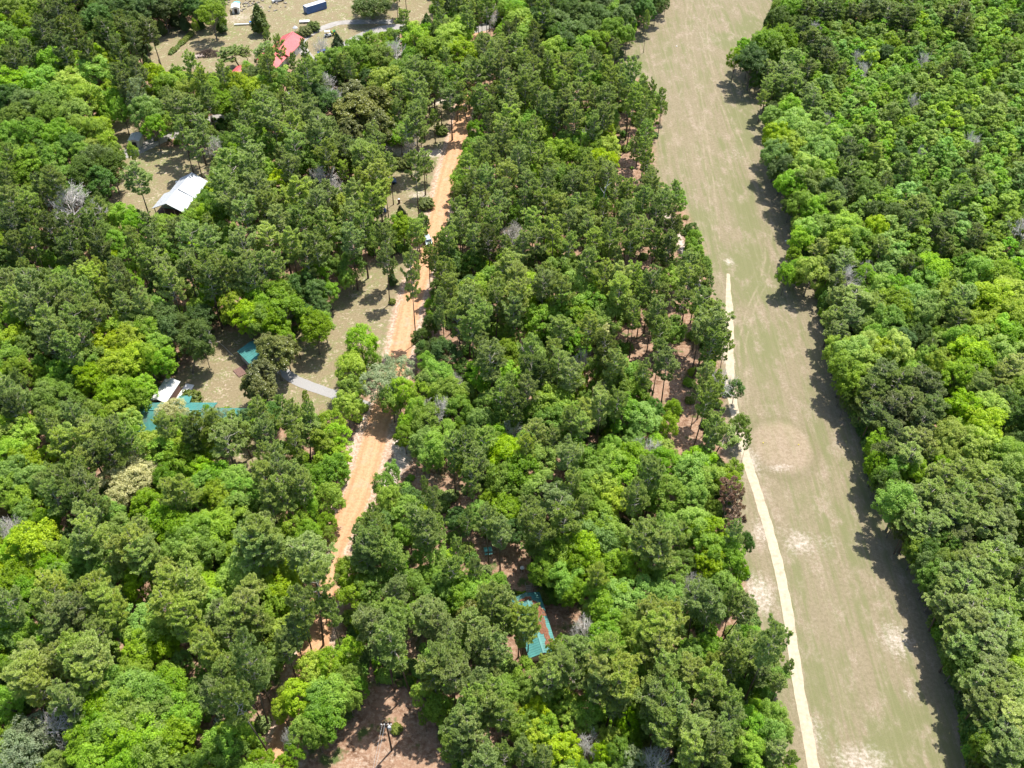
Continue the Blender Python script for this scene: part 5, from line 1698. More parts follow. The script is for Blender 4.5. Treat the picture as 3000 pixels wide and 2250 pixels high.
STUFF = {
"D": """74.6 77.9 2.7 10.6
-122.3 234.4 4.2 13.1
-130.4 230.5 4.1 13.0
-108.6 224.4 4.1 12.9
-109.1 217.8 4.0 12.8
-57.9 261.5 4.5 13.6
-53.2 257.9 4.4 13.5
14.8 300.3 4.9 14.3
19.6 319.5 5.1 14.7
24.7 314.9 5.1 14.6
25.2 305.8 5.0 14.4
27.8 314.9 5.1 14.6
-120.8 182.6 3.6 12.1
-96.6 180.8 3.6 12.1
-15.1 182.6 3.6 12.1
-14.3 151.1 3.3 11.5
18.3 146.8 3.2 11.5
74.6 100.0 2.7 10.6
74.1 97.4 2.7 10.5
78.4 101.4 2.7 10.6
73.2 66.8 2.3 10.0
-71.1 163.9 3.9 10.9
30.5 98.7 2.9 9.5
-140.9 316.2 4.5 13.7
-132.5 323.3 4.6 13.8
-125.7 310.4 4.5 13.6
-125.6 323.3 4.6 13.8
-120.6 324.5 4.6 13.8
-59.1 269.9 4.1 12.9
31.5 323.3 4.6 13.8
37.8 316.2 4.5 13.7
17.2 296.1 4.3 13.3
89.9 315.0 4.5 13.7
124.7 324.5 4.6 13.8
73.5 224.4 3.6 12.1
92.8 203.9 3.4 11.8
-109.0 176.7 3.2 11.4
-73.6 160.0 3.0 11.1
-82.4 172.8 3.1 11.3
-45.7 172.8 3.1 11.3
-92.9 143.5 2.8 10.8
-9.5 183.7 3.2 11.5
6.5 183.1 3.2 11.5
71.9 116.1 2.6 10.4
73.9 92.2 2.3 10.0
73.2 78.5 2.2 9.7
-79.8 103.5 2.8 9.3
-24.4 106.7 2.9 9.3
-128.3 206.3 4.0 11.0
86.3 156.7 3.4 10.2
-9.7 107.9 2.8 9.2
-124.7 186.5 3.6 10.4
35.5 215.6 3.9 10.9
-116.1 327.1 4.0 12.9
-110.4 325.9 4.0 12.9
42.5 327.1 4.0 12.9
45.9 323.5 4.0 12.8
97.2 203.8 3.0 11.1
-17.1 153.4 2.6 10.4
91.1 158.4 2.6 10.4
-49.6 134.9 2.9 9.4
-42.4 232.5 3.9 10.9
26.8 86.1 2.3 8.6
-114.8 213.1 3.5 10.3
-49.7 62.0 2.0 8.1
-10.3 147.5 2.8 9.3
-68.8 100.6 2.4 8.6
-46.8 235.4 3.7 10.5
111.7 149.6 2.8 9.3
-104.2 162.6 2.9 9.4
-81.2 277.9 4.0 11.0
29.4 136.4 2.6 9.0
-44.7 275.8 3.1 11.3
-0.3 268.2 3.0 11.2
27.9 142.4 2.1 9.6
0.6 106.1 2.3 8.5
31.4 329.7 4.3 11.4
-132.9 332.3 4.2 11.3
29.4 75.3 1.9 8.0
40.8 184.2 2.9 9.3
-32.9 90.3 2.0 8.1
26.8 178.6 2.8 9.2
8.8 317.4 3.9 10.9
-107.5 208.2 3.0 9.5
-46.4 165.3 2.6 9.0
103.0 182.8 2.7 9.2
-10.6 176.8 2.7 9.1
-134.9 317.8 3.8 10.8
4.7 155.4 2.5 8.7
50.4 330.0 2.9 11.0
-17.4 175.5 2.0 9.3
-18.6 162.9 1.9 9.2
73.2 171.0 1.9 9.3
42.9 103.3 1.5 8.6
4.9 179.5 2.6 9.0
-15.9 190.8 2.7 9.1
-68.3 155.3 1.8 9.0
81.4 200.7 2.7 9.2
-44.3 169.1 2.5 8.8
-19.3 113.9 2.1 8.2
-58.0 202.9 2.7 9.2
46.8 132.7 2.2 8.3
18.5 288.6 3.3 10.0
25.4 323.4 3.6 10.4
-136.8 327.9 3.6 10.4
20.8 334.8 3.6 10.5
-141.8 329.4 3.6 10.4
-56.2 243.6 2.9 9.5
-56.1 208.8 2.7 9.0
-2.7 254.6 3.0 9.5
86.8 244.4 2.9 9.3
121.8 222.3 2.7 9.1
-88.3 137.2 2.1 8.2
-8.2 294.0 3.2 9.8
23.0 111.0 1.9 7.9
-49.5 169.2 2.3 8.5
103.1 219.7 2.6 9.0
-75.9 224.2 2.7 9.0
93.8 139.2 2.0 8.1
20.4 137.3 2.0 8.1
37.4 270.7 3.0 9.5
7.4 323.5 3.3 10.0
-20.5 159.3 2.1 8.3
-146.4 318.5 3.3 9.9
-55.2 134.8 2.0 8.0
-103.4 194.2 2.4 8.6
73.3 211.1 2.5 8.8
108.8 234.3 2.6 9.0
84.7 304.1 3.1 9.7
33.0 272.2 2.9 9.3
-75.8 219.9 2.5 8.8
77.4 129.3 1.9 7.9
-138.9 252.4 2.7 9.1
17.6 133.7 1.9 7.9
-15.6 156.4 2.0 8.1
149.9 300.4 3.0 9.5
-83.0 191.9 2.3 8.5
23.8 155.3 2.0 8.1
28.5 333.9 3.2 9.8
-82.4 253.1 1.8 9.1
113.5 182.9 2.2 8.3
121.6 295.9 2.9 9.4
88.2 306.7 3.0 9.5
35.1 264.7 2.7 9.1
-55.6 266.3 2.7 9.1
108.8 214.5 2.4 8.6
87.9 318.4 2.1 9.6
70.4 140.1 1.3 8.2
-5.6 166.5 2.0 8.2
40.5 120.4 1.7 7.7
14.4 318.0 3.0 9.6
-44.9 268.3 2.7 9.1
134.3 258.2 2.6 9.0
-142.9 295.5 2.9 9.3
-25.4 311.5 3.0 9.5
-72.0 176.8 2.1 8.2
89.0 273.9 2.7 9.1
84.2 279.0 2.7 9.2
24.2 201.2 2.2 8.4
-150.2 253.3 2.6 8.9
-89.6 191.7 2.2 8.3
-82.2 243.1 2.5 8.8
-9.6 258.1 2.6 8.9
24.3 280.9 2.7 9.1
133.6 207.5 2.2 8.4
-67.8 184.7 2.1 8.2
99.9 128.5 1.7 7.7
19.1 277.3 2.6 9.0
-127.6 329.7 3.0 9.5
-131.5 283.1 2.7 9.0
-3.8 262.6 2.5 8.9
19.0 329.4 2.9 9.5
40.5 333.4 2.9 9.5
-166.5 318.9 2.9 9.3
-147.0 323.4 2.9 9.4
20.8 308.8 2.8 9.2
-108.9 212.9 2.2 8.3
-13.8 334.6 2.9 9.4
41.9 201.3 2.1 8.2
-63.5 284.8 2.6 8.9
-153.5 295.7 2.6 9.0
47.7 143.4 1.7 7.7
-19.9 155.4 1.8 7.8
-12.4 186.6 2.0 8.0
-139.3 306.1 2.7 9.1
37.0 310.9 2.7 9.1
-148.4 334.4 2.8 9.3
77.8 260.7 2.4 8.6
19.3 256.2 2.4 8.6
29.2 285.2 2.5 8.8
26.5 292.6 2.6 8.9
-58.6 276.2 2.4 8.7
-136.5 308.5 2.6 9.0
37.9 324.4 2.7 9.1
-23.2 203.2 2.0 8.1
39.6 195.2 1.9 8.0
-14.7 203.2 2.0 8.0
-23.9 230.1 2.1 8.3
-12.0 293.4 2.5 8.8
-130.7 312.4 2.6 8.9
34.4 334.6 2.7 9.1
16.5 337.4 2.7 9.1
-118.0 332.5 2.7 9.1
-86.6 278.7 2.4 8.6
-93.8 177.0 1.8 7.8
45.7 200.1 1.9 7.9
46.3 335.9 2.6 9.0
-80.8 250.0 2.2 8.3
-154.2 307.7 2.5 8.8
36.1 186.9 1.8 7.8
-50.8 248.2 2.1 8.3
-110.5 210.5 1.9 8.0
11.2 205.2 1.9 7.9
-6.8 180.3 1.7 7.7
-52.7 268.1 2.2 8.4
-123.8 238.3 2.0 8.1
-121.7 330.0 2.5 8.8
-61.7 257.1 2.1 8.3
-142.5 321.9 2.5 8.8
-64.7 258.1 2.1 8.2
-35.7 255.3 2.1 8.2
2.5 187.1 1.7 7.7
91.9 308.4 2.4 8.6
-51.1 235.6 2.0 8.1
-74.7 282.7 2.2 8.4
16.1 331.6 2.5 8.8
17.0 201.9 1.8 7.8
-75.1 253.9 2.1 8.2
-146.7 331.3 2.5 8.8
-145.5 327.7 2.4 8.7
-12.3 286.0 2.2 8.4
-97.3 206.2 1.8 7.8
54.6 336.1 1.5 8.5
-113.8 193.0 1.7 7.7
-55.0 217.2 1.8 7.8
-89.7 281.9 2.1 8.2
-124.9 332.8 2.4 8.6
-62.1 275.0 2.1 8.2
-1.4 244.2 1.9 7.9
-79.4 283.9 2.1 8.2
-113.8 331.8 2.3 8.5
-140.3 325.2 2.2 8.4
23.1 327.0 2.2 8.4
76.3 278.3 2.0 8.1
-133.4 292.9 2.1 8.2
150.6 252.6 1.9 7.9
-38.9 307.6 2.1 8.2
22.2 253.6 1.8 7.9
-14.6 226.1 1.7 7.6
16.7 324.5 2.1 8.3
140.2 245.4 1.8 7.7
-139.5 309.8 2.0 8.2
-150.1 318.3 2.1 8.2
-62.2 249.2 1.8 7.8
-63.9 254.4 1.8 7.8
-79.8 246.0 1.7 7.7
28.3 289.5 1.9 8.0
-43.3 271.5 1.8 7.9
-145.5 263.1 1.8 7.8
27.3 281.9 1.9 7.9
39.8 320.8 2.1 8.2
-2.9 308.4 2.0 8.1
-128.3 317.5 2.0 8.1
113.6 334.2 2.1 8.2
24.9 329.3 2.1 8.2
-110.3 331.2 2.1 8.2
-23.4 282.5 1.9 7.9
-147.4 253.5 1.7 7.7
-145.2 291.1 1.9 7.9
47.0 331.7 2.1 8.2
-150.9 337.7 2.1 8.2
-114.8 337.6 2.1 8.2
7.9 278.7 1.8 7.8
-145.0 334.2 2.0 8.1
-142.7 337.1 2.0 8.2
-63.3 280.8 1.8 7.8
40.8 276.0 1.8 7.7
50.3 336.4 2.0 8.1
-110.2 336.5 2.0 8.1
-3.3 290.2 1.8 7.8
-137.5 323.1 1.9 8.0
28.3 277.1 1.7 7.7
26.4 284.6 1.8 7.7
-26.7 279.5 1.7 7.7
35.8 330.6 1.9 8.0
-67.8 281.6 1.7 7.7
77.0 287.7 1.7 7.7
-133.3 288.7 1.7 7.7
20.1 324.8 1.9 7.9
-131.1 315.7 1.8 7.8
-136.3 300.4 1.8 7.7
-82.0 294.7 1.7 7.7
27.6 319.9 1.8 7.8
85.6 310.4 1.8 7.8
6.8 293.1 1.7 7.7
99.3 326.2 1.8 7.8
20.3 312.9 1.7 7.7
37.9 328.4 1.7 7.7
-16.4 326.8 1.7 7.7
-122.3 334.7 1.7 7.7
29.4 338.2 1.7 7.7
-147.9 338.5 1.7 7.7
74.9 52.8 4.0 11.1
47.1 55.8 3.6 10.5
-3.9 53.2 3.0 9.5
-107.4 122.1 4.0 11.0
23.1 56.8 3.0 9.6
38.5 54.9 3.0 9.5
87.6 71.9 3.1 9.7
33.8 53.2 2.4 8.7
-127.8 181.0 3.5 10.3
103.7 113.5 2.8 9.2
112.3 132.0 2.9 9.5
103.6 128.0 2.9 9.4
108.7 134.1 2.9 9.4
110.1 128.5 2.9 9.3
111.0 138.3 2.8 9.3
-153.9 243.8 3.9 10.9
51.4 55.8 2.0 8.1
28.6 57.1 1.9 7.9
-155.6 265.0 3.7 10.6
-135.0 203.9 3.1 9.7
-109.6 138.5 2.5 8.8
-123.3 342.0 4.2 11.4
144.1 210.3 3.1 9.7
-138.6 336.1 4.2 11.2
-145.6 353.5 4.2 11.3
-134.0 344.9 4.1 11.2
-118.8 337.1 4.0 11.0
-131.3 339.1 4.0 11.0
41.4 368.6 4.2 11.3
-165.8 345.3 4.0 11.0
-134.8 370.5 4.2 11.3
-130.1 185.6 2.7 9.1
-163.8 266.3 3.3 9.9
-143.0 346.7 3.9 10.8
17.6 343.1 3.8 10.7
52.5 340.0 3.8 10.7
-159.4 259.8 3.1 9.7
-122.2 164.2 2.4 8.6
-153.8 345.4 3.7 10.6
47.7 363.9 3.8 10.7
-171.4 360.7 3.7 10.6
-155.1 366.1 3.7 10.6
48.4 348.0 3.6 10.4
-119.5 376.1 3.8 10.7
-149.5 376.6 3.8 10.7
-136.6 196.0 2.5 8.8
-155.3 354.8 3.6 10.4
-131.9 180.5 2.3 8.6
168.5 357.5 3.5 10.3
-173.7 307.6 3.1 9.7
56.6 355.0 3.4 10.2
-161.7 363.2 3.5 10.2
15.1 365.5 3.5 10.2
-141.6 215.4 2.4 8.7
-151.6 351.5 3.3 10.0
-135.8 356.5 3.4 10.1
-137.4 363.4 3.4 10.2
-154.9 370.8 3.5 10.2
113.3 135.7 1.9 7.9
45.2 342.5 3.3 9.9
-156.0 256.2 2.7 9.1
-150.1 362.3 3.4 10.1
-138.9 349.5 3.3 10.0
26.8 375.7 3.5 10.2
-139.7 199.0 2.3 8.5
-126.4 336.8 3.2 9.8
-107.7 360.5 3.3 9.9
28.8 341.4 3.1 9.7
-146.5 366.8 3.3 9.9
-110.9 132.7 1.8 7.8
-160.5 264.0 2.6 9.0
20.6 356.0 3.2 9.8
40.4 347.9 3.1 9.7
40.9 340.0 3.0 9.6
-142.6 373.5 3.2 9.9
24.1 358.4 3.1 9.7
48.2 353.6 3.1 9.6
-159.7 255.9 2.4 8.7
-24.7 350.5 3.0 9.5
112.4 341.8 2.9 9.4
36.8 341.6 2.9 9.3
151.1 352.1 2.9 9.4
34.7 354.9 2.9 9.4
-124.6 178.1 1.9 7.9
55.6 359.2 2.9 9.5
-129.8 360.4 2.9 9.5
-141.1 340.6 2.8 9.3
-7.0 347.9 2.9 9.4
-121.2 351.1 2.9 9.4
106.2 343.1 2.8 9.3
-139.5 358.8 2.9 9.4
48.5 372.4 3.0 9.5
44.3 372.6 3.0 9.5
37.7 374.2 3.0 9.5
47.1 376.6 3.0 9.6
-116.5 353.6 2.9 9.4
-124.6 363.7 2.9 9.4
-168.0 267.1 2.4 8.6
51.2 376.7 3.0 9.5
-131.4 355.1 2.9 9.3
-160.5 340.5 2.8 9.2
49.3 342.9 2.8 9.2
54.1 363.5 2.9 9.4
28.0 346.4 2.8 9.2
54.5 344.7 2.7 9.2
34.0 372.4 2.9 9.4
-120.5 365.3 2.9 9.3
-20.8 340.0 2.7 9.1
51.7 359.3 2.8 9.3
36.6 363.3 2.8 9.3
-150.2 371.8 2.9 9.4
21.8 346.2 2.7 9.1
-147.9 348.7 2.7 9.1
-111.2 347.2 2.7 9.1
24.1 342.9 2.7 9.1
-160.5 370.6 2.8 9.3
-10.6 341.8 2.7 9.1
-124.4 371.9 2.8 9.3
24.6 338.7 2.6 9.0
-125.5 359.2 2.7 9.2
-142.2 364.9 2.8 9.2
155.6 338.4 2.6 9.0
-127.3 352.9 2.7 9.1
-159.3 357.6 2.7 9.1
28.0 365.3 2.7 9.2
27.9 353.5 2.7 9.1
104.8 353.6 2.7 9.1
-163.4 375.9 2.8 9.2
55.3 375.6 2.8 9.2
-140.1 353.9 2.6 9.0
59.3 373.7 2.7 9.2
-10.2 362.8 2.7 9.1
12.1 350.3 2.6 9.0
25.4 369.5 2.6 9.0
-153.2 252.3 2.0 8.1
52.4 352.1 2.5 8.9
19.2 361.2 2.6 8.9
-129.4 344.5 2.5 8.8
-128.5 375.7 2.6 9.0
-145.3 340.3 2.4 8.7
31.4 358.7 2.5 8.8
-163.0 258.7 2.0 8.1
-164.2 279.9 2.1 8.3
-115.5 360.1 2.5 8.8
-143.2 369.6 2.6 8.9
24.0 354.1 2.5 8.8
-44.4 371.4 2.5 8.9
15.3 360.7 2.5 8.8
-149.9 357.4 2.4 8.7
19.7 350.8 2.4 8.7
-135.6 340.7 2.3 8.6
19.8 373.3 2.5 8.8
-153.6 258.9 1.9 8.0
-121.3 369.6 2.4 8.7
-126.4 346.6 2.3 8.6
11.6 367.5 2.4 8.7
58.9 362.6 2.4 8.7
-26.0 340.1 2.3 8.5
-132.8 375.7 2.4 8.7
33.0 364.7 2.4 8.6
-127.6 366.3 2.4 8.6
-129.1 348.2 2.3 8.5
35.0 359.3 2.3 8.5
-143.7 358.7 2.3 8.5
51.1 366.5 2.3 8.5
36.5 351.8 2.2 8.4
-171.4 351.9 2.2 8.4
-150.0 340.6 2.2 8.4
-157.8 374.5 2.3 8.5
56.1 350.6 2.2 8.4
44.9 350.9 2.2 8.4
-138.8 375.7 2.3 8.5
137.8 359.4 2.2 8.4
28.5 370.9 2.3 8.5
-26.8 347.3 2.2 8.3
-150.2 366.4 2.2 8.4
-150.4 343.4 2.1 8.3
-145.9 343.6 2.1 8.2
40.3 363.7 2.2 8.3
35.6 345.0 2.1 8.2
-163.5 262.4 1.7 7.7
-121.1 358.4 2.1 8.2
59.9 369.9 2.2 8.3
-118.9 345.5 2.1 8.2
-145.0 362.9 2.1 8.3
15.8 350.9 2.1 8.2
56.1 370.2 2.1 8.3
18.7 347.9 2.0 8.1
40.8 360.6 2.1 8.2
-121.7 354.4 2.0 8.1
44.1 360.5 2.0 8.1
-155.5 361.0 2.0 8.1
-133.4 364.5 2.0 8.1
-152.9 374.4 2.1 8.2
56.8 367.5 2.0 8.1
-11.3 359.6 2.0 8.1
194.1 356.8 2.0 8.1
21.8 371.0 2.0 8.1
36.8 348.0 1.9 8.0
32.1 367.7 2.0 8.1
-113.4 344.0 1.9 8.0
-119.7 360.9 2.0 8.0
42.6 353.9 1.9 8.0
-117.7 369.8 2.0 8.1
47.7 368.2 2.0 8.1
-134.0 349.0 1.9 7.9
32.3 341.7 1.9 7.9
-128.8 370.3 2.0 8.1
53.0 369.2 2.0 8.0
-116.8 341.7 1.9 7.9
47.5 357.4 1.9 8.0
24.0 365.7 1.9 8.0
25.4 348.2 1.8 7.9
-127.9 341.6 1.8 7.8
-138.1 346.0 1.8 7.8
32.6 345.7 1.8 7.8
-125.8 356.0 1.8 7.8
-141.0 361.7 1.8 7.8
36.4 368.5 1.9 7.9
29.8 356.0 1.8 7.8
-155.8 351.1 1.8 7.8
-135.5 352.4 1.8 7.8
154.3 360.5 1.8 7.8
17.3 369.5 1.8 7.8
20.4 366.8 1.8 7.8
40.9 343.5 1.7 7.7
-118.4 348.0 1.7 7.7
30.3 374.1 1.8 7.8
27.2 356.9 1.8 7.7
40.6 358.0 1.8 7.7
40.3 351.9 1.7 7.7
31.7 352.6 1.7 7.7
-146.6 360.0 1.7 7.7
174.7 357.3 1.7 7.7
129.3 364.4 1.7 7.7
136.8 371.8 1.7 7.6""",
"O": """81.8 294.9 5.3 15.0
-93.1 131.9 3.8 10.8
-3.9 126.7 3.7 10.6
-145.2 284.5 4.7 14.0
-126.8 252.6 4.4 13.4
-136.1 256.1 4.4 13.5
-143.5 249.2 4.3 13.4
-135.8 242.5 4.3 13.2
-128.3 240.9 4.2 13.2
-125.3 228.2 4.1 13.0
-133.7 222.2 4.0 12.9
-74.9 203.9 3.8 12.5
-48.1 286.5 4.7 14.1
-34.6 276.6 4.6 13.9
-19.6 271.7 4.6 13.8
32.7 304.6 4.9 14.4
12.5 289.6 4.8 14.1
84.3 291.7 4.8 14.2
72.9 230.5 4.1 13.0
73.9 216.4 4.0 12.8
75.2 207.3 3.9 12.6
77.4 204.6 3.8 12.5
81.8 206.6 3.9 12.6
84.2 192.2 3.7 12.3
-113.1 161.6 3.4 11.7
-106.1 153.6 3.3 11.6
-105.5 146.4 3.2 11.5
-77.2 153.1 3.3 11.6
-57.1 162.6 3.4 11.8
-53.5 162.1 3.4 11.7
-96.1 145.9 3.2 11.4
-85.2 133.9 3.1 11.2
-42.8 121.6 2.9 11.0
-66.4 117.0 2.9 10.9
-17.8 142.7 3.2 11.4
-17.2 132.6 3.1 11.2
-11.0 135.2 3.1 11.2
-6.5 131.7 3.0 11.2
-17.7 125.6 3.0 11.1
71.9 142.7 3.2 11.4
-90.1 108.2 2.8 10.7
-86.1 106.8 2.8 10.7
-36.5 99.4 2.7 10.6
-42.3 63.7 2.3 9.9
-32.7 67.1 2.3 10.0
-30.4 66.6 2.3 10.0
-3.9 92.7 2.6 10.5
5.3 96.1 2.7 10.5
10.1 92.3 2.6 10.4
14.7 88.4 2.6 10.4
-26.2 75.9 2.4 10.1
2.4 76.7 2.4 10.2
16.4 63.7 2.3 9.9
-11.4 70.6 2.4 10.0
29.7 79.7 2.5 10.2
32.2 80.8 2.5 10.2
76.5 98.1 2.7 10.6
72.7 64.6 2.3 9.9
73.6 94.9 2.6 10.4
-15.9 87.8 3.0 9.5
36.9 93.8 3.0 9.5
85.2 80.4 2.7 9.2
-47.4 89.1 2.8 9.3
-1.4 110.0 3.0 9.6
-0.3 74.0 2.6 9.0
-102.2 318.4 4.6 13.8
-49.6 100.8 2.9 9.4
-69.8 61.5 2.4 8.7
-134.0 251.0 3.9 12.6
-142.2 242.5 3.8 12.4
-118.4 231.3 3.7 12.3
-94.9 198.6 3.4 11.7
-43.6 192.8 3.3 11.6
-68.8 235.2 3.7 12.3
-75.1 269.9 4.1 12.9
-56.0 285.6 4.2 13.2
-27.1 292.9 4.3 13.3
-41.9 287.7 4.2 13.2
4.8 302.6 4.4 13.4
9.0 310.4 4.5 13.6
27.3 298.2 4.3 13.4
22.6 295.0 4.3 13.3
15.6 292.9 4.3 13.3
23.3 271.8 4.1 12.9
22.9 233.7 3.7 12.3
5.1 247.5 3.8 12.5
21.9 210.0 3.5 11.9
95.8 323.3 4.6 13.8
93.7 213.5 3.5 12.0
-46.1 183.7 3.2 11.5
-46.9 179.0 3.2 11.4
-81.6 166.8 3.1 11.2
-75.8 149.6 2.9 10.9
-69.6 171.7 3.1 11.3
-82.8 131.6 2.7 10.6
-86.7 132.1 2.7 10.6
-66.4 127.5 2.7 10.5
-38.9 183.1 3.2 11.5
-25.0 138.6 2.8 10.7
-5.3 177.3 3.2 11.4
-0.2 160.5 3.0 11.1
-18.9 139.9 2.8 10.7
-1.5 152.0 2.9 10.9
83.7 177.9 3.2 11.4
80.8 161.5 3.0 11.1
80.0 157.0 3.0 11.0
71.5 153.0 2.9 11.0
73.0 125.9 2.7 10.5
71.4 121.1 2.6 10.4
74.0 119.5 2.6 10.4
82.8 119.9 2.6 10.4
-37.3 104.3 2.4 10.2
-55.8 76.6 2.2 9.7
-26.1 72.6 2.1 9.6
38.5 70.2 2.1 9.6
73.4 101.3 2.4 10.1
74.1 75.8 2.2 9.7
-40.0 101.5 2.8 9.3
35.3 160.4 3.5 10.3
-13.2 129.1 3.1 9.7
-24.5 115.8 2.4 10.1
-64.2 111.8 2.9 9.4
-77.8 138.3 2.6 10.4
-18.9 105.3 2.8 9.2
-87.7 198.4 3.8 10.7
-50.5 293.7 3.9 12.7
28.7 107.4 2.8 9.2
-124.4 247.0 4.3 11.4
-77.3 127.7 3.0 9.5
9.6 60.8 2.2 8.4
42.3 68.1 1.8 9.1
-173.5 324.7 4.0 12.8
-164.9 314.0 3.9 12.7
-164.4 324.7 4.0 12.8
-118.5 263.5 3.5 12.0
-98.1 192.8 2.9 10.9
-69.8 193.4 2.9 10.9
-78.5 203.2 3.0 11.1
-72.9 242.6 3.3 11.7
-70.8 274.8 3.6 12.1
-115.1 256.3 3.4 11.8
34.5 319.9 4.0 12.8
13.0 274.8 3.6 12.1
10.5 250.1 3.4 11.8
19.7 237.7 3.3 11.6
16.0 232.9 3.2 11.5
20.6 229.8 3.2 11.5
13.0 220.0 3.1 11.3
1.7 203.8 3.0 11.1
-27.5 198.6 2.9 11.0
-18.3 149.5 2.5 10.3
-20.0 135.8 2.4 10.1
-5.6 137.2 2.4 10.1
-2.7 132.4 2.4 10.0
1.4 133.3 2.4 10.1
-16.6 123.4 2.3 9.9
-58.9 74.8 1.9 9.2
-50.0 77.3 1.9 9.2
14.1 63.7 1.8 9.1
18.4 69.1 1.8 9.1
14.7 156.5 3.2 9.8
-120.0 221.3 3.8 10.8
19.6 126.2 2.8 9.3
-103.1 246.9 3.3 11.6
-46.2 299.6 3.7 12.3
-86.8 262.0 4.2 11.3
41.9 117.0 2.7 9.1
-24.9 74.6 1.8 9.1
-77.7 67.4 2.2 8.3
-38.5 62.7 2.1 8.2
11.0 261.4 4.1 11.1
-65.8 176.6 3.2 9.9
-14.3 95.8 2.4 8.7
-55.0 95.4 2.4 8.6
-68.7 106.0 2.5 8.8
-142.7 277.1 4.2 11.3
-106.6 140.7 2.8 9.3
90.1 162.4 3.0 9.5
-109.2 144.5 2.8 9.3
1.3 320.8 3.6 12.1
-158.9 295.7 4.3 11.4
33.3 91.1 2.3 8.5
-90.4 176.9 3.1 9.7
75.4 296.1 3.4 11.7
24.3 127.1 2.6 9.0
31.3 195.2 3.3 9.9
-30.5 150.8 2.2 9.8
45.2 162.8 2.9 9.5
-160.2 302.4 4.3 11.4
44.4 167.5 3.0 9.5
71.7 108.6 1.9 9.2
-102.0 274.3 4.0 10.9
-166.9 306.2 3.3 11.6
-102.8 197.9 2.5 10.3
-86.4 191.5 2.5 10.2
-81.7 202.5 2.6 10.3
-79.5 210.7 2.6 10.5
-80.2 239.3 2.8 10.8
-110.2 232.9 2.8 10.7
-32.4 290.0 3.2 11.4
27.2 272.0 3.1 11.2
-10.0 245.9 2.9 10.9
14.6 240.1 2.8 10.8
-30.0 199.8 2.5 10.3
-66.7 131.9 2.0 9.5
-17.7 168.8 2.3 9.9
14.2 143.4 2.1 9.6
71.1 118.2 1.9 9.3
-49.7 109.4 1.9 9.2
-6.5 109.7 2.4 8.6
-126.5 193.2 3.1 9.7
-47.7 105.4 2.3 8.5
-156.2 284.3 3.9 10.9
167.5 298.7 4.0 11.1
8.6 80.6 2.0 8.2
3.0 288.4 3.9 10.9
40.4 84.3 2.1 8.2
-82.0 77.8 2.0 8.1
-118.4 172.8 2.9 9.4
-72.5 168.7 2.8 9.3
71.3 289.3 3.0 11.2
-10.2 84.3 2.1 8.2
-1.3 186.9 3.0 9.5
29.8 173.1 2.9 9.3
100.0 125.3 2.4 8.7
11.6 159.4 2.7 9.1
95.2 157.2 2.7 9.1
18.3 65.8 1.9 7.9
-35.2 61.7 1.8 7.9
-2.1 94.3 1.6 8.8
33.1 136.3 1.9 9.3
-32.1 244.7 3.4 10.2
-162.0 283.5 3.8 10.7
-105.4 329.0 4.2 11.3
-56.8 108.1 2.2 8.4
43.2 77.1 2.0 8.0
-50.0 117.3 2.3 8.5
-54.8 79.5 2.0 8.0
-91.7 180.9 2.8 9.3
65.9 181.0 2.2 9.7
2.4 111.6 2.2 8.4
-74.6 189.7 2.9 9.3
2.1 326.5 4.0 11.0
-84.1 180.5 2.8 9.2
42.7 67.1 1.4 8.4
-23.4 120.0 1.7 8.9
-22.4 89.1 2.0 8.1
17.9 78.1 1.9 7.9
-39.6 119.4 2.2 8.4
-81.5 261.8 3.4 10.2
-44.2 282.7 3.6 10.4
70.4 143.2 1.8 9.1
-77.4 196.5 2.9 9.4
-33.9 63.8 1.8 7.7
2.5 127.9 2.3 8.5
-85.2 170.2 2.6 9.0
-10.6 232.6 3.1 9.8
-81.1 206.8 2.9 9.4
-72.2 198.3 2.8 9.3
-21.8 129.6 2.3 8.5
81.9 172.0 2.6 9.0
43.2 211.9 2.9 9.5
114.9 158.2 2.5 8.8
-4.2 113.5 2.1 8.2
-61.8 90.8 1.9 8.0
-119.8 195.9 2.1 9.6
-83.3 200.5 2.1 9.6
-74.2 234.5 2.3 10.0
-39.4 179.5 2.0 9.4
-8.9 188.1 2.7 9.1
100.7 187.4 2.7 9.1
38.3 307.5 2.8 10.7
-32.8 138.3 1.7 8.9
23.0 289.4 3.5 10.3
-31.4 196.5 2.8 9.2
10.8 224.1 3.0 9.5
-14.0 221.7 2.9 9.4
-100.6 146.6 2.3 8.6
-65.8 214.0 2.9 9.3
-25.6 87.1 1.9 7.9
-9.9 141.4 2.3 8.5
-7.8 127.8 2.2 8.3
-3.1 106.5 2.0 8.1
-50.7 96.4 1.9 8.0
-99.5 143.5 2.3 8.5
-45.2 86.8 1.8 7.8
111.3 187.9 2.6 9.0
12.8 211.3 2.8 9.3
35.5 107.9 2.0 8.1
91.6 99.9 1.9 8.0
37.6 82.5 1.8 7.8
29.1 254.8 3.1 9.7
-34.9 229.0 2.9 9.4
-35.4 151.7 2.3 8.5
-107.0 197.6 2.7 9.0
-11.0 95.6 1.9 7.9
35.3 89.2 1.8 7.8
-78.0 190.9 2.6 8.9
-62.1 212.6 2.8 9.2
94.2 171.5 2.4 8.7
-94.3 187.7 2.6 8.9
6.6 234.0 2.9 9.4
-173.2 329.8 3.6 10.4
-34.7 107.8 1.9 8.0
-36.8 283.6 3.2 9.9
83.8 145.9 2.2 8.4
39.4 213.0 2.7 9.1
-55.4 251.5 3.0 9.5
24.0 192.6 2.5 8.9
91.4 289.4 3.2 9.9
96.4 114.5 1.9 8.0
-12.5 297.4 3.3 10.0
-29.7 262.5 3.0 9.6
90.5 302.5 3.3 10.0
29.4 213.7 2.7 9.1
-52.5 137.3 2.1 8.2
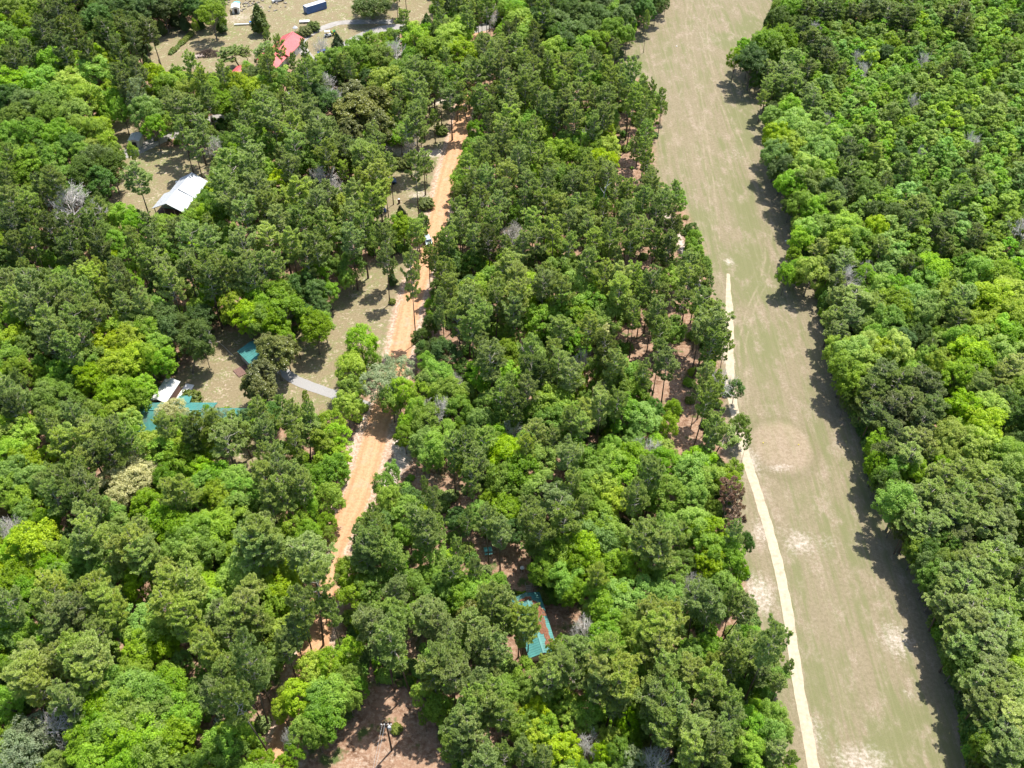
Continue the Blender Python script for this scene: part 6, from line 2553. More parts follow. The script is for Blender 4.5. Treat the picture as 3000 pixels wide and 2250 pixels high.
-79.6 222.4 2.7 9.1
1.2 148.5 2.2 8.3
-160.0 307.8 3.3 10.0
-31.9 285.6 3.2 9.8
-50.7 158.8 2.2 8.4
-140.7 261.9 3.0 9.5
23.5 151.1 2.1 8.3
-42.4 184.6 2.4 8.6
-0.1 155.1 2.2 8.3
-43.1 175.5 2.3 8.5
-81.4 197.7 2.5 8.8
-138.4 223.9 2.6 9.0
-72.5 263.5 2.9 9.4
-114.4 187.6 2.4 8.6
20.4 179.7 2.3 8.5
-119.0 176.5 2.3 8.5
-128.6 234.7 2.7 9.1
14.9 134.5 2.0 8.0
-80.9 230.1 2.6 9.0
-134.4 236.0 2.7 9.1
20.6 202.4 2.4 8.7
-130.6 303.1 3.1 9.8
-54.0 233.2 2.7 9.0
-21.7 133.0 2.0 8.0
-40.8 115.6 1.8 7.8
3.9 150.1 2.1 8.2
25.3 266.8 2.9 9.3
41.1 97.5 1.2 8.0
-86.9 245.0 2.7 9.1
-78.8 227.3 2.6 8.9
-147.6 278.5 2.9 9.5
-34.2 104.9 1.7 7.7
-12.9 228.9 2.6 8.9
-100.0 251.7 2.7 9.2
4.9 158.7 2.1 8.2
37.8 111.7 1.8 7.8
15.2 137.6 1.9 8.0
32.4 109.8 1.8 7.7
-108.5 259.4 2.8 9.2
11.2 295.4 3.0 9.6
-34.8 195.3 2.3 8.6
-47.9 202.1 2.4 8.6
-71.6 223.0 2.5 8.8
-70.0 187.8 2.3 8.5
-39.4 298.1 3.0 9.6
95.2 276.6 2.9 9.3
-141.6 238.2 2.6 9.0
30.7 180.2 2.2 8.4
-30.2 280.4 2.9 9.3
-77.6 236.6 2.6 8.9
40.6 315.9 2.2 9.7
-64.3 261.8 2.7 9.1
-135.4 296.4 2.9 9.5
-50.9 244.0 2.6 9.0
-103.0 150.8 1.9 8.0
-105.5 282.3 2.0 9.3
-106.8 236.3 1.7 9.0
-3.0 329.3 2.2 9.7
8.2 83.1 1.0 7.8
-13.9 70.1 1.0 7.7
-53.3 194.4 2.2 8.4
98.9 333.3 3.1 9.8
-105.2 257.9 2.6 9.0
81.1 283.1 2.8 9.3
-9.6 125.9 1.8 7.8
96.1 160.4 2.0 8.1
-59.6 281.7 2.8 9.2
36.6 274.7 2.7 9.1
17.2 121.9 1.7 7.7
-158.8 311.9 2.9 9.5
-17.9 319.8 3.0 9.5
103.7 329.0 3.0 9.6
-92.6 192.9 2.2 8.3
-3.0 274.7 2.7 9.1
-166.9 300.3 2.9 9.3
-140.9 228.0 2.4 8.7
-32.5 272.2 2.7 9.1
68.3 182.9 2.1 8.2
33.1 277.4 2.7 9.1
-140.8 301.6 2.9 9.3
15.8 140.1 1.8 7.8
2.0 239.7 2.4 8.7
-99.1 196.4 2.2 8.3
-84.0 240.3 2.4 8.7
-137.9 234.9 2.4 8.7
-158.9 329.2 3.0 9.5
14.7 203.2 2.2 8.4
-80.4 129.4 1.7 7.7
-68.5 130.1 1.7 7.7
-138.0 246.7 2.5 8.7
78.2 173.2 2.0 8.1
-158.0 288.7 2.7 9.1
-87.4 203.0 2.2 8.3
-97.2 170.7 2.0 8.0
13.2 226.9 2.3 8.6
-64.8 241.4 2.4 8.7
-10.3 131.9 1.7 7.7
82.2 184.8 2.1 8.2
-165.6 330.5 2.9 9.4
-170.2 334.5 2.9 9.5
6.8 153.1 1.8 7.8
-34.6 309.3 2.8 9.2
-67.5 189.3 2.0 8.1
-87.8 273.4 2.5 8.9
25.2 198.1 2.1 8.2
-14.3 217.0 2.2 8.4
47.0 185.6 2.0 8.1
-8.7 334.6 2.9 9.4
95.3 317.3 2.8 9.2
-68.1 257.5 2.4 8.7
74.5 155.7 1.8 7.8
32.1 207.6 2.1 8.2
-168.5 310.6 2.7 9.1
-43.0 217.2 2.2 8.3
-105.3 277.8 2.5 8.8
-7.5 302.6 2.7 9.1
-129.3 215.9 2.1 8.3
23.9 256.7 2.4 8.6
-1.7 148.3 1.7 7.7
11.1 148.0 1.7 7.7
90.8 176.4 1.9 7.9
-83.3 186.9 2.0 8.0
-141.5 233.2 2.2 8.4
-14.4 200.5 2.0 8.1
-148.0 249.6 2.3 8.5
21.5 176.9 1.9 7.9
-63.2 136.3 1.1 7.8
-43.9 198.2 2.0 8.1
-154.1 290.3 2.5 8.8
-79.6 233.8 2.2 8.3
-116.4 169.7 1.8 7.8
107.5 314.8 2.6 9.0
2.1 334.0 2.7 9.2
0.7 189.8 1.9 7.9
-11.1 302.0 2.5 8.9
44.8 193.6 1.9 8.0
73.4 202.1 2.0 8.0
-43.9 291.8 2.5 8.8
-180.8 336.0 2.7 9.1
-90.4 203.3 2.0 8.0
-51.6 216.4 2.0 8.1
95.5 296.4 2.5 8.8
-92.8 202.0 1.9 8.0
-172.2 314.4 2.5 8.9
20.0 245.0 2.2 8.3
-122.3 268.5 2.3 8.5
-4.2 301.3 2.5 8.8
76.0 291.0 2.4 8.7
-136.8 238.4 2.1 8.3
42.1 258.9 2.2 8.4
3.7 330.6 2.6 9.0
40.3 256.0 2.2 8.4
-18.1 165.5 1.7 7.7
9.7 331.4 2.6 9.0
-72.5 238.4 2.1 8.2
-10.2 199.5 1.9 7.9
93.5 331.3 2.6 9.0
-118.5 226.4 2.0 8.1
5.0 296.1 2.4 8.7
-75.2 208.3 1.9 8.0
-81.0 180.1 1.8 7.7
-61.1 287.2 2.3 8.6
40.0 218.5 2.0 8.0
-147.9 288.8 2.3 8.6
80.2 287.9 2.3 8.6
-82.3 211.7 1.9 8.0
-129.3 246.6 2.1 8.2
-137.6 227.6 2.0 8.1
-165.0 296.8 2.4 8.6
-41.3 238.0 2.0 8.1
-7.9 242.3 2.1 8.2
-159.5 319.0 2.5 8.7
11.2 266.9 2.2 8.3
-157.7 271.0 2.2 8.4
26.9 210.4 1.9 7.9
15.1 223.6 1.9 8.0
-38.1 279.9 2.2 8.4
-10.3 240.7 2.0 8.1
-42.0 212.3 1.8 7.9
70.1 185.6 1.7 7.7
-78.0 207.7 1.8 7.8
6.5 333.6 2.5 8.8
-53.6 247.6 2.0 8.1
95.1 336.4 2.5 8.8
-158.0 325.3 2.4 8.7
-29.0 313.9 2.3 8.6
-117.2 203.4 1.8 7.8
2.2 197.0 1.8 7.7
-25.7 276.5 2.1 8.3
-2.8 332.6 2.4 8.7
-128.4 212.9 1.8 7.8
11.6 214.2 1.8 7.8
-42.2 245.1 2.0 8.0
-56.4 290.1 2.2 8.4
95.1 310.9 2.3 8.5
-81.8 216.2 1.8 7.8
-65.1 290.0 2.2 8.3
154.4 288.1 2.1 8.3
151.8 282.7 2.1 8.2
-121.6 286.2 2.1 8.3
12.8 279.9 2.1 8.2
-115.1 272.1 2.0 8.2
-40.7 207.9 1.7 7.7
-6.8 232.9 1.8 7.9
-78.0 243.0 1.9 7.9
4.1 229.0 1.8 7.8
-12.4 235.8 1.8 7.9
-155.8 273.2 2.0 8.1
-145.2 240.0 1.9 7.9
-84.5 287.3 2.1 8.2
-56.0 293.7 2.1 8.2
-130.5 219.5 1.7 7.7
-150.8 287.8 2.1 8.2
-13.7 317.3 2.2 8.4
-70.2 216.1 1.7 7.7
-4.1 312.1 2.2 8.3
-131.2 236.3 1.8 7.8
102.7 288.4 2.1 8.2
-129.0 256.7 1.9 7.9
-174.2 334.0 2.3 8.5
-52.3 289.4 2.0 8.1
-108.6 318.7 1.2 8.1
-96.4 255.8 1.9 7.9
-162.9 291.7 2.0 8.1
-27.5 286.5 2.0 8.1
-41.7 300.7 2.1 8.2
-40.7 310.4 2.1 8.2
-76.8 233.6 1.8 7.7
-36.4 287.5 2.0 8.1
-145.9 313.9 2.1 8.3
-26.0 283.7 2.0 8.0
-40.9 278.1 1.9 8.0
-41.1 304.8 2.1 8.2
-169.5 322.5 2.1 8.3
16.3 227.8 1.7 7.7
-12.6 241.7 1.8 7.7
-138.8 232.0 1.7 7.7
80.3 301.3 2.0 8.1
45.2 262.6 1.8 7.8
97.8 329.2 2.1 8.3
40.4 264.0 1.8 7.8
-132.0 238.7 1.7 7.7
-46.9 295.5 2.0 8.0
-162.9 309.7 2.0 8.1
-2.1 318.1 2.0 8.2
-59.9 250.3 1.7 7.7
-72.8 246.1 1.7 7.7
-95.6 275.4 1.8 7.8
-50.7 300.7 1.9 8.0
-0.2 272.1 1.8 7.8
-169.4 326.8 2.0 8.1
33.0 299.2 1.9 7.9
-119.8 255.8 1.7 7.6
-27.2 270.7 1.8 7.7
100.6 323.6 2.0 8.1
37.5 337.1 2.0 8.1
-177.9 334.3 2.0 8.1
-50.0 267.0 1.7 7.7
-164.7 303.4 1.9 7.9
-170.3 317.1 1.9 8.0
-178.6 326.1 2.0 8.0
-99.9 271.1 1.7 7.7
-18.1 277.8 1.7 7.7
-151.8 320.6 1.9 8.0
-59.3 296.7 1.8 7.8
7.8 289.9 1.8 7.8
-173.8 336.8 2.0 8.0
-3.3 314.7 1.9 7.9
-0.7 315.4 1.9 7.9
87.2 277.5 1.7 7.7
32.1 311.3 1.8 7.8
-123.6 290.9 1.8 7.7
83.9 284.5 1.7 7.7
91.9 283.9 1.7 7.7
3.5 292.4 1.7 7.7
-25.6 299.4 1.8 7.7
-27.3 331.3 1.9 7.9
-142.9 289.6 1.7 7.7
-53.6 296.1 1.7 7.7
-103.5 334.1 1.9 7.9
-163.7 335.2 1.9 7.9
-56.4 297.3 1.7 7.7
34.3 314.0 1.8 7.7
32.4 315.8 1.7 7.7
9.7 328.3 1.8 7.7
-20.8 327.1 1.7 7.7
-4.0 335.4 1.7 7.7
4.5 338.2 1.8 7.7
105.7 335.6 1.7 7.7
0.7 54.6 4.1 11.2
-76.2 52.9 3.6 10.4
69.9 55.2 3.6 10.4
65.1 53.9 3.3 10.0
-71.4 55.2 3.3 10.0
-37.4 58.9 3.3 10.0
-48.5 52.8 3.1 9.8
-53.5 54.0 3.1 9.7
43.1 53.3 3.1 9.6
92.8 90.6 3.6 10.4
-45.6 58.5 3.0 9.5
-104.0 115.5 3.8 10.7
41.6 58.8 2.9 9.4
-19.1 54.0 2.8 9.3
60.3 57.5 2.8 9.3
-67.8 53.5 2.7 9.2
54.8 55.8 2.8 9.2
13.0 54.2 2.7 9.2
-58.4 56.8 2.8 9.2
-39.6 55.0 2.7 9.1
59.7 53.0 2.7 9.1
80.6 66.1 2.8 9.3
-80.3 64.7 2.8 9.2
-13.6 54.6 2.6 9.0
-86.5 69.3 2.8 9.2
-85.6 79.7 2.9 9.4
-114.9 155.9 3.9 10.8
-65.4 58.8 2.6 8.9
-118.5 161.7 3.8 10.8
19.5 57.4 2.4 8.7
-78.8 61.3 2.5 8.8
13.1 59.9 2.4 8.7
82.0 59.0 2.4 8.7
102.4 117.5 3.1 9.7
-89.9 85.8 2.7 9.1
103.4 123.5 3.1 9.7
-8.1 55.9 2.3 8.6
-23.9 55.1 2.3 8.5
-149.3 240.5 4.3 11.4
-77.9 58.3 2.2 8.4
-89.7 80.6 2.5 8.8
-94.2 93.5 2.6 8.9
-50.4 58.0 2.2 8.4
68.4 58.9 2.2 8.4
28.8 53.0 2.1 8.2
-99.9 108.1 2.7 9.1
-115.6 148.0 3.1 9.7
-93.4 86.9 2.4 8.7
-112.6 141.0 3.0 9.5
-83.0 61.9 2.1 8.3
-83.8 65.0 2.2 8.3
-83.6 73.2 2.2 8.4
-98.9 115.0 2.7 9.0
-136.8 213.7 3.7 10.5
-29.6 53.1 2.0 8.0
-61.4 54.9 2.0 8.1
-31.1 55.7 2.0 8.1
-145.5 217.4 3.6 10.4
19.6 53.3 1.9 8.0
16.1 60.1 2.0 8.1
65.4 58.4 2.0 8.1
-26.9 52.8 1.9 8.0
-60.5 59.4 2.0 8.1
-120.9 157.1 2.9 9.4
114.8 154.0 2.9 9.4
-169.8 274.7 4.0 11.1
-148.0 231.8 3.6 10.4
-79.3 55.1 1.9 7.9
-40.9 60.8 1.9 8.0
-27.9 55.2 1.9 7.9
-83.1 69.2 2.0 8.1
-34.9 54.1 1.8 7.9
16.7 54.7 1.8 7.8
90.5 80.9 2.1 8.2
-75.1 57.5 1.8 7.8
-101.1 104.8 2.3 8.5
-42.7 54.2 1.8 7.8
-96.3 106.3 2.3 8.5
56.6 58.3 1.8 7.8
-126.6 167.2 2.7 9.1
-54.2 57.3 1.7 7.7
-108.4 342.0 4.2 11.3
-197.3 339.7 4.2 11.2
50.3 59.6 1.8 7.7
-114.0 144.6 2.5 8.8
-196.6 361.6 4.3 11.4
99.5 112.4 2.2 8.3
114.5 138.5 2.4 8.7
107.6 122.0 2.2 8.4
120.3 151.3 2.4 8.7
-174.4 298.2 3.6 10.5
-198.3 371.1 4.2 11.3
-92.6 90.9 1.9 8.0
4.3 342.3 4.0 11.0
-209.9 369.6 4.1 11.2
-161.1 251.3 3.2 9.8
-177.0 302.5 3.6 10.4
-172.6 366.9 4.1 11.1
-160.6 275.5 3.3 10.1
-184.9 362.0 4.0 11.0
-154.5 340.3 3.8 10.7
-103.7 111.3 2.0 8.1
-151.6 229.1 2.9 9.4
-190.2 325.0 3.6 10.5
-5.6 340.3 3.7 10.6
-111.2 352.1 3.8 10.7
120.9 156.7 2.3 8.5
-1.6 355.4 3.7 10.6
-179.9 322.7 3.4 10.2
-175.6 317.1 3.4 10.1
-132.5 188.8 2.4 8.7
-203.1 368.0 3.7 10.6
-211.3 376.6 3.7 10.6
-171.1 287.4 3.1 9.7
-146.4 236.8 2.7 9.1
-191.0 345.4 3.5 10.3
-186.8 372.1 3.7 10.5
109.1 124.6 1.9 7.9
-114.0 366.8 3.6 10.4
-203.4 355.7 3.5 10.3
-185.0 325.7 3.2 9.9
102.3 110.7 1.8 7.7
-154.2 235.7 2.6 9.0
-122.8 160.4 2.1 8.2
-20.3 349.1 3.3 10.0
-197.4 356.6 3.4 10.1
104.3 120.3 1.8 7.8
-108.2 134.6 1.8 7.8
-165.3 339.4 3.1 9.8
-0.9 343.8 3.2 9.8
-157.8 246.2 2.5 8.9
-175.4 292.9 2.8 9.3
-191.5 339.4 3.1 9.7
-6.5 371.8 3.3 9.9
106.3 363.2 3.2 9.9
-106.7 337.4 3.0 9.6
-149.0 246.4 2.5 8.7
-178.7 339.3 3.0 9.6
102.4 357.6 3.1 9.7
-205.8 363.5 3.2 9.8
117.9 155.3 1.9 7.9
-12.6 368.1 3.1 9.7
-178.8 312.1 2.7 9.2
2.2 346.9 3.0 9.5
-110.4 372.9 3.1 9.7
101.0 338.4 2.9 9.4
14.8 354.4 3.0 9.5
-196.3 347.2 2.9 9.4
101.5 346.1 2.9 9.4
-184.2 307.8 2.7 9.0
-158.9 344.8 2.8 9.3
-163.6 354.4 2.9 9.4
-178.8 359.9 2.9 9.4
2.2 366.5 3.0 9.5
-181.9 371.8 3.0 9.5
101.0 352.3 2.9 9.3
-200.7 375.5 3.0 9.5
-181.7 330.1 2.7 9.2
-179.8 376.5 2.9 9.5
-180.1 351.1 2.8 9.2
-125.7 174.3 1.8 7.8
-200.8 364.3 2.9 9.3
-11.1 346.0 2.7 9.2
-15.1 354.3 2.8 9.2
-194.5 352.8 2.8 9.2
-3.1 367.0 2.8 9.3
-157.6 251.3 2.2 8.4
-178.9 365.2 2.8 9.3
-184.9 332.4 2.6 9.0
-174.6 340.5 2.7 9.1
-10.4 373.4 2.8 9.3
108.4 372.6 2.8 9.3
105.3 368.6 2.8 9.2
-183.2 338.9 2.6 9.0
97.2 343.4 2.6 9.0
211.1 373.0 2.8 9.2
-141.1 212.1 1.9 8.0
-43.3 375.1 2.8 9.2
-44.1 366.4 2.7 9.1
-181.4 305.0 2.4 8.7
-174.7 350.9 2.6 9.0
-106.6 346.4 2.6 9.0
109.0 376.3 2.7 9.2
4.6 353.6 2.6 9.0
-166.3 292.4 2.3 8.5
-187.2 347.4 2.6 8.9
-187.9 317.3 2.4 8.7
-183.2 367.5 2.6 9.0
-28.5 370.1 2.7 9.0
-192.0 360.1 2.6 9.0
-29.7 374.0 2.7 9.1
-25.6 374.3 2.7 9.1
-191.4 373.4 2.7 9.0
-180.4 344.6 2.5 8.8
-171.8 356.1 2.6 8.9
-151.8 249.8 2.0 8.1
-191.4 364.5 2.6 9.0
-186.5 314.0 2.3 8.6
-193.0 335.5 2.4 8.7
-186.2 320.5 2.3 8.5
-20.6 367.7 2.5 8.8
-193.3 356.7 2.4 8.7
-183.8 316.2 2.2 8.4
-206.3 374.5 2.5 8.8
-144.2 231.1 1.8 7.8
-165.4 275.4 2.0 8.1
1.0 372.4 2.5 8.8
125.9 342.0 2.3 8.5
-176.1 344.4 2.3 8.5
-169.4 295.6 2.1 8.2
-170.8 340.5 2.3 8.5
-0.3 375.8 2.4 8.7
6.2 362.0 2.3 8.5
-178.0 348.0 2.2 8.4
-172.3 346.6 2.2 8.4
-153.6 238.8 1.7 7.7
-189.4 330.0 2.1 8.3
-179.3 299.1 2.0 8.1
-183.0 313.4 2.0 8.1
-181.5 357.7 2.2 8.3
-187.7 353.7 2.2 8.3
-194.5 332.1 2.1 8.2
-106.8 354.1 2.2 8.3
-176.3 375.3 2.2 8.4
-112.4 363.3 2.2 8.4
-191.0 351.9 2.1 8.3
-190.9 332.6 2.0 8.2
-188.6 367.1 2.2 8.3
-177.3 369.8 2.2 8.3
5.1 349.6 2.1 8.2
-192.6 349.2 2.1 8.2
-187.4 335.6 2.0 8.1
-0.9 370.0 2.1 8.3
-1.2 349.0 2.1 8.2
-26.8 344.0 2.0 8.1
-163.4 271.2 1.7 7.7
-198.8 352.1 2.0 8.1
-168.8 269.8 1.7 7.6
-166.5 357.8 2.1 8.2
-174.0 289.6 1.8 7.8
-178.3 308.2 1.9 7.9
3.9 358.6 2.0 8.1
97.1 339.4 2.0 8.0
-40.7 361.6 2.0 8.1
-41.9 346.6 2.0 8.0
103.3 349.9 2.0 8.0
109.4 351.3 2.0 8.0
-195.6 374.9 2.1 8.2
-175.7 362.6 2.0 8.1
-181.0 316.4 1.8 7.8
1.5 352.3 1.9 8.0
-24.1 344.2 1.9 7.9
-112.4 357.0 1.9 7.9
0.4 358.6 1.9 8.0
190.9 354.6 1.9 7.9
-183.5 349.1 1.9 7.9
-186.0 357.6 1.9 7.9
-185.0 311.5 1.7 7.7
-104.2 339.4 1.8 7.7
-20.6 360.3 1.8 7.8
-181.3 354.4 1.8 7.8
-110.1 366.4 1.9 7.9
-199.3 344.0 1.8 7.7
1.3 339.5 1.7 7.7
-184.5 344.6 1.7 7.7
-175.3 356.8 1.8 7.8
-193.4 368.1 1.8 7.8
-5.1 353.4 1.7 7.7
-20.5 354.0 1.7 7.7
-116.1 373.5 1.8 7.8
-203.4 373.7 1.8 7.8
-175.0 359.8 1.7 7.7""",
"Y": """7.8 64.4 2.9 9.4
-110.0 274.6 4.6 13.8
-96.9 265.2 4.5 13.7
-77.4 265.2 4.5 13.7
-83.2 268.9 4.6 13.7
-32.0 300.3 4.9 14.3
-22.6 292.8 4.8 14.2
2.8 311.4 5.0 14.5
24.1 226.7 4.1 12.9
75.0 239.2 4.2 13.2
73.6 196.0 3.8 12.4
77.7 197.3 3.8 12.4
80.1 191.0 3.7 12.3
-105.2 176.8 3.5 12.0
-110.4 162.6 3.4 11.8
-80.2 133.9 3.1 11.2
-100.6 130.9 3.0 11.2
-60.8 125.2 3.0 11.1
-36.6 131.3 3.0 11.2
-35.1 127.6 3.0 11.1
-36.9 126.8 3.0 11.1
71.3 180.3 3.6 12.1
86.7 173.4 3.5 12.0
80.4 152.6 3.3 11.6
91.7 148.7 3.2 11.5
-19.8 109.5 3.2 9.9
-87.7 88.9 2.9 9.4
3.7 173.8 4.0 11.0
34.5 71.4 2.6 8.9
-139.4 285.6 4.2 13.2
-105.2 269.9 4.1 12.9
-119.0 244.2 3.8 12.5
-99.4 203.2 3.4 11.8
-16.6 305.9 4.4 13.5
26.0 241.7 3.8 12.4
26.5 235.2 3.7 12.3
11.8 233.7 3.7 12.3
91.6 197.9 3.4 11.7
-96.2 140.8 2.8 10.8
-77.9 132.1 2.7 10.6
-34.0 141.7 2.8 10.8
-34.3 136.4 2.8 10.7
-0.9 145.4 2.8 10.8
-23.5 112.4 2.5 10.3
89.7 150.6 2.9 10.9
85.2 123.5 2.6 10.5
77.9 118.4 2.6 10.4
-26.8 81.0 2.2 9.8
15.2 65.7 2.1 9.5
24.4 104.3 2.8 9.3
71.6 193.1 3.1 11.3
-90.9 96.1 2.7 9.1
-62.0 218.6 4.0 11.0
-79.2 75.4 2.4 8.7
-83.6 142.5 3.1 9.7
2.0 258.9 3.5 11.9
8.5 242.6 3.3 11.7
82.6 258.0 3.5 11.9
12.0 68.6 1.8 9.1
30.3 124.8 2.8 9.3
-35.9 88.6 2.4 8.6
31.9 131.7 2.3 9.8
-60.5 119.9 2.7 9.1
90.2 129.6 2.8 9.2
-78.5 143.1 2.9 9.4
-36.6 71.0 1.7 8.8
38.0 179.2 3.1 9.7
-43.8 134.1 2.6 9.0
-110.5 195.8 3.2 9.8
-128.7 287.9 3.2 11.4
-65.9 225.2 2.7 10.6
-69.7 229.8 2.8 10.7
-114.3 239.3 2.8 10.8
6.0 222.2 2.7 10.6
-86.3 122.5 2.0 9.4
-129.5 200.7 3.2 9.8
16.2 283.4 3.9 10.8
-45.0 209.9 3.2 9.9
-72.0 92.1 2.1 8.2
-36.1 73.7 1.5 8.6
86.5 148.0 2.6 8.9
-11.2 99.6 2.2 8.3
-125.5 218.8 3.2 9.8
-34.2 123.2 2.4 8.6
-42.8 163.7 2.1 9.5
-76.5 258.7 3.5 10.3
-117.8 237.0 3.3 10.0
-21.8 100.9 2.1 8.3
-87.7 188.0 2.9 9.3
88.8 144.2 2.5 8.8
-62.6 116.2 2.2 8.4
-92.5 102.3 2.1 8.2
0.2 70.4 1.8 7.8
-78.5 216.5 3.0 9.5
44.8 189.2 2.7 9.2
11.1 193.5 2.8 9.2
-2.1 214.8 2.9 9.4
-123.7 214.2 2.2 9.8
-14.8 73.8 1.8 7.8
-106.7 193.8 2.7 9.1
-119.9 249.5 3.2 9.8
76.9 255.2 3.2 9.8
-132.5 214.4 2.8 9.3
-62.1 128.7 2.1 8.3
-92.8 123.9 2.1 8.2
27.3 230.8 2.9 9.4
-98.2 186.9 2.5 8.9
-58.0 131.4 2.1 8.2
-90.4 119.8 2.0 8.1
43.7 121.1 2.0 8.1
-12.4 172.2 2.4 8.6
-102.7 206.0 2.6 9.0
77.6 185.4 2.4 8.7
101.6 246.9 2.9 9.3
-15.7 282.5 3.1 9.7
-10.0 224.8 2.7 9.1
-36.2 251.2 2.9 9.3
90.6 107.9 1.8 7.8
-124.2 272.2 3.0 9.5
28.9 127.8 2.0 8.0
87.5 120.1 1.9 7.9
-100.2 182.5 2.3 8.6
-101.3 261.4 2.9 9.4
-27.3 107.8 1.8 7.8
84.4 250.9 2.8 9.2
-121.7 277.0 2.9 9.5
-23.8 198.3 2.4 8.7
-51.1 178.6 2.3 8.5
-102.0 166.5 2.2 8.3
-114.1 232.8 2.6 9.0
15.0 185.1 2.3 8.5
-102.9 170.1 2.2 8.3
74.3 164.9 2.1 8.3
-37.9 123.6 1.8 7.8
78.3 227.5 2.5 8.9
-93.8 259.8 2.7 9.2
-16.5 110.2 1.7 7.7
-22.1 285.5 2.9 9.4
-22.8 314.5 3.1 9.6
46.0 196.1 2.3 8.5
-103.7 129.8 1.8 7.8
9.4 237.2 2.5 8.8
95.0 149.8 1.9 8.0
38.8 249.5 2.6 8.9
-112.7 281.1 2.8 9.2
-118.2 271.6 2.7 9.1
11.9 169.4 2.0 8.1
-136.3 230.8 2.4 8.7
-72.6 128.9 1.8 7.7
32.4 281.4 2.7 9.2
-93.0 273.5 2.7 9.1
-23.7 279.1 2.7 9.1
-10.4 122.5 1.7 7.7
69.6 189.4 2.1 8.3
-7.1 297.9 2.8 9.3
-84.0 274.4 2.6 9.0
-134.5 313.1 2.9 9.4
-53.0 132.0 1.7 7.7
-24.0 319.3 2.9 9.4
80.4 147.0 1.8 7.8
-39.4 263.3 2.5 8.8
12.2 322.3 2.9 9.3
-103.5 173.1 2.0 8.0
-16.8 197.0 2.1 8.2
24.5 148.5 1.8 7.8
4.1 317.6 2.8 9.3
82.3 262.6 2.5 8.8
-71.6 260.0 2.4 8.7
2.2 274.6 2.5 8.8
-77.1 275.7 2.5 8.8
-83.8 283.7 2.5 8.9
158.0 335.1 2.8 9.3
106.0 164.6 1.8 7.8
-95.7 203.6 2.0 8.1
-19.5 311.2 2.6 9.0
-31.9 306.4 2.6 8.9
-36.0 263.6 2.3 8.5
-33.0 315.2 2.6 8.9
-134.5 278.0 2.4 8.6
-53.6 205.0 2.0 8.0
-38.4 239.9 2.1 8.3
1.8 243.8 2.1 8.3
-61.5 292.1 2.4 8.7
-118.1 210.9 2.0 8.0
28.7 251.3 2.1 8.3
-118.4 283.3 2.3 8.5
-120.3 205.2 1.9 7.9
84.7 254.4 2.1 8.3
-109.7 279.5 2.2 8.4
-41.9 200.2 1.8 7.8
-15.2 323.3 2.5 8.8
-39.2 275.9 2.2 8.4
114.7 189.3 1.7 7.7
-127.5 281.8 2.2 8.4
98.5 228.5 1.9 8.0
-92.2 256.0 2.1 8.2
-121.6 259.8 2.1 8.2
9.8 189.9 1.7 7.7
-115.7 196.1 1.7 7.7
76.1 246.5 2.0 8.1
81.2 249.1 2.0 8.1
-49.2 282.0 2.2 8.3
-125.0 287.7 2.2 8.4
6.5 218.9 1.8 7.9
2.4 253.0 2.0 8.1
-155.7 322.2 2.3 8.6
-125.9 268.0 2.1 8.2
33.1 212.3 1.8 7.8
-101.0 267.5 2.0 8.2
-121.2 239.7 1.9 8.0
81.2 254.1 2.0 8.0
-108.5 264.5 2.0 8.1
-28.3 305.4 2.2 8.4
43.3 268.2 2.0 8.1
-68.7 264.2 2.0 8.1
84.1 247.4 1.9 8.0
-43.7 141.1 0.8 7.4
-60.7 208.9 1.7 7.7
-126.0 211.4 1.7 7.7
-9.3 227.9 1.8 7.8
13.4 229.8 1.8 7.7
10.9 284.4 2.0 8.1
-97.3 260.6 1.9 7.9
-126.5 265.3 1.9 7.9
-137.7 273.1 1.9 8.0
-135.5 283.7 2.0 8.0
78.8 251.7 1.8 7.8
-98.0 276.3 1.9 8.0
-105.7 262.2 1.8 7.8
-137.5 265.0 1.8 7.8
-134.2 273.8 1.9 7.9
-24.7 302.0 2.0 8.0
2.0 298.6 1.9 8.0
-66.5 293.4 1.9 7.9
-80.2 273.3 1.8 7.8
-101.7 281.1 1.8 7.9
-32.8 252.4 1.7 7.7
-7.4 263.3 1.7 7.7
-136.3 275.5 1.8 7.7
-93.9 279.9 1.8 7.7
-66.4 279.8 1.8 7.7
-30.9 295.2 1.8 7.8
0.4 307.3 1.8 7.8
-38.5 301.6 1.8 7.8
-127.3 298.3 1.8 7.7
-16.1 296.1 1.7 7.7
-154.8 318.9 1.8 7.8
-8.7 306.2 1.7 7.7
-24.8 329.1 1.8 7.8
8.1 56.7 4.3 11.4
87.5 85.2 3.8 10.7
78.8 57.0 3.3 9.9
36.5 59.1 2.7 9.1
-97.6 101.3 3.0 9.5
92.5 83.9 2.7 9.1
73.4 57.6 2.2 8.3
33.5 57.0 2.1 8.3
-110.9 128.5 2.7 9.1
-93.1 98.7 2.4 8.7
-102.1 120.1 2.6 8.9
-97.2 97.1 2.3 8.6
-106.8 126.8 2.4 8.7
89.3 78.2 1.8 7.8
-25.4 363.0 4.1 11.1
-126.9 171.6 2.5 8.8
-41.7 357.5 3.6 10.4
204.7 371.0 3.7 10.5
-18.8 375.6 3.6 10.4
-7.4 366.2 3.4 10.2
-119.3 153.0 2.0 8.1
-129.9 174.7 2.1 8.2
-27.6 358.4 3.2 9.8
-14.8 361.0 3.2 9.8
116.2 353.1 3.1 9.7
185.3 315.9 2.8 9.3
194.8 363.7 2.8 9.3
-13.9 339.5 2.6 8.9
13.8 340.8 2.5 8.8
-14.1 350.4 2.6 8.9
110.4 364.8 2.6 8.9
-38.8 374.9 2.6 8.9
-167.9 354.6 2.4 8.6
109.2 354.5 2.3 8.6
-24.7 354.1 2.3 8.5
-174.9 284.9 1.8 7.8
-16.2 370.4 2.1 8.2
-25.6 368.5 2.0 8.2
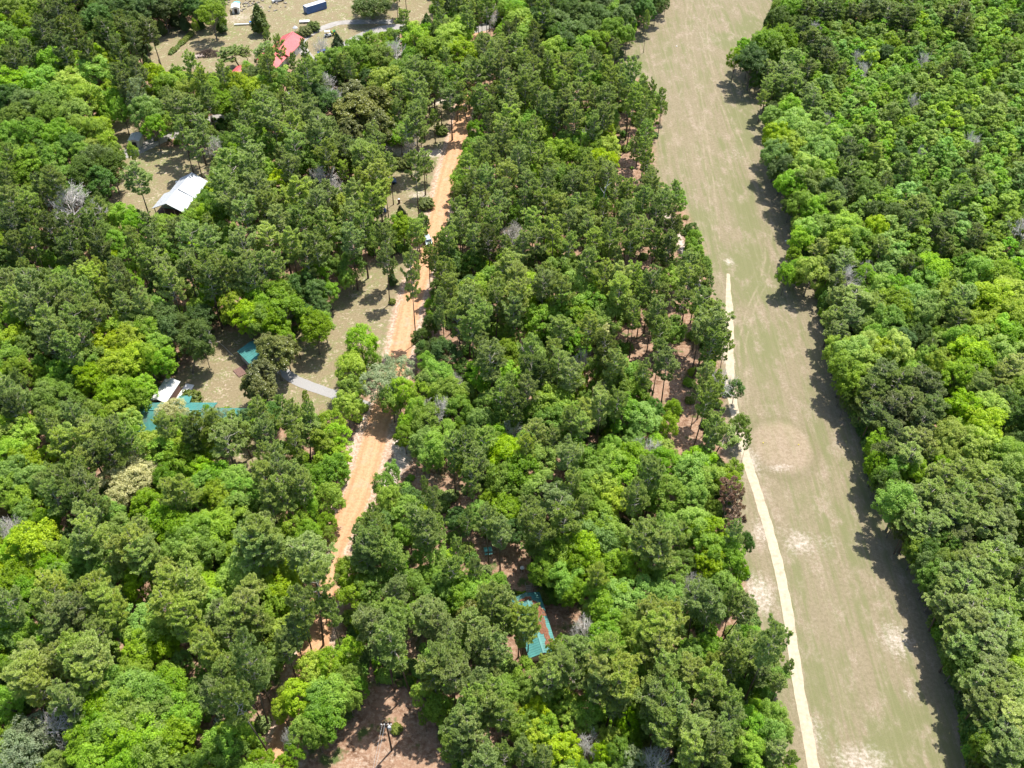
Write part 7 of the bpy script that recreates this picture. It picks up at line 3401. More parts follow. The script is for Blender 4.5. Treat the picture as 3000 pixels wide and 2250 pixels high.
-15.2 343.2 1.9 8.0
102.8 341.6 1.9 7.9
105.9 357.1 1.9 7.9
-28.4 353.8 1.8 7.8""",
"E": """18.2 62.7 2.3 9.9
-61.4 132.9 2.6 10.3
-59.2 133.8 2.1 9.5
-65.6 132.7 2.0 9.5""",
"p": """-84.1 121.6 2.7 17.5
-80.9 120.9 2.7 17.4
-85.1 119.3 2.7 17.4
-61.6 108.0 2.5 17.1
-45.9 111.9 2.6 17.2
0.8 168.6 3.2 18.6
24.2 169.7 3.2 18.6
23.4 164.4 3.1 18.5
106.5 145.7 3.0 11.8
77.6 125.0 2.8 11.5
-65.4 83.3 2.3 16.4
-53.4 81.9 2.2 16.4
-47.0 76.2 2.2 16.3
-69.3 69.3 2.1 16.1
-67.1 68.3 2.1 16.1
2.7 82.9 2.1 16.2
-40.0 220.8 4.1 18.0
-1.0 210.3 3.3 18.9
5.0 191.3 3.1 18.4
-39.6 202.8 3.2 18.7
-109.2 161.4 2.8 17.8
-78.9 122.4 2.5 16.9
20.8 170.4 2.9 18.0
16.3 152.9 2.7 17.6
14.4 128.8 2.5 17.0
17.5 130.5 2.5 17.1
-49.5 79.4 2.0 15.8
14.4 90.6 2.1 16.1
1.1 83.3 2.0 15.9
1.8 81.2 1.9 15.6
-0.6 176.5 3.3 16.3
11.2 197.8 2.8 17.8
19.5 183.0 2.7 17.5
-90.3 165.7 2.6 17.2
-82.4 162.0 2.5 17.1
-67.6 125.2 2.2 16.4
-79.7 115.9 2.2 16.2
-14.1 167.3 2.6 17.2
13.6 124.8 2.2 16.4
-61.5 94.6 1.9 15.6
-64.6 85.0 1.8 15.4
-82.7 125.3 2.6 14.7
22.9 85.7 2.2 13.9
6.7 77.3 1.6 15.0
-43.7 89.6 2.2 14.0
-23.2 188.5 2.5 16.9
99.7 231.6 2.8 11.6
-94.9 173.4 2.4 16.6
-87.7 124.0 2.0 15.8
2.8 120.5 2.0 15.7
-58.9 93.3 2.2 13.9
4.8 125.4 2.4 14.5
74.9 188.8 2.3 10.9
5.0 75.3 1.5 14.6
-32.7 205.9 2.4 16.7
102.5 143.4 2.5 11.6
-91.6 263.3 2.7 17.4
-47.5 119.0 1.7 15.0
-39.1 210.5 2.2 16.4
-99.5 174.8 2.6 14.9
-66.5 102.7 2.0 13.6
32.3 76.4 1.8 13.1
-0.5 251.0 3.2 16.0
-35.5 304.2 2.6 17.2
24.6 181.8 2.1 13.9
-37.4 213.8 2.3 14.3
17.5 136.6 1.7 13.0
-33.2 213.5 2.1 13.8
22.1 189.1 1.9 13.4
-3.5 219.9 1.9 13.5
-44.6 220.0 1.9 13.3
9.7 202.3 1.7 13.1
85.0 67.7 2.5 11.7
117.6 147.7 2.9 12.4
-86.9 73.8 2.1 13.9
113.4 144.7 2.8 12.2
26.0 53.7 1.9 13.3
-87.0 76.9 1.8 13.2
-120.7 167.3 2.3 14.2
115.8 141.3 1.9 10.7
-117.4 166.2 2.0 13.6
-38.0 338.7 2.6 14.9
-41.6 350.4 2.6 14.8
-40.7 333.3 2.3 14.2
-38.8 370.3 2.1 13.8""",
"P": """-72.4 120.9 2.7 17.4
-76.1 118.2 2.7 17.4
-43.3 113.4 2.6 17.2
-40.3 112.6 2.6 17.2
-38.2 109.8 2.6 17.2
-43.7 107.7 2.5 17.1
-83.0 108.4 2.6 17.1
-81.9 111.2 2.6 17.2
-80.1 112.6 2.6 17.2
-77.8 110.5 2.6 17.2
-79.1 107.7 2.5 17.1
-6.9 156.7 3.0 18.3
-11.5 155.8 3.0 18.3
-8.4 152.8 3.0 18.2
-3.6 162.3 3.1 18.4
6.7 167.0 3.2 18.6
10.8 164.9 3.1 18.5
17.4 174.1 3.2 18.7
30.9 167.0 3.2 18.6
31.9 157.2 3.1 18.3
9.3 141.6 2.9 17.9
11.7 138.1 2.9 17.9
20.7 141.6 2.9 17.9
-6.5 115.9 2.6 17.3
-11.2 118.6 2.7 17.4
22.1 107.7 2.5 17.1
79.3 181.8 3.4 12.4
100.0 165.1 3.2 12.1
100.1 161.4 3.1 12.1
100.3 136.7 2.9 11.7
41.7 148.0 3.0 18.1
-66.4 80.0 2.2 16.4
-45.5 80.0 2.2 16.4
-35.2 80.5 2.2 16.4
-36.1 78.3 2.2 16.3
-24.7 102.3 2.5 16.9
-4.3 102.3 2.5 16.9
-10.1 92.1 2.4 16.6
-1.4 82.8 2.3 16.4
15.9 69.0 2.1 16.1
1.7 60.9 2.0 15.9
40.3 81.1 2.3 10.8
34.8 75.1 2.2 16.2
30.6 60.5 2.0 15.9
39.8 62.8 2.1 10.5
72.9 80.6 2.3 10.8
-67.8 219.6 4.3 18.2
17.9 193.2 3.8 17.3
-116.1 207.6 3.2 18.8
-124.5 199.5 3.2 18.6
-79.7 186.4 3.1 18.3
-48.6 220.3 3.4 19.1
-72.4 227.8 3.4 19.2
-72.3 234.0 3.5 19.4
-59.8 263.0 3.8 20.0
-29.2 255.8 3.7 19.9
20.7 264.8 3.8 20.1
18.6 250.5 3.6 19.8
-2.7 229.3 3.5 19.3
5.1 224.0 3.4 19.2
-5.7 207.6 3.2 18.8
8.2 198.9 3.2 18.6
23.6 185.8 3.0 18.3
28.2 191.9 3.1 18.4
31.1 187.0 3.1 18.3
-36.0 217.4 3.3 19.0
-29.8 184.6 3.0 18.3
117.1 210.4 3.3 12.3
-112.7 167.2 2.9 17.9
-91.9 151.4 2.7 17.5
-62.1 172.0 2.9 18.0
-58.1 169.3 2.9 17.9
-100.8 134.7 2.6 17.2
-90.5 126.0 2.5 17.0
-48.9 128.0 2.5 17.0
-47.5 123.6 2.5 16.9
-44.3 117.4 2.4 16.8
-79.0 117.8 2.4 16.8
-74.8 105.9 2.3 16.5
-15.6 170.9 2.9 18.0
0.5 158.8 2.8 17.7
27.7 169.8 2.9 18.0
2.9 134.2 2.6 17.2
-2.0 133.4 2.6 17.1
11.8 126.0 2.5 17.0
20.6 130.9 2.5 17.1
-7.6 112.6 2.4 16.7
10.6 110.8 2.3 16.6
74.7 168.7 2.9 11.7
97.9 139.7 2.7 11.3
41.3 174.3 2.9 18.0
39.9 168.8 2.9 17.9
41.6 161.4 2.8 17.8
40.7 154.8 2.8 17.6
39.6 125.2 2.5 17.0
42.9 79.9 2.1 10.4
4.4 60.2 1.8 15.4
40.0 76.6 2.0 10.4
-61.3 244.2 3.5 19.3
44.2 158.1 2.7 17.4
-5.5 122.5 2.9 15.4
-44.3 102.3 2.6 14.9
-29.7 84.8 2.0 15.7
-19.4 89.4 2.4 14.5
10.7 153.9 3.1 15.8
-26.6 98.9 2.0 15.8
-120.0 199.1 2.9 17.9
-101.4 190.8 2.8 17.7
-89.9 184.1 2.7 17.6
-114.0 184.1 2.7 17.6
-84.8 184.1 2.7 17.6
-28.7 267.1 3.4 19.2
-24.8 262.5 3.4 19.1
-25.9 251.7 3.3 18.9
-28.4 232.7 3.1 18.5
-10.8 265.2 3.4 19.2
-6.7 269.9 3.5 19.3
-3.0 269.0 3.4 19.3
-1.2 258.8 3.4 19.1
3.8 257.0 3.3 19.0
7.3 253.5 3.3 19.0
14.9 257.0 3.3 19.0
15.0 246.6 3.3 18.8
16.9 240.0 3.2 18.7
25.4 240.0 3.2 18.7
20.0 212.6 3.0 18.1
24.0 211.9 3.0 18.1
9.8 216.9 3.0 18.2
-8.4 221.3 3.0 18.3
-11.4 214.8 3.0 18.2
3.3 208.5 2.9 18.0
15.4 207.1 2.9 18.0
19.3 206.4 2.9 18.0
6.0 203.7 2.9 17.9
-3.3 197.8 2.8 17.8
-4.7 192.1 2.8 17.7
-12.2 190.8 2.8 17.7
15.0 197.1 2.8 17.8
-9.0 184.1 2.7 17.6
14.0 190.8 2.8 17.7
32.8 200.4 2.9 17.9
35.6 205.1 2.9 18.0
37.6 199.1 2.9 17.9
28.1 182.4 2.7 17.5
13.6 181.8 2.7 17.5
5.6 184.1 2.7 17.6
2.7 182.4 2.7 17.5
-15.2 184.1 2.7 17.6
85.7 268.6 3.5 12.6
100.4 199.4 2.9 11.7
89.6 188.1 2.8 11.6
-85.4 160.5 2.5 17.1
-53.9 174.9 2.7 17.4
-47.4 176.6 2.7 17.4
-98.6 133.0 2.3 16.5
-41.9 121.6 2.2 16.3
31.5 153.0 2.5 16.9
-6.7 147.2 2.4 16.8
71.9 162.2 2.6 11.2
71.9 158.1 2.6 11.2
84.0 167.5 2.6 11.3
41.3 136.0 2.3 16.6
-9.3 61.7 1.7 15.1
-9.3 165.8 3.1 15.9
4.7 264.1 4.0 17.8
-90.1 233.4 2.9 18.0
-1.1 61.5 2.0 13.5
-70.6 251.0 3.8 17.3
30.9 146.7 2.2 16.4
-23.8 267.7 3.9 17.5
8.0 172.1 3.0 15.6
39.7 139.5 2.1 16.1
-85.1 235.4 2.8 17.8
-72.9 269.4 3.1 18.4
-87.0 251.2 2.9 18.0
-16.7 263.8 3.0 18.3
-26.3 244.4 2.9 17.9
-5.0 279.1 3.1 18.5
-8.9 283.2 3.2 18.6
1.1 283.2 3.2 18.6
3.4 270.4 3.1 18.4
6.6 268.5 3.1 18.3
9.8 247.8 2.9 18.0
10.8 270.4 3.1 18.4
24.0 273.2 3.1 18.4
29.2 261.9 3.0 18.2
23.5 250.4 2.9 18.0
37.9 244.4 2.9 17.9
35.1 223.8 2.7 17.5
16.3 246.1 2.9 17.9
22.7 236.2 2.8 17.8
2.3 231.5 2.8 17.7
-0.2 222.3 2.7 17.5
-5.2 225.3 2.7 17.6
-7.1 216.4 2.7 17.4
-9.3 209.4 2.6 17.3
9.2 209.4 2.6 17.3
26.7 206.0 2.6 17.2
29.0 205.3 2.6 17.2
2.9 201.3 2.6 17.1
-1.8 204.6 2.6 17.2
-8.0 202.6 2.6 17.2
-13.2 197.3 2.5 17.1
-8.6 196.7 2.5 17.1
18.1 198.0 2.5 17.1
17.6 188.5 2.5 16.9
35.3 209.4 2.6 17.3
34.2 184.3 2.4 16.8
80.0 270.5 3.1 12.0
89.4 262.0 3.1 11.9
113.9 209.4 2.7 11.3
-111.3 172.8 2.3 16.6
-58.1 126.4 2.0 15.8
-15.6 162.6 2.3 16.5
29.1 165.2 2.3 16.5
26.8 158.5 2.2 16.4
26.8 140.4 2.1 16.1
76.1 181.4 2.4 11.0
76.2 175.6 2.4 10.9
42.3 170.6 2.3 16.6
-17.8 252.8 3.7 17.1
-24.3 84.4 2.1 13.8
37.0 87.5 1.7 15.0
33.9 253.2 3.7 17.0
87.7 282.7 3.9 13.9
-7.9 103.4 1.7 15.2
39.6 100.4 1.7 15.1
35.7 238.4 2.7 17.4
37.1 233.6 2.6 17.3
45.5 149.9 2.0 15.9
-77.0 247.6 2.7 17.5
-65.2 250.2 2.7 17.5
-3.3 168.8 2.8 15.2
-46.0 131.3 1.8 15.4
-46.9 205.9 3.0 15.6
-133.7 222.6 2.4 16.7
-129.6 210.3 2.3 16.5
-14.4 305.1 2.9 18.0
-8.5 310.7 3.0 18.1
-1.7 183.3 2.1 16.1
28.5 270.8 2.7 17.5
-40.5 129.3 1.8 15.2
38.2 164.9 2.6 14.8
13.0 107.5 2.1 13.8
82.1 89.9 1.9 10.8
-14.3 108.4 1.6 14.8
41.3 205.7 2.2 16.3
38.4 123.3 1.7 15.0
-9.3 97.7 1.5 14.6
32.0 267.4 2.6 17.2
-39.6 197.2 2.8 15.2
8.2 123.9 2.2 13.9
-73.3 89.2 1.9 13.3
-45.2 228.0 3.0 15.6
-50.7 208.1 2.8 15.3
43.1 74.9 1.3 9.3
-62.8 206.0 2.8 15.2
-90.5 249.0 3.1 15.9
-3.6 286.2 3.4 16.5
-86.1 114.9 2.0 13.7
-13.2 103.0 1.9 13.5
-32.4 219.6 2.1 16.1
-119.4 214.4 2.8 15.2
3.1 279.1 3.3 16.3
-86.4 268.1 2.4 16.7
15.1 214.3 2.8 15.1
-38.8 235.7 2.9 15.5
-33.8 200.3 2.0 15.7
-86.9 230.5 2.9 15.3
-6.5 93.7 1.3 14.2
42.3 62.3 1.2 9.1
29.5 102.0 1.9 13.3
-35.6 224.2 2.8 15.2
-23.5 305.6 2.5 17.0
36.1 220.6 2.0 15.9
-18.0 179.4 1.8 15.3
-15.0 313.8 3.4 16.6
88.2 94.9 1.8 10.5
38.8 261.0 2.2 16.4
-50.7 276.4 3.1 15.9
88.2 258.1 3.0 12.4
81.2 266.5 3.0 12.5
6.0 238.6 2.8 15.2
2.9 108.2 1.8 13.2
-40.2 225.4 2.7 15.0
8.8 149.3 2.1 13.8
-49.0 272.8 2.2 16.2
37.9 136.7 1.5 14.5
-36.9 232.3 2.7 15.0
10.4 145.3 2.0 13.7
25.3 216.0 2.5 14.7
-83.0 116.1 1.8 13.2
-74.0 193.1 2.4 14.3
17.9 270.1 2.9 15.4
45.2 77.7 1.1 9.0
-87.7 112.7 1.8 13.1
-90.1 194.8 2.4 14.3
-75.7 179.2 2.2 14.0
31.0 160.6 2.1 13.8
26.7 163.3 2.1 13.8
-51.9 124.4 1.3 14.1
-1.7 136.5 1.9 13.4
-28.8 273.4 2.8 15.3
-0.5 139.5 1.9 13.4
-96.2 250.0 2.7 15.0
-13.3 270.9 2.8 15.2
-61.5 224.3 2.5 14.5
77.1 267.3 2.7 12.1
-103.8 201.4 2.3 14.2
-8.9 289.5 2.9 15.4
-15.9 159.3 1.4 14.4
7.9 213.9 2.4 14.3
-21.8 193.5 1.6 14.7
20.8 282.5 2.8 15.2
-102.2 140.4 1.8 13.3
-123.9 206.7 2.3 14.2
-114.9 173.0 2.1 13.7
-73.9 216.1 2.3 14.3
-8.3 273.8 2.7 15.0
11.3 129.2 1.7 13.1
-56.7 197.6 2.2 14.0
-4.1 241.4 2.4 14.5
-5.7 150.6 1.9 13.3
-32.3 249.3 2.5 14.6
27.9 200.5 2.2 13.9
43.8 255.5 1.7 15.2
21.8 216.2 2.3 14.1
-13.1 275.1 2.6 14.9
-64.8 185.6 2.0 13.7
-49.8 239.0 2.4 14.3
-101.6 256.1 2.5 14.5
-65.7 265.3 2.5 14.6
-33.1 260.9 2.5 14.5
-49.0 224.4 2.2 14.1
-59.8 184.1 2.0 13.6
-67.3 277.5 1.7 15.1
-18.0 185.3 1.3 14.2
34.5 168.7 1.9 13.3
24.2 220.5 2.2 14.0
79.6 279.1 2.5 11.8
-20.2 282.1 2.5 14.7
-38.5 228.7 2.2 14.0
-59.0 255.6 2.4 14.3
45.2 172.1 1.8 13.3
-51.3 186.7 1.9 13.4
41.3 261.7 1.5 14.7
10.3 256.3 2.3 14.2
-133.1 218.0 2.1 13.7
34.9 171.9 1.8 13.1
-65.5 287.3 1.6 14.8
22.6 260.6 2.3 14.2
-80.7 257.9 2.2 14.1
-0.8 278.7 2.4 14.3
-16.3 112.3 0.9 13.2
-29.2 249.0 2.2 13.9
45.9 124.2 0.9 13.2
-94.7 253.4 2.2 13.9
-113.9 177.8 1.8 13.1
43.6 178.7 1.7 13.0
19.1 218.0 1.9 13.5
-58.6 241.1 2.1 13.7
-14.3 177.6 1.7 13.0
-63.7 268.6 2.2 14.0
-56.5 178.1 1.7 13.0
-90.5 252.5 2.1 13.7
20.7 223.1 1.9 13.4
-47.4 231.3 2.0 13.5
-75.7 212.8 1.8 13.3
-78.9 296.7 1.4 14.4
6.4 194.3 1.7 13.1
8.0 228.9 1.9 13.4
-5.7 260.0 2.1 13.7
-61.0 238.2 1.9 13.5
-63.3 228.4 1.9 13.3
33.8 231.9 1.9 13.3
44.7 309.5 1.3 14.2
-76.9 279.4 2.1 13.7
27.0 219.2 1.8 13.1
-66.5 255.0 1.9 13.5
1.8 227.7 1.8 13.2
-57.8 247.0 1.9 13.3
32.9 290.6 2.1 13.7
26.2 258.7 1.9 13.4
-75.7 250.4 1.8 13.3
-3.3 294.5 2.0 13.6
-24.1 274.1 1.9 13.3
-89.9 257.7 1.8 13.1
75.1 262.8 1.8 10.5
-29.8 252.0 1.7 13.0
-10.7 277.1 1.8 13.3
-11.3 261.2 1.7 13.0
-11.7 323.7 1.9 13.5
-52.8 280.2 1.7 13.0
-52.4 283.6 1.7 13.0
-10.2 318.0 1.9 13.3
-76.1 286.0 1.7 13.0
98.9 102.8 4.2 14.6
97.0 108.6 4.2 14.5
92.5 95.7 3.5 13.3
5.1 53.0 2.8 15.3
79.3 62.2 2.9 12.4
95.9 98.6 3.3 13.0
88.5 89.6 2.9 12.3
102.1 107.1 2.6 11.8
-123.4 171.3 2.7 15.1
-143.6 223.9 3.2 16.0
-150.0 224.7 3.0 15.8
-141.7 204.4 2.9 15.4
-147.2 221.7 3.0 15.6
-122.4 176.2 2.4 14.5
-138.7 208.1 2.6 14.9
94.2 104.5 1.8 10.6
-139.5 218.8 2.6 14.9
-132.4 208.7 2.4 14.4
-143.7 210.3 2.4 14.4
-13.2 327.9 2.9 15.4
-19.1 344.2 2.9 15.5
-25.5 324.6 2.8 15.3
-22.6 357.4 3.0 15.6
-145.8 228.1 2.2 14.0
-144.6 213.6 2.1 13.8
-10.4 355.3 2.8 15.3
-7.6 358.6 2.7 15.0
-8.0 325.6 2.5 14.6
-11.5 331.9 2.4 14.4
-18.0 363.5 2.5 14.5
-19.0 323.9 2.2 14.0
-15.2 365.4 2.3 14.2
-8.5 352.3 2.1 13.8
-14.8 376.2 2.1 13.8
-14.0 373.7 1.8 13.2
-19.1 371.4 1.8 13.1
-30.5 368.0 1.7 13.0""",
"K": """19.8 146.2 2.9 18.1
95.3 180.0 3.3 12.4
76.4 126.2 2.8 11.5
73.0 122.6 2.7 11.5
80.6 101.7 2.5 11.1
-121.1 190.0 3.1 18.4
-110.6 188.8 3.1 18.4
-103.7 181.0 3.0 18.2
-96.8 181.0 3.0 18.2
98.7 291.7 4.1 13.5
149.0 306.9 4.2 13.7
93.0 231.0 3.5 12.6
108.7 198.9 3.2 12.2
104.4 195.1 3.2 12.1
-88.9 170.9 2.9 18.0
-88.0 165.6 2.9 17.9
-60.5 124.8 2.5 16.9
5.8 138.6 2.6 17.3
0.7 130.9 2.5 17.1
72.9 137.0 2.6 11.3
73.1 133.1 2.6 11.2
74.5 130.2 2.6 11.2
-138.1 292.0 3.6 19.7
-138.7 281.7 3.5 19.5
-130.1 278.7 3.5 19.5
-127.4 292.0 3.6 19.7
-117.5 192.1 2.8 17.7
-117.2 183.0 2.7 17.5
9.7 303.9 3.7 20.0
-5.3 184.7 2.7 17.6
35.4 192.7 2.8 17.7
39.0 190.8 2.8 17.7
36.9 183.0 2.7 17.5
99.9 319.6 3.9 13.2
105.2 319.6 3.9 13.2
110.4 319.6 3.9 13.2
97.2 300.2 3.8 13.0
95.9 305.7 3.8 13.0
106.2 190.5 2.8 11.6
114.4 192.4 2.8 11.6
-85.0 165.1 2.6 17.2
-99.5 130.5 2.3 16.5
81.0 120.8 2.2 10.7
72.0 104.8 2.0 10.4
-149.7 293.5 3.2 18.8
-148.1 306.7 3.3 19.0
-121.6 281.1 3.2 18.6
-150.5 274.2 3.1 18.5
-112.9 268.5 3.1 18.3
-116.2 265.6 3.0 18.3
-112.4 258.3 3.0 18.2
6.4 283.2 3.2 18.6
12.7 242.8 2.9 17.9
22.6 196.1 2.5 17.1
118.6 318.3 3.5 12.6
99.9 285.3 3.2 12.2
92.5 280.2 3.2 12.1
131.6 312.5 3.4 12.5
167.4 310.2 3.4 12.5
87.5 214.4 2.7 11.4
-61.6 123.2 2.0 15.7
91.1 153.4 2.2 10.7
-154.8 277.4 3.8 17.2
-121.7 296.5 3.8 17.4
-121.1 208.9 2.3 16.5
-0.3 292.0 2.8 17.8
7.7 275.6 2.7 17.6
-12.0 206.2 2.3 16.5
105.5 224.5 2.4 11.0
-130.9 296.2 3.5 16.8
-116.4 298.8 3.5 16.7
-150.4 282.6 3.3 16.3
-151.1 312.8 3.6 16.8
-120.6 291.4 2.4 16.8
-6.3 238.5 2.1 16.1
116.4 323.1 2.6 11.3
128.3 232.1 2.1 10.5
140.0 285.1 2.4 11.0
157.3 287.2 2.4 11.0
101.6 242.6 2.2 10.6
109.9 250.3 2.2 10.7
-145.5 301.9 3.1 15.8
-118.2 186.3 2.3 14.1
19.2 150.9 2.0 13.6
-126.6 301.9 3.0 15.6
-5.7 248.0 2.6 14.8
103.1 281.0 2.0 10.3
7.8 298.9 2.9 15.4
-148.8 299.1 2.9 15.4
99.3 217.1 2.3 11.4
-154.6 303.7 2.8 15.3
-107.4 183.2 2.0 13.7
-156.0 315.8 2.8 15.3
-119.6 202.4 2.1 13.8
-146.0 310.2 2.7 15.0
133.4 278.0 2.4 11.6
-130.5 308.8 2.6 14.8
-123.5 195.0 1.8 13.2
-120.5 301.7 2.3 14.2
-121.5 193.3 1.7 13.0
14.9 253.4 2.0 13.6
-116.3 277.0 2.1 13.7
99.1 281.5 2.0 10.8
-159.8 291.4 2.0 13.6
-155.4 311.4 2.1 13.7
-144.4 307.0 2.0 13.6
-136.3 305.2 2.0 13.6
1.1 304.8 2.0 13.6
97.2 313.6 2.0 10.8
12.3 315.0 2.0 13.5
-124.9 298.6 1.8 13.2
92.9 294.6 1.8 10.5
117.3 315.1 1.7 10.4
-104.9 136.0 2.8 15.3
10.3 336.1 4.3 18.3
130.7 376.3 4.2 14.5
-166.9 370.7 4.0 17.6
8.5 358.4 3.8 17.2
-170.6 374.3 3.7 17.2
-136.3 192.8 2.4 14.4
14.7 376.1 3.7 17.1
-114.1 136.6 2.0 13.5
-171.7 283.3 3.0 15.6
-135.0 198.7 2.3 14.3
-107.8 131.4 1.8 13.3
172.2 291.1 2.8 12.2
-171.7 279.0 2.7 15.1
-159.7 349.9 3.1 16.0
-153.0 324.5 2.9 15.5
8.7 345.3 3.0 15.7
-158.7 335.8 2.9 15.4
-138.7 202.7 2.1 13.7
106.3 348.8 3.0 12.4
-130.3 194.1 2.0 13.6
113.0 376.6 2.9 12.4
-152.4 329.4 2.6 14.9
11.6 363.3 2.8 15.3
-152.2 333.8 2.6 14.9
-166.1 283.7 2.3 14.3
-163.6 350.5 2.7 15.0
148.9 364.6 2.7 12.0
6.7 327.3 2.4 14.5
13.4 325.7 2.4 14.3
-154.9 331.6 2.4 14.4
8.5 341.6 2.3 14.2
-163.5 287.4 2.0 13.6
125.1 345.4 2.2 11.2
-167.7 366.2 2.2 14.1
109.7 369.5 2.2 11.2
6.5 365.7 2.2 13.9
12.8 371.0 2.1 13.8
-167.9 351.6 2.0 13.6
115.6 331.8 1.9 10.7
143.8 357.6 2.0 10.8
9.9 374.4 2.0 13.6
-166.9 360.8 1.9 13.5
13.2 358.2 1.9 13.4
14.3 347.4 1.8 13.2
9.7 354.9 1.8 13.2
123.0 349.6 1.8 10.5
125.1 362.0 1.7 10.4
-166.3 363.9 1.7 13.0""",
"G": """129.6 197.8 3.9 13.4
147.3 217.3 3.6 12.9
81.0 69.5 1.9 10.3
180.7 299.5 2.8 11.6
-0.2 362.3 2.8 11.7
142.4 352.6 2.6 11.3
4.8 371.6 2.4 11.1
166.9 266.4 1.8 10.1""",
"y": """143.8 247.6 2.6 8.9
136.5 270.9 2.8 9.1
110.9 328.2 3.1 9.7
125.1 265.3 2.7 9.1
121.4 259.2 2.7 9.0
157.3 297.3 2.9 9.4
147.4 264.7 2.7 9.0
105.5 227.6 2.4 8.7
140.8 324.6 3.1 9.6
132.6 326.9 3.1 9.6
152.8 264.9 2.7 9.0
119.8 267.5 2.7 9.0
97.1 256.1 2.6 8.9
126.0 274.5 2.7 9.1
111.8 223.7 2.4 8.6
103.3 315.7 3.0 9.5
115.5 254.3 2.6 8.9
96.0 249.5 2.6 8.8
172.5 335.1 3.1 9.6
93.6 245.6 2.5 8.8
136.9 326.5 3.0 9.5
159.5 275.8 2.7 9.0
109.4 238.4 2.5 8.7
154.9 332.5 3.0 9.6
158.8 328.1 3.0 9.5
107.0 293.0 2.8 9.2
145.4 251.9 2.5 8.8
125.7 252.2 2.5 8.8
119.6 299.4 2.8 9.2
112.8 306.8 2.8 9.3
135.1 239.7 2.4 8.6
102.0 267.0 2.6 8.9
162.7 284.7 2.7 9.0
143.9 318.8 2.9 9.3
113.9 247.8 2.4 8.7
133.2 286.0 2.7 9.0
114.0 270.8 2.6 8.9
117.1 260.7 2.5 8.8
138.7 331.2 2.9 9.4
134.4 274.8 2.6 8.9
173.4 313.0 2.8 9.2
116.1 310.5 2.8 9.2
129.3 321.9 2.9 9.3
128.3 277.6 2.6 8.9
139.2 280.6 2.6 8.9
171.5 326.7 2.9 9.3
139.0 288.5 2.6 8.9
113.0 324.4 2.8 9.3
135.5 306.4 2.7 9.1
115.9 293.2 2.7 9.0
101.2 255.5 2.4 8.6
106.5 280.9 2.6 8.9
133.4 267.6 2.5 8.7
150.6 285.9 2.6 8.9
176.7 336.3 2.9 9.3
160.8 315.8 2.8 9.1
164.3 306.9 2.7 9.1
145.1 308.8 2.7 9.1
112.5 279.5 2.5 8.8
136.9 297.0 2.6 9.0
116.4 301.3 2.7 9.0
125.3 305.2 2.7 9.0
144.3 276.7 2.5 8.8
112.8 276.1 2.5 8.8
163.4 332.7 2.8 9.2
135.0 337.4 2.8 9.2
136.2 291.6 2.6 8.8
99.5 277.2 2.5 8.7
144.9 327.8 2.8 9.1
127.5 285.3 2.5 8.8
121.0 302.6 2.6 8.9
120.7 283.7 2.5 8.7
166.3 302.8 2.6 8.9
108.3 288.6 2.5 8.8
126.3 296.7 2.6 8.8
116.3 277.4 2.5 8.7
150.5 270.6 2.4 8.6
158.9 291.8 2.5 8.8
144.1 280.6 2.5 8.7
125.8 335.9 2.8 9.1
145.6 299.4 2.5 8.8
140.4 292.6 2.5 8.8
112.9 312.3 2.6 8.9
123.9 282.9 2.4 8.6
117.7 335.2 2.7 9.1
111.3 336.6 2.7 9.1
147.6 322.4 2.6 9.0
132.9 330.7 2.7 9.0
103.7 292.2 2.5 8.7
107.1 327.2 2.7 9.0
151.4 331.6 2.7 9.0
170.9 322.8 2.6 8.9
109.5 331.8 2.6 9.0
139.7 300.5 2.5 8.7
110.7 315.1 2.5 8.8
160.9 321.9 2.6 8.8
144.5 323.8 2.5 8.8
109.6 304.3 2.4 8.7
169.6 318.8 2.5 8.8
122.6 315.7 2.5 8.7
137.0 321.9 2.5 8.7
175.2 332.8 2.5 8.8
152.1 325.7 2.5 8.7
140.7 335.2 2.5 8.8
122.6 336.7 2.5 8.8
143.7 315.2 2.4 8.6
106.6 324.0 2.5 8.7
141.9 329.7 2.5 8.7
157.5 318.1 2.4 8.6
115.0 316.3 2.4 8.6
119.6 331.7 2.5 8.7
121.2 321.4 2.4 8.6
173.8 324.1 2.4 8.6
152.4 336.6 2.5 8.7
163.1 328.8 2.4 8.6
128.2 332.8 2.4 8.7
144.7 338.1 2.5 8.7
123.1 160.6 3.7 10.6
129.1 178.0 3.8 10.7
123.7 171.6 3.5 10.2
129.1 185.1 3.6 10.4
141.3 202.6 3.6 10.4
139.0 211.7 3.6 10.3
123.3 166.2 3.0 9.6
141.8 216.2 3.5 10.2
136.6 193.2 3.2 9.8
134.3 187.2 3.1 9.7
153.6 238.5 3.6 10.4
168.1 293.1 4.0 11.0
158.4 254.3 3.6 10.4
145.9 238.5 3.4 10.2
136.2 199.9 3.1 9.6
176.2 293.5 3.9 10.8
170.8 282.7 3.8 10.7
168.6 271.2 3.7 10.5
141.9 221.7 3.2 9.8
137.6 204.6 3.0 9.5
158.9 272.0 3.6 10.4
151.7 227.8 3.2 9.8
187.6 320.6 3.9 10.9
172.0 296.1 3.7 10.6
144.4 231.6 3.2 9.8
122.8 175.5 2.7 9.0
150.5 232.3 3.1 9.7
132.6 182.6 2.7 9.1
127.8 169.6 2.6 8.9
119.1 161.5 2.5 8.8
141.1 206.8 2.9 9.3
163.2 265.6 3.3 10.0
159.5 259.6 3.3 9.9
132.5 193.6 2.7 9.1
186.5 332.3 3.8 10.7
148.0 225.4 3.0 9.5
185.2 350.6 3.9 10.9
190.9 341.2 3.8 10.7
157.4 243.9 3.0 9.6
182.0 343.8 3.8 10.7
197.0 368.6 4.0 11.0
146.0 222.2 2.8 9.3
151.7 243.8 3.0 9.5
174.2 301.8 3.4 10.1
128.5 173.1 2.4 8.6
118.4 365.8 3.9 10.8
114.2 369.2 3.9 10.8
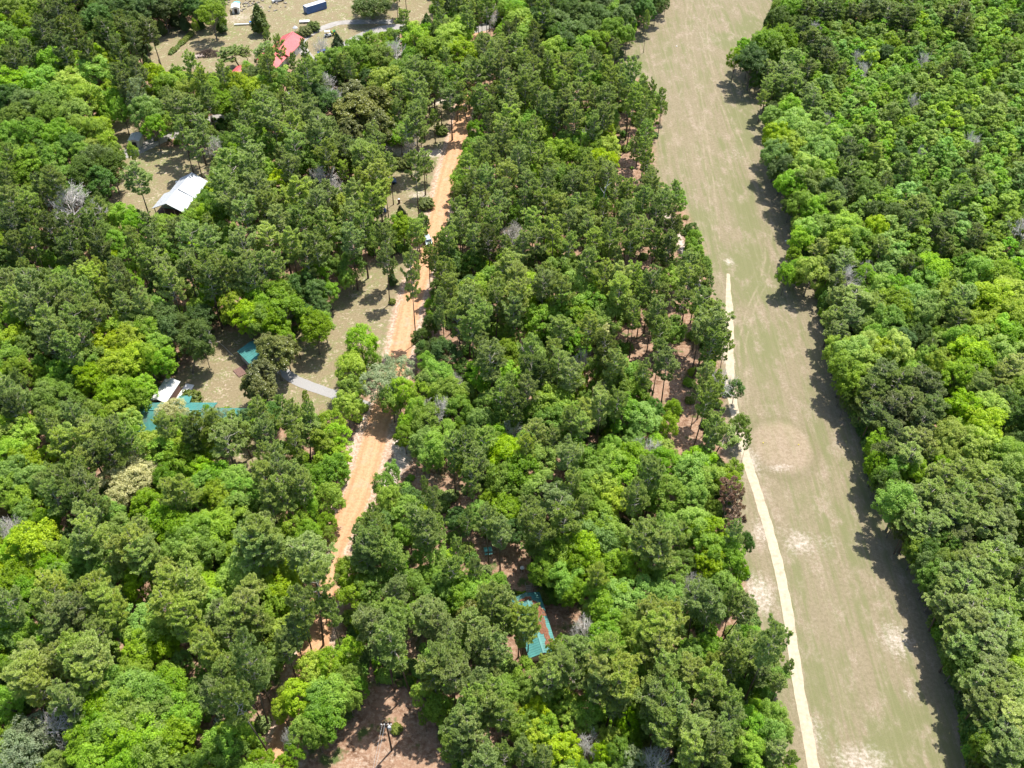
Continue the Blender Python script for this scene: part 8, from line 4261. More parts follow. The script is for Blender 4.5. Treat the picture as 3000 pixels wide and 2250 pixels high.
143.0 362.0 3.8 10.7
162.7 255.7 3.0 9.5
157.2 248.1 3.0 9.5
176.4 308.7 3.4 10.1
179.7 304.1 3.4 10.1
182.3 338.3 3.6 10.5
165.8 287.1 3.3 9.9
166.5 338.7 3.6 10.5
123.0 375.7 3.9 10.8
117.4 358.9 3.8 10.6
163.2 357.2 3.7 10.6
166.0 281.2 3.1 9.7
130.4 188.8 2.5 8.7
125.4 371.1 3.7 10.6
176.6 340.5 3.5 10.3
199.4 346.5 3.6 10.3
178.3 357.1 3.6 10.4
195.1 343.9 3.5 10.3
161.1 342.7 3.5 10.3
128.5 346.9 3.5 10.3
184.7 307.9 3.2 9.8
130.6 361.1 3.6 10.4
177.5 313.0 3.3 9.9
171.1 373.6 3.7 10.5
157.8 359.2 3.6 10.4
156.1 354.8 3.5 10.3
165.8 343.1 3.4 10.2
116.9 341.3 3.4 10.1
141.0 345.0 3.4 10.1
114.7 346.7 3.4 10.2
155.3 257.6 2.8 9.2
146.1 368.8 3.6 10.3
153.4 365.9 3.5 10.3
152.3 342.3 3.4 10.1
146.7 349.5 3.4 10.1
114.5 363.3 3.5 10.2
158.8 263.8 2.8 9.2
163.7 260.5 2.8 9.2
168.2 277.4 2.9 9.3
164.1 366.8 3.5 10.2
171.9 278.1 2.9 9.3
207.7 376.7 3.5 10.3
121.3 345.5 3.3 9.9
152.7 374.5 3.5 10.2
197.9 340.3 3.2 9.8
137.6 340.4 3.2 9.8
182.7 354.5 3.3 9.9
138.4 366.6 3.4 10.0
170.0 351.6 3.3 9.9
179.5 376.6 3.4 10.1
149.5 356.7 3.3 9.9
172.6 339.2 3.2 9.7
179.5 364.2 3.3 10.0
164.0 347.7 3.2 9.8
187.1 337.2 3.1 9.7
132.1 353.6 3.2 9.8
112.8 358.0 3.3 9.9
116.5 373.4 3.3 10.0
203.4 355.2 3.2 9.8
188.0 325.5 3.0 9.5
189.6 372.4 3.3 10.0
148.9 340.0 3.1 9.6
180.7 309.1 2.9 9.3
123.6 358.7 3.2 9.8
200.7 351.2 3.1 9.7
169.1 367.5 3.2 9.8
133.4 348.2 3.1 9.6
164.5 272.1 2.6 8.9
153.7 252.3 2.5 8.7
182.6 367.8 3.2 9.8
122.1 340.4 3.0 9.5
196.6 352.1 3.1 9.6
122.7 353.8 3.1 9.6
120.6 371.1 3.2 9.8
151.5 369.6 3.2 9.7
197.5 374.3 3.2 9.8
135.9 362.5 3.1 9.7
158.7 267.9 2.5 8.8
177.3 350.1 3.0 9.5
170.4 302.3 2.7 9.1
163.7 275.8 2.5 8.8
159.1 374.8 3.1 9.7
178.5 368.3 3.1 9.6
130.4 340.8 2.9 9.4
144.4 375.7 3.1 9.7
174.1 286.5 2.6 8.9
185.9 311.8 2.7 9.1
172.2 306.2 2.7 9.0
180.2 329.1 2.8 9.2
182.5 325.4 2.8 9.1
193.1 328.5 2.8 9.2
146.2 353.5 2.9 9.4
148.8 360.7 2.9 9.4
185.5 375.0 3.0 9.5
175.3 361.7 2.9 9.4
204.7 359.5 2.9 9.3
173.9 352.9 2.9 9.3
113.0 351.0 2.8 9.2
182.9 321.1 2.6 9.0
170.8 345.8 2.8 9.2
176.4 344.6 2.8 9.1
202.3 363.8 2.9 9.3
199.5 357.9 2.8 9.2
134.4 373.4 2.9 9.3
160.4 362.7 2.8 9.3
185.0 357.6 2.8 9.2
203.0 376.4 2.9 9.3
130.3 369.5 2.9 9.3
160.3 370.6 2.9 9.3
193.8 336.3 2.6 9.0
134.4 368.3 2.8 9.2
154.0 349.4 2.7 9.1
190.3 361.7 2.8 9.2
138.3 348.5 2.7 9.0
122.7 365.2 2.8 9.2
169.6 361.5 2.7 9.1
139.6 355.2 2.7 9.1
157.4 345.4 2.6 9.0
176.8 316.9 2.5 8.7
109.3 345.6 2.6 8.9
179.2 372.5 2.8 9.2
180.4 348.5 2.6 8.9
186.1 364.3 2.7 9.0
140.1 376.4 2.8 9.1
181.0 317.5 2.4 8.7
149.2 346.0 2.6 8.9
155.8 370.6 2.7 9.1
173.5 365.1 2.7 9.0
129.6 350.8 2.6 8.9
125.8 351.4 2.6 8.9
118.6 348.4 2.6 8.9
135.4 356.0 2.6 8.9
188.8 356.9 2.6 8.9
127.5 355.4 2.6 8.9
161.9 350.6 2.6 8.8
132.7 343.8 2.5 8.8
135.9 345.5 2.5 8.8
109.1 339.9 2.5 8.7
191.6 348.6 2.5 8.8
142.5 370.2 2.6 9.0
174.0 348.7 2.5 8.8
172.3 369.4 2.6 9.0
200.9 372.2 2.6 9.0
188.0 345.7 2.5 8.7
156.0 342.4 2.4 8.7
165.4 374.5 2.6 8.9
143.5 342.3 2.4 8.6
198.9 362.7 2.5 8.8
167.4 348.9 2.4 8.7
121.0 362.1 2.5 8.7
184.4 371.2 2.5 8.8
126.6 366.8 2.5 8.8
189.6 368.0 2.5 8.7
195.3 359.5 2.4 8.7
149.0 375.1 2.5 8.8
186.3 367.8 2.5 8.7
143.2 366.2 2.5 8.7
206.8 366.5 2.4 8.7
193.7 376.4 2.5 8.7""",
}


ORD = 'first second third fourth fifth sixth seventh eighth ninth tenth eleventh twelfth thirteenth fourteenth fifteenth sixteenth seventeenth eighteenth nineteenth twentieth twenty-first twenty-second twenty-third twenty-fourth twenty-fifth twenty-sixth twenty-seventh twenty-eighth twenty-ninth thirtieth'.split()
ADJ = {'P': 'grey-green pine', 'p': 'pale green pine', 'K': 'dark green pine', 'O': 'bright green broadleaf', 'D': 'dark green broadleaf', 'Y': 'yellow-green broadleaf', 'E': 'grey-tinged broadleaf',
       'W': 'cream-tipped tree', 'M': 'olive-brown magnolia', 'L': 'spreading live oak', 'C': 'dark cedar', 'G': 'bare grey tree', 'R': 'red-brown dying tree', 'y': 'small young tree', 'S': 'round green shrub'}
NAME = {'P': 'pine_tree', 'p': 'pine_tree', 'K': 'pine_tree', 'O': 'broadleaf_tree', 'D': 'broadleaf_tree', 'Y': 'broadleaf_tree', 'E': 'broadleaf_tree', 'W': 'flowering_tree', 'M': 'magnolia_tree',
        'L': 'live_oak_tree', 'C': 'cedar_tree', 'G': 'bare_tree', 'R': 'dying_tree', 'y': 'young_tree', 'S': 'shrub'}
GROUP = {'pine_tree': 'pines of the surrounding woods', 'broadleaf_tree': 'broadleaf trees of the woods', 'flowering_tree': 'cream-tipped trees', 'magnolia_tree': 'olive-brown magnolias', 'live_oak_tree': 'spreading live oaks',
         'cedar_tree': 'cedars at the clearings', 'bare_tree': 'bare grey trees', 'dying_tree': 'red-brown dying trees', 'young_tree': 'young trees of the dense right-hand wood', 'shrub': 'round shrubs in the yards'}
ZONE = ['in woods right of fairway', 'between dirt road and fairway', 'left of dirt road']


def label_of(t, lean, code):
    if code[0] == '*':
        near = code[1] == '!'
        return ('nearest ' if near else '') + ADJ[t] + ' ' + code[2 if near else 1:]
    z, side, rest = int(code[0]), code[1], code[2:]
    j, q = (int(v) for v in rest.split(','))
    o = ORD[min(j, 29)]
    if j == 0: pos = ('leftmost' if side == 'L' else 'rightmost') + f' in {ORD[q]} row up'
    else: pos = f"{o} from {'left' if side == 'L' else 'right'} in {ORD[q]} row up"
    return f'{ADJ[t]}, {pos}, {ZONE[z]}'


def plant(t, x, y, r, H, lx, ly, label):
    tm, cm, H0, R0 = PROTO[t][R.randrange(len(PROTO[t]))]
    nm = NAME[t]
    o = empty(nm, (x, y, ground_z(x, y)), 0, label, 'shrub' if nm == 'shrub' else 'tree', GROUP[nm])
    tilt = math.atan(math.hypot(lx, ly))
    q = Matrix.Identity(3)
    if tilt > .01:
        ax = Vector((-ly, lx, 0)).normalized()
        q = Matrix.Rotation(tilt, 3, ax)
    else:
        q = Matrix.Rotation(R.uniform(0, .05), 3, Vector((R.uniform(-1, 1), R.uniform(-1, 1), 0)).normalized())
    o.rotation_euler = (q @ Matrix.Rotation(R.uniform(0, 6.28), 3, 'Z')).to_euler()
    sx = r / R0
    o.scale = (sx * R.uniform(.93, 1.07), sx * R.uniform(.93, 1.07), H / H0)
    for n_, me in (('trunk', tm), ('crown', cm)):
        c = bpy.data.objects.new(n_, me)
        COL.objects.link(c)
        c.parent = o
    return o


for ln in IND.strip().splitlines():
    t, x, y, r, H, lx, ly, code = ln.split(';')
    plant(t, float(x), float(y), float(r), float(H), float(lx), float(ly), label_of(t, 0, code))

# ------------------------------------------------------------------ the rest of the woods (past the limit of single things)
def whole_tree(t, i):
    """trunk and crown of a prototype as one mesh, for the instanced woods"""
    tm, cm, H0, R0 = PROTO[t][i]
    bm = bmesh.new()
    bm.from_mesh(cm)
    me0 = bpy.data.meshes.new('tree_mesh')
    n0 = len(bm.faces)
    for v_ in ():
        pass
    bm.from_mesh(tm)
    bm.faces.ensure_lookup_table()
    for f_ in bm.faces[n0:]: f_.material_index = 1
    bm.to_mesh(me0); bm.free()
    me0.materials.append(cm.materials[0]); me0.materials.append(tm.materials[0])
    ob = bpy.data.objects.new('tree_source', me0)
    return ob, H0, R0


def scatter(name, label, srcs, pts):
    """srcs: list of source objects; pts: (x, y, z, rz, sx, sy, sz, k)"""
    me = bpy.data.meshes.new(name)
    me.from_pydata([p[:3] for p in pts], [], [])
    a = me.attributes.new('rz', 'FLOAT', 'POINT'); a.data.foreach_set('value', [p[3] for p in pts])
    a = me.attributes.new('sc', 'FLOAT_VECTOR', 'POINT'); a.data.foreach_set('vector', [c for p in pts for c in p[4:7]])
    a = me.attributes.new('pick', 'INT', 'POINT'); a.data.foreach_set('value', [p[7] for p in pts])
    o = link(name, me)
    tag(o, label, None, None, 'stuff')
    ng = bpy.data.node_groups.new(name, 'GeometryNodeTree')
    ng.interface.new_socket('Geometry', in_out='INPUT', socket_type='NodeSocketGeometry')
    ng.interface.new_socket('Geometry', in_out='OUTPUT', socket_type='NodeSocketGeometry')
    N = ng.nodes; L = ng.links
    gi = N.new('NodeGroupInput'); go = N.new('NodeGroupOutput')
    jn = N.new('GeometryNodeJoinGeometry')
    na = N.new('GeometryNodeInputNamedAttribute'); na.data_type = 'INT'; na.inputs[0].default_value = 'pick'
    nb = N.new('GeometryNodeInputNamedAttribute'); nb.data_type = 'FLOAT'; nb.inputs[0].default_value = 'rz'
    cx = N.new('ShaderNodeCombineXYZ'); L.new(nb.outputs[0], cx.inputs[2])
    er = N.new('FunctionNodeEulerToRotation'); L.new(cx.outputs[0], er.inputs[0])
    nc = N.new('GeometryNodeInputNamedAttribute'); nc.data_type = 'FLOAT_VECTOR'; nc.inputs[0].default_value = 'sc'
    for k, s in enumerate(srcs):
        oi = N.new('GeometryNodeObjectInfo')
        oi.inputs['Object'].default_value = s
        oi.inputs['As Instance'].default_value = True
        cp = N.new('FunctionNodeCompare'); cp.data_type = 'INT'; cp.operation = 'EQUAL'
        ins = [q for q in cp.inputs if q.type == 'INT']
        L.new(na.outputs[0], ins[0]); ins[1].default_value = k
        iop = N.new('GeometryNodeInstanceOnPoints')
        L.new(gi.outputs[0], iop.inputs['Points'])
        L.new(cp.outputs[0], iop.inputs['Selection'])
        L.new(oi.outputs['Geometry'], iop.inputs['Instance'])
        L.new(er.outputs[0], iop.inputs['Rotation'])
        L.new(nc.outputs[0], iop.inputs['Scale'])
        L.new(iop.outputs[0], jn.inputs[0])
    L.new(jn.outputs[0], go.inputs[0])
    md = o.modifiers.new('scatter', 'NODES'); md.node_group = ng
    return o


def outer_points():
    """the woods go on beyond the picture's edges"""
    out = {'O': [], 'D': [], 'P': [], 'K': [], 'Y': []}
    rr = random.Random(77)
    y = 20.0
    while y < 720:
        x = -520.0
        while x < 520:
            px_, py_ = x + rr.uniform(-2.6, 2.6), y + rr.uniform(-2.6, 2.6)
            x += 7.0
            inside = 46 < py_ < 384 and abs(px_) < .416 * py_ + 63
            if inside: continue
            j = int((px_ - GX0) / GS); k = int((py_ - GY0) / GS)
            if 0 <= j < nx and 0 <= k < ny and (sdF[k, j] < 3 or sdL[k, j] < 2 or dR[k, j] < 5): continue
            t = rr.choice('OODDPPKY')
            r = rr.uniform(3.0, 4.8)
            out[t].append('%.1f %.1f %.1f %.1f' % (px_, py_, r, (10 + 2.2 * r) if t in 'PK' else (6 + 1.5 * r)))
        y += 7.0
    return out


for t_, l_ in outer_points().items():
    STUFF[t_] = STUFF.get(t_, '') + '\n' + '\n'.join(l_)
SRC = {}
for t in STUFF:
    if t in 'OPDKYypEG': SRC[t] = [whole_tree(t, i) for i in range(len(PROTO[t]))]
for name, label, types in (('pine_wood', 'the further mass of pines closing the woods', 'PpK'), ('broadleaf_wood', 'the further mass of broadleaf trees in the woods', 'ODYEG'), ('young_wood', 'dense young wood on the right beyond single trees', 'y')):
    srcs = []; pts = []
    for t in types:
        if t not in SRC or t not in STUFF: continue
        b0 = len(srcs); srcs += [s[0] for s in SRC[t]]
        for ln in STUFF[t].strip().splitlines():
            if not ln: continue
            x, y, r, H = map(float, ln.split())
            k = R.randrange(len(SRC[t])); _, H0, R0 = SRC[t][k]
            s = r / R0
            pts.append((x, y, ground_z(x, y), R.uniform(0, 6.28), s * R.uniform(.93, 1.07), s * R.uniform(.93, 1.07), H / H0, b0 + k))
    if pts: scatter(name, label, srcs, pts)

# low growth under the trees: bushes nobody could count
bs = []
for i in range(4):
    mb, cm = make_shrub(700 + i, 1.0, 1300)
    cm.materials.append(LM[('D', 'O', 'S', 'y')[i]])
    bs.append(bpy.data.objects.new('bush_source', cm))
pts = []
for i in range(38000):
    y = R.uniform(44, 420); x = R.choice((R.uniform(-.62, .62), R.uniform(-.62, .62), R.uniform(.25, .62))) * (y + 70)
    j = int((x - GX0) / GS); k = int((y - GY0) / GS)
    if not (0 <= j < nx and 0 <= k < ny): continue
    if sdF[k, j] < 1.2 or dR[k, j] < 4.4 or sdL[k, j] < .8 or sdO[k, j] < 0 or sand[k, j] > .35: continue
    # pine-straw glades stay open
    v = math.sin(x * .13 + 1.1) * math.sin(y * .11) + .6 * math.sin(x * .31 + y * .23)
    if v > .35 and x < .25 * y and R.random() < .8: continue
    if abs(x - .12 * y - 12) < 12 and 95 < y < 270 and sdF[k, j] < 22 and x < 45 and R.random() < .85: continue
    s = R.uniform(.5, 1.5)
    pts.append((x, y, float(Z[k, j]), R.uniform(0, 6.28), s, s, s * R.uniform(.7, 1.3), R.choices(range(4), (4, 3, 2, 1))[0]))
for i in range(30000):
    y = R.uniform(50, 400); x = R.uniform(35 + .05 * y, 75 + .1 * y)
    j = int((x - GX0) / GS); k = int((y - GY0) / GS)
    if not (0 <= j < nx and 0 <= k < ny) or not (-.8 < sdF[k, j] < 5.5) or x < 25 + .12 * y or sand[k, j] > .35: continue
    xm = x + 4
    s = R.uniform(.9, 2.2)
    if poly_sd(np.array([x + 5.0]), np.array([y]), FAIR)[0] < 0: continue
    pts.append((x, y, float(Z[k, j]), R.uniform(0, 6.28), s, s, s * R.uniform(.8, 1.4), R.choices(range(4), (4, 3, 2, 2))[0]))
scatter('undergrowth', 'low green bushes growing beneath the trees', bs, pts)

# ------------------------------------------------------------------ buildings and things
M_WHITE = plain('roof_metal_white', (.50, .52, .545), .45, 0, .05, 1, .4, 0, (.44, .46, .48))
M_TEAL = plain('roof_metal_teal', (.06, .21, .19), .5, 0, .15, .8, .3, 0, (.10, .15, .12))
M_RED = plain('roof_metal_red', (.60, .135, .135), .5, 0, .06, .8, .35, 0, (.50, .17, .16))
M_GREY = plain('roof_metal_grey', (.50, .50, .49), .5, 0, .08, .8, .35, 0, (.40, .36, .32))
M_BLUEW = plain('siding_pale_blue', (.42, .55, .62), .7)
M_CREAM = plain('siding_cream', (.62, .58, .50), .7)
M_BRICK = plain('brick_brown', (.26, .15, .11), .85, 0, .25, 8)
M_DARK = plain('dark_opening', (.02, .02, .022), .5)
M_GLASS = plain('window_glass', (.04, .05, .06), .1, 0, .05, 1, .6)
M_WOOD = plain('weathered_wood', (.30, .24, .19), .85, 0, .2, 3)
M_POLE = plain('pole_wood_dark', (.085, .06, .045), .9, 0, .2, 3)
M_BLUE = plain('container_blue', (.075, .155, .36), .55, 0, .1, 1.2, .4, 0, (.16, .16, .20))
M_CTOP = plain('container_top', (.62, .62, .58), .7, 0, .1, 1, .3, 0, (.5, .42, .34))
M_METAL = plain('galvanised_metal', (.55, .57, .58), .4, .4)
M_BLACK = plain('black_plastic', (.015, .015, .016), .5)
M_PW = plain('white_paint', (.78, .77, .74), .5)
M_TBLUE = plain('tarp_blue', (.02, .15, .62), .5)
M_TURQ = plain('turquoise_plastic', (.16, .50, .55), .5)
M_GREEN = plain('tractor_green', (.03, .22, .05), .4)
M_YEL = plain('yellow_paint', (.75, .62, .05), .5)
M_CARB = plain('car_paint_blue', (.06, .10, .22), .25, .3, .05, 1, .5)
M_CARL = plain('car_paint_pale_blue', (.50, .62, .66), .25, .2, .05, 1, .5)
M_TYRE = plain('tyre', (.02, .02, .02), .85)
M_STRAW = plain('pine_straw', (.24, .115, .07), .95, 0, .35, 9, .05, .4)
M_TABLE = plain('table_teal', (.15, .42, .40), .6)
M_DECK = plain('deck_brown', (.16, .095, .075), .85, 0, .2, 3)


def gable(mbr, L, W, eave, ridge, x0=0, y0=0, ov=.35, off=0.0, th=.12, ribs=True, rib_gap=.6):
    """gable roof along local y: two slabs with standing ribs; off moves the ridge in x"""
    y1, y2 = y0 - L / 2 - ov, y0 + L / 2 + ov
    for s in (-1, 1):
        xe = x0 + s * (W / 2 + ov)
        xr = x0 + off
        sl = (ridge - eave) / (W / 2)
        ze = eave - sl * ov
        a = [(xr, y1, ridge), (xe, y1, ze), (xe, y2, ze), (xr, y2, ridge)]
        if s < 0: a = a[::-1]
        mbr.poly(a, th)
        if ribs:
            n = int((y2 - y1) / rib_gap)
            ln = math.hypot(xe - xr, ridge - ze); an = math.atan2(ridge - ze, xe - xr)
            for i in range(n + 1):
                y = y1 + (y2 - y1) * i / n
                mbr.box(((xe + xr) / 2, min(max(y, y1 + .03), y2 - .03), (ridge + ze) / 2 + .015), (ln - .02, .05, .05), 0, 0, -math.atan2(ridge - ze, xr - xe) if s < 0 else an)
    mbr.box((x0 + off, y0, ridge + .03), (.35, y2 - y1, .07))
    return mbr


def walls(mb, L, W, h, ridge, x0=0, y0=0, off=0.0, t=.15):
    """four walls with pointed gable ends, open on top under the roof"""
    for s in (-1, 1):
        mb.box((x0 + s * (W / 2 - t / 2), y0, h / 2 - .1), (t, L, h + .2 - .12))
        y = y0 + s * (L / 2 - t)
        a = [(x0 - W / 2 + t, y, -.2), (x0 + W / 2 - t, y, -.2), (x0 + W / 2 - t, y, h - .1), (x0 + off, y, ridge - .18), (x0 - W / 2 + t, y, h - .1)]
        mb.poly(a, t, (0, s, 0))
    return mb


def window(par, x, y, z, w, h, side, mat=M_PW):
    """a framed window on a wall facing +-x or +-y"""
    f = MB(); g = MB()
    if side in 'xX':
        s = 1 if side == 'X' else -1
        f.box((x + s * .03, y, z + h / 2 + .04), (.08, w + .16, .08)); f.box((x + s * .03, y, z - h / 2 - .04), (.08, w + .16, .08))
        for k in (-1, 1): f.box((x + s * .03, y + k * (w / 2 + .04), z), (.08, .08, h))
        g.box((x + s * .012, y, z), (.03, w, h))
    else:
        s = 1 if side == 'Y' else -1
        f.box((x, y + s * .03, z + h / 2 + .04), (w + .16, .08, .08)); f.box((x, y + s * .03, z - h / 2 - .04), (w + .16, .08, .08))
        for k in (-1, 1): f.box((x + k * (w / 2 + .04), y + s * .03, z), (.08, .08, h))
        g.box((x, y + s * .012, z), (w, .03, h))
    o = f.build('window', mat, par)
    g.build('pane', M_GLASS, o)
    return o


def door(par, x, y, w, h, side, mat):
    m = MB(); s = 1 if side in 'XY' else -1
    if side in 'xX': m.box((x + s * .03, y, h / 2), (.07, w, h))
    else: m.box((x, y + s * .03, h / 2), (w, .07, h))
    return m.build('door', mat, par)


# house with the white metal roof
h = empty('house', (-89.7, 219.8, 0), rad(-11.7), 'white metal roofed house with pale blue walls in the clearing', 'house')
walls(MB(), 7.4, 7.4, 2.7, 4.8, 0, 3.7).build('wall', M_BLUEW, h)
r = gable(MB(), 7.6, 7.6, 2.8, 4.9, 0, 3.7, .35, -.1)
r.build('roof', M_WHITE, h)
gable(MB(), 6.6, 8.6, 2.7, 4.8, -.6, -3.7, .3, .1).build('roof', M_WHITE, h)
walls(MB(), 3.0, 7.4, 2.6, 4.3, -.7, -1.75).build('wall', M_BLUEW, h)
for x in (-4.7, -2.0, 1.0, 3.4):
    MB().box((x, -6.8, 1.25), (.16, .16, 2.9)).build('porch_post', M_WOOD, h)
MB().box((-.7, -5.1, .06), (8.4, 3.6, .22)).build('porch_floor', M_DECK, h)
for y in (1.6, 3.6, 5.9): window(h, 3.7, y, 1.55, .9, 1.0, 'X')
window(h, -3.7, 4, 1.55, 1, 1, 'x'); window(h, -2.4, -3.22, 1.5, 1.1, 1.1, 'y')
door(h, .6, -3.25, .95, 2.0, 'y', M_WOOD)
for y in (2.3, 5.0): MB().tube([(-1.6, y, 3.4), (-1.6, y, 4.15)], .07, 8).build('vent_pipe', M_METAL, h)
# round white tank behind, water heater box beside the porch
t = MB()
t.tube([(0, 0, 0), (0, 0, 1.0), (0, 0, 1.35), (0, 0, 1.5)], [.5, .5, .34, .08], 14)
tag(t.build('tank', M_PW), 'small round white tank behind the white-roofed house', 'tank').location = (-93.6, 228.6, 0)
p = empty('patio_screen', (-90.6, 210.6, 0), .2, 'low grey screen standing before the white-roofed house porch', 'screen')
MB().box((0, 0, .8), (2.2, .08, 1.5)).build('panel', M_GREY, p)
for s in (-1, 1): MB().box((s * 1.15, 0, .8), (.1, .12, 1.8)).build('post', M_WOOD, p)

# pale shed half hidden right of it
s_ = empty('shed', (-78.0, 219.2, 0), rad(20), 'small shed with bluish white roof under trees right of white house', 'shed')
walls(MB(), 3, 2.6, 2.0, 2.6).build('wall', M_BLUEW, s_)
gable(MB(), 3, 2.6, 2.1, 2.7, ov=.2).build('roof', M_WHITE, s_)
door(s_, 1.3, 0, .9, 1.8, 'X', M_GREY)

# red-roofed house
h = empty('house', (-76.6, 306.5, 0), rad(-14), 'red metal roofed house with lower red wings by the field', 'house')
walls(MB(), 12.4, 7.2, 3.0, 4.7, 0, 1.6).build('wall', M_CREAM, h)
gable(MB(), 12.6, 7.4, 3.1, 4.9, 0, 1.6, .4).build('roof', M_RED, h)
walls(MB(), 9, 5.4, 2.6, 3.9, -.1, -8.9).build('wall', M_CREAM, h)
gable(MB(), 8.6, 6.0, 2.7, 4.0, -.1, -8.9, .35).build('roof', M_RED, h)
MB().poly([(-3.6, -3.9, 2.9), (-3.6, -9, 2.9), (-6.6, -9, 2.2), (-6.6, -3.9, 2.2)][::-1], .1).build('porch_roof', M_RED, h)
for y in (-4.3, -6.5, -8.7): MB().box((-6.4, y, 1.0), (.14, .14, 2.3)).build('porch_post', M_PW, h)
for x in (-1.5, 1.3): window(h, x, -13.4, 1.5, 1.0, 1.2, 'y')
for y in (0, 3.5, 6.5): window(h, 3.6, y, 1.6, 1, 1.1, 'X')
door(h, -.1, -13.4, .9, 2.0, 'y', M_DARK)
s_ = empty('shed', (*(lambda q: q)((-88.5, 291.5)), 0), rad(-14), 'small red roofed shed behind pines below the brush pile', 'shed')
walls(MB(), 5, 4.2, 2.3, 3.1).build('wall', M_CREAM, s_)
gable(MB(), 5, 4.2, 2.4, 3.2, ov=.3).build('roof', M_RED, s_)
door(s_, 0, -2.5, 1.6, 2.0, 'y', M_DARK)

# teal garage
h = empty('garage', (-57.3, 157.6, 0), rad(41), 'teal metal roofed garage by the grey gravel driveway', 'garage')
walls(MB(), 6.0, 6.0, 2.6, 3.3).build('wall', M_GREY, h)
gable(MB(), 6.0, 6.2, 2.7, 3.4, ov=.35).build('roof', M_TEAL, h)
door(h, 3.0, 0, 3.4, 2.2, 'X', M_PW); window(h, -1.2, -3.0, 1.5, .9, .9, 'y')
tag(MB().box((0, 0, 0), (3.4, 2.8, .16)).build('wooden_deck', M_DECK), 'flat brown deck lying beside the teal garage', 'deck')
d_ = bpy.data.objects['wooden_deck']; d_.location = (-60.6, 154.2, .08); d_.rotation_euler = (0, 0, rad(41))

# grey shed with its concrete slab
h = empty('shed', (-75.2, 145.6, 0), rad(-13), 'long grey metal roofed shed with pale slab beside it', 'shed')
walls(MB(), 6.0, 3.0, 2.3, 2.8).build('wall', M_BRICK, h)
gable(MB(), 6.2, 3.2, 2.4, 2.9, ov=.25).build('roof', M_GREY, h)
door(h, 0, -3.0, 1.4, 1.9, 'y', M_DARK)
o = tag(MB().box((0, 0, 0), (2.0, 7.4, .14)).build('concrete_slab', plain('slab_bright', (.68, .67, .65), .8, 0, .08)), 'bright concrete slab running along the grey shed', 'slab')
o.location = (-72.2, 146.2, .05); o.rotation_euler = (0, 0, rad(-13))

# large teal-roofed house under the trees
h = empty('house', (-70.6, 137.4, 0), rad(90), 'wide teal roofed house mostly hidden under trees', 'house')
walls(MB(), 14.4, 7.4, 2.9, 4.8).build('wall', M_BRICK, h)
gable(MB(), 14.6, 7.6, 3.0, 5.0, ov=.4).build('roof', M_TEAL, h)
MB().poly([(3.8, -1.8, 3.1), (6.2, -1.8, 2.9), (6.2, 1.0, 2.9), (3.8, 1.0, 3.1)], .1).build('porch_roof', M_TEAL, h)
for y in (-1.6, .8): MB().box((6.0, y, 1.35), (.15, .15, 2.9)).build('porch_post', M_PW, h)
walls(MB(), 6.4, 5.0, 2.5, 3.6, 0, -10.6).build('wall', M_BRICK, h)
gable(MB(), 6.2, 5.2, 2.6, 3.7, 0, -10.8, .3).build('roof', M_TEAL, h)
for y in (-4, 0, 4): window(h, -3.7, y, 1.6, 1.2, 1.1, 'x')
d_ = empty('satellite_dish', (-78.6, 138.0, 4.4), rad(200), 'white satellite dish on left end of wide teal roof', 'satellite dish')
m = MB()
for i in range(5):
    pass
m.tube([(0, 0, 0), (0, -.06, .03), (0, -.22, .1)], [.08, .35, .5], 16)
m.build('dish', M_PW, d_)
MB().tube([(0, 0, 0), (0, .1, -.7)], .04, 6).build('mast', M_METAL, d_)

# long teal roof in the foreground wood
h = empty('house', (3.9, 88.2, 0), rad(14), 'long teal metal roof littered with brown pine straw', 'house')
walls(MB(), 11.4, 4.4, 2.5, 3.2).build('wall', M_CREAM, h)
rf = gable(MB(), 11.6, 4.6, 2.6, 3.3, ov=.3, rib_gap=.45).build('roof', M_TEAL, h)
window(h, -2.2, 2, 1.5, 1, .9, 'x'); door(h, 2.2, 1, .9, 2, 'X', M_PW)
g_ = np.random.default_rng(8)
for (cx_, cy_, rx_, ry_) in ((1.4, 2.2, .8, 1.8), (1.3, -1.4, .7, 1.9), (1.5, -3.8, .6, 1.2), (-.2, 4.9, .9, .3), (.4, .2, .35, 1.4)):
    n = 900
    a = g_.uniform(0, 6.28, n); u = g_.uniform(0, 1, n) ** .6 * (1 + .3 * np.sin(a * 3 + cy_) + .22 * np.sin(a * 5 + 2 * cx_))
    x_ = cx_ + rx_ * u * np.cos(a); y_ = cy_ + ry_ * u * np.sin(a)
    z_ = 3.3 - np.abs(x_) * .7 / 2.3 + .05 + g_.uniform(0, .12, n) * (1 - u)
    v, f, tt_ = leaves(np.stack([x_, y_, z_], 1), np.tile([0, 0, 1.6], (n, 1)), g_.uniform(.15, .3, n), g_.uniform(0, 1, n), 5)
    o = link('straw_patch', foliage_mesh('straw_patch', v, f, tt_), h, M_STRAW); o['kind'] = 'stuff'
st = empty('wooden_steps', (3.1, 96.4, 0), rad(6), 'pale wooden steps with rails above the long teal roof', 'steps')
for s in (-1, 1): MB().tube([(s * .55, -1.4, 1.0), (s * .55, 1.6, .9)], .05, 5).build('rail', M_WOOD, st)
for i in range(7): MB().box((0, -1.3 + i * .42, .38 - i * .04), (1.0, .3, .05)).build('tread', M_WOOD, st)
for s in (-1, 1):
    for y in (-1.3, 1.5): MB().box((s * .55, y, .45), (.08, .08, 1.0)).build('post', M_WOOD, st)
bx = empty('air_conditioner', (1.6, 94.9, 0), .1, 'small pale air conditioner box by end of long teal roof', 'air conditioner')
MB().box((0, 0, .35), (.7, .6, .7)).build('case', M_METAL, bx)
MB().tube([(0, 0, .7), (0, 0, .74)], .24, 12).build('fan_grille', M_BLACK, bx)

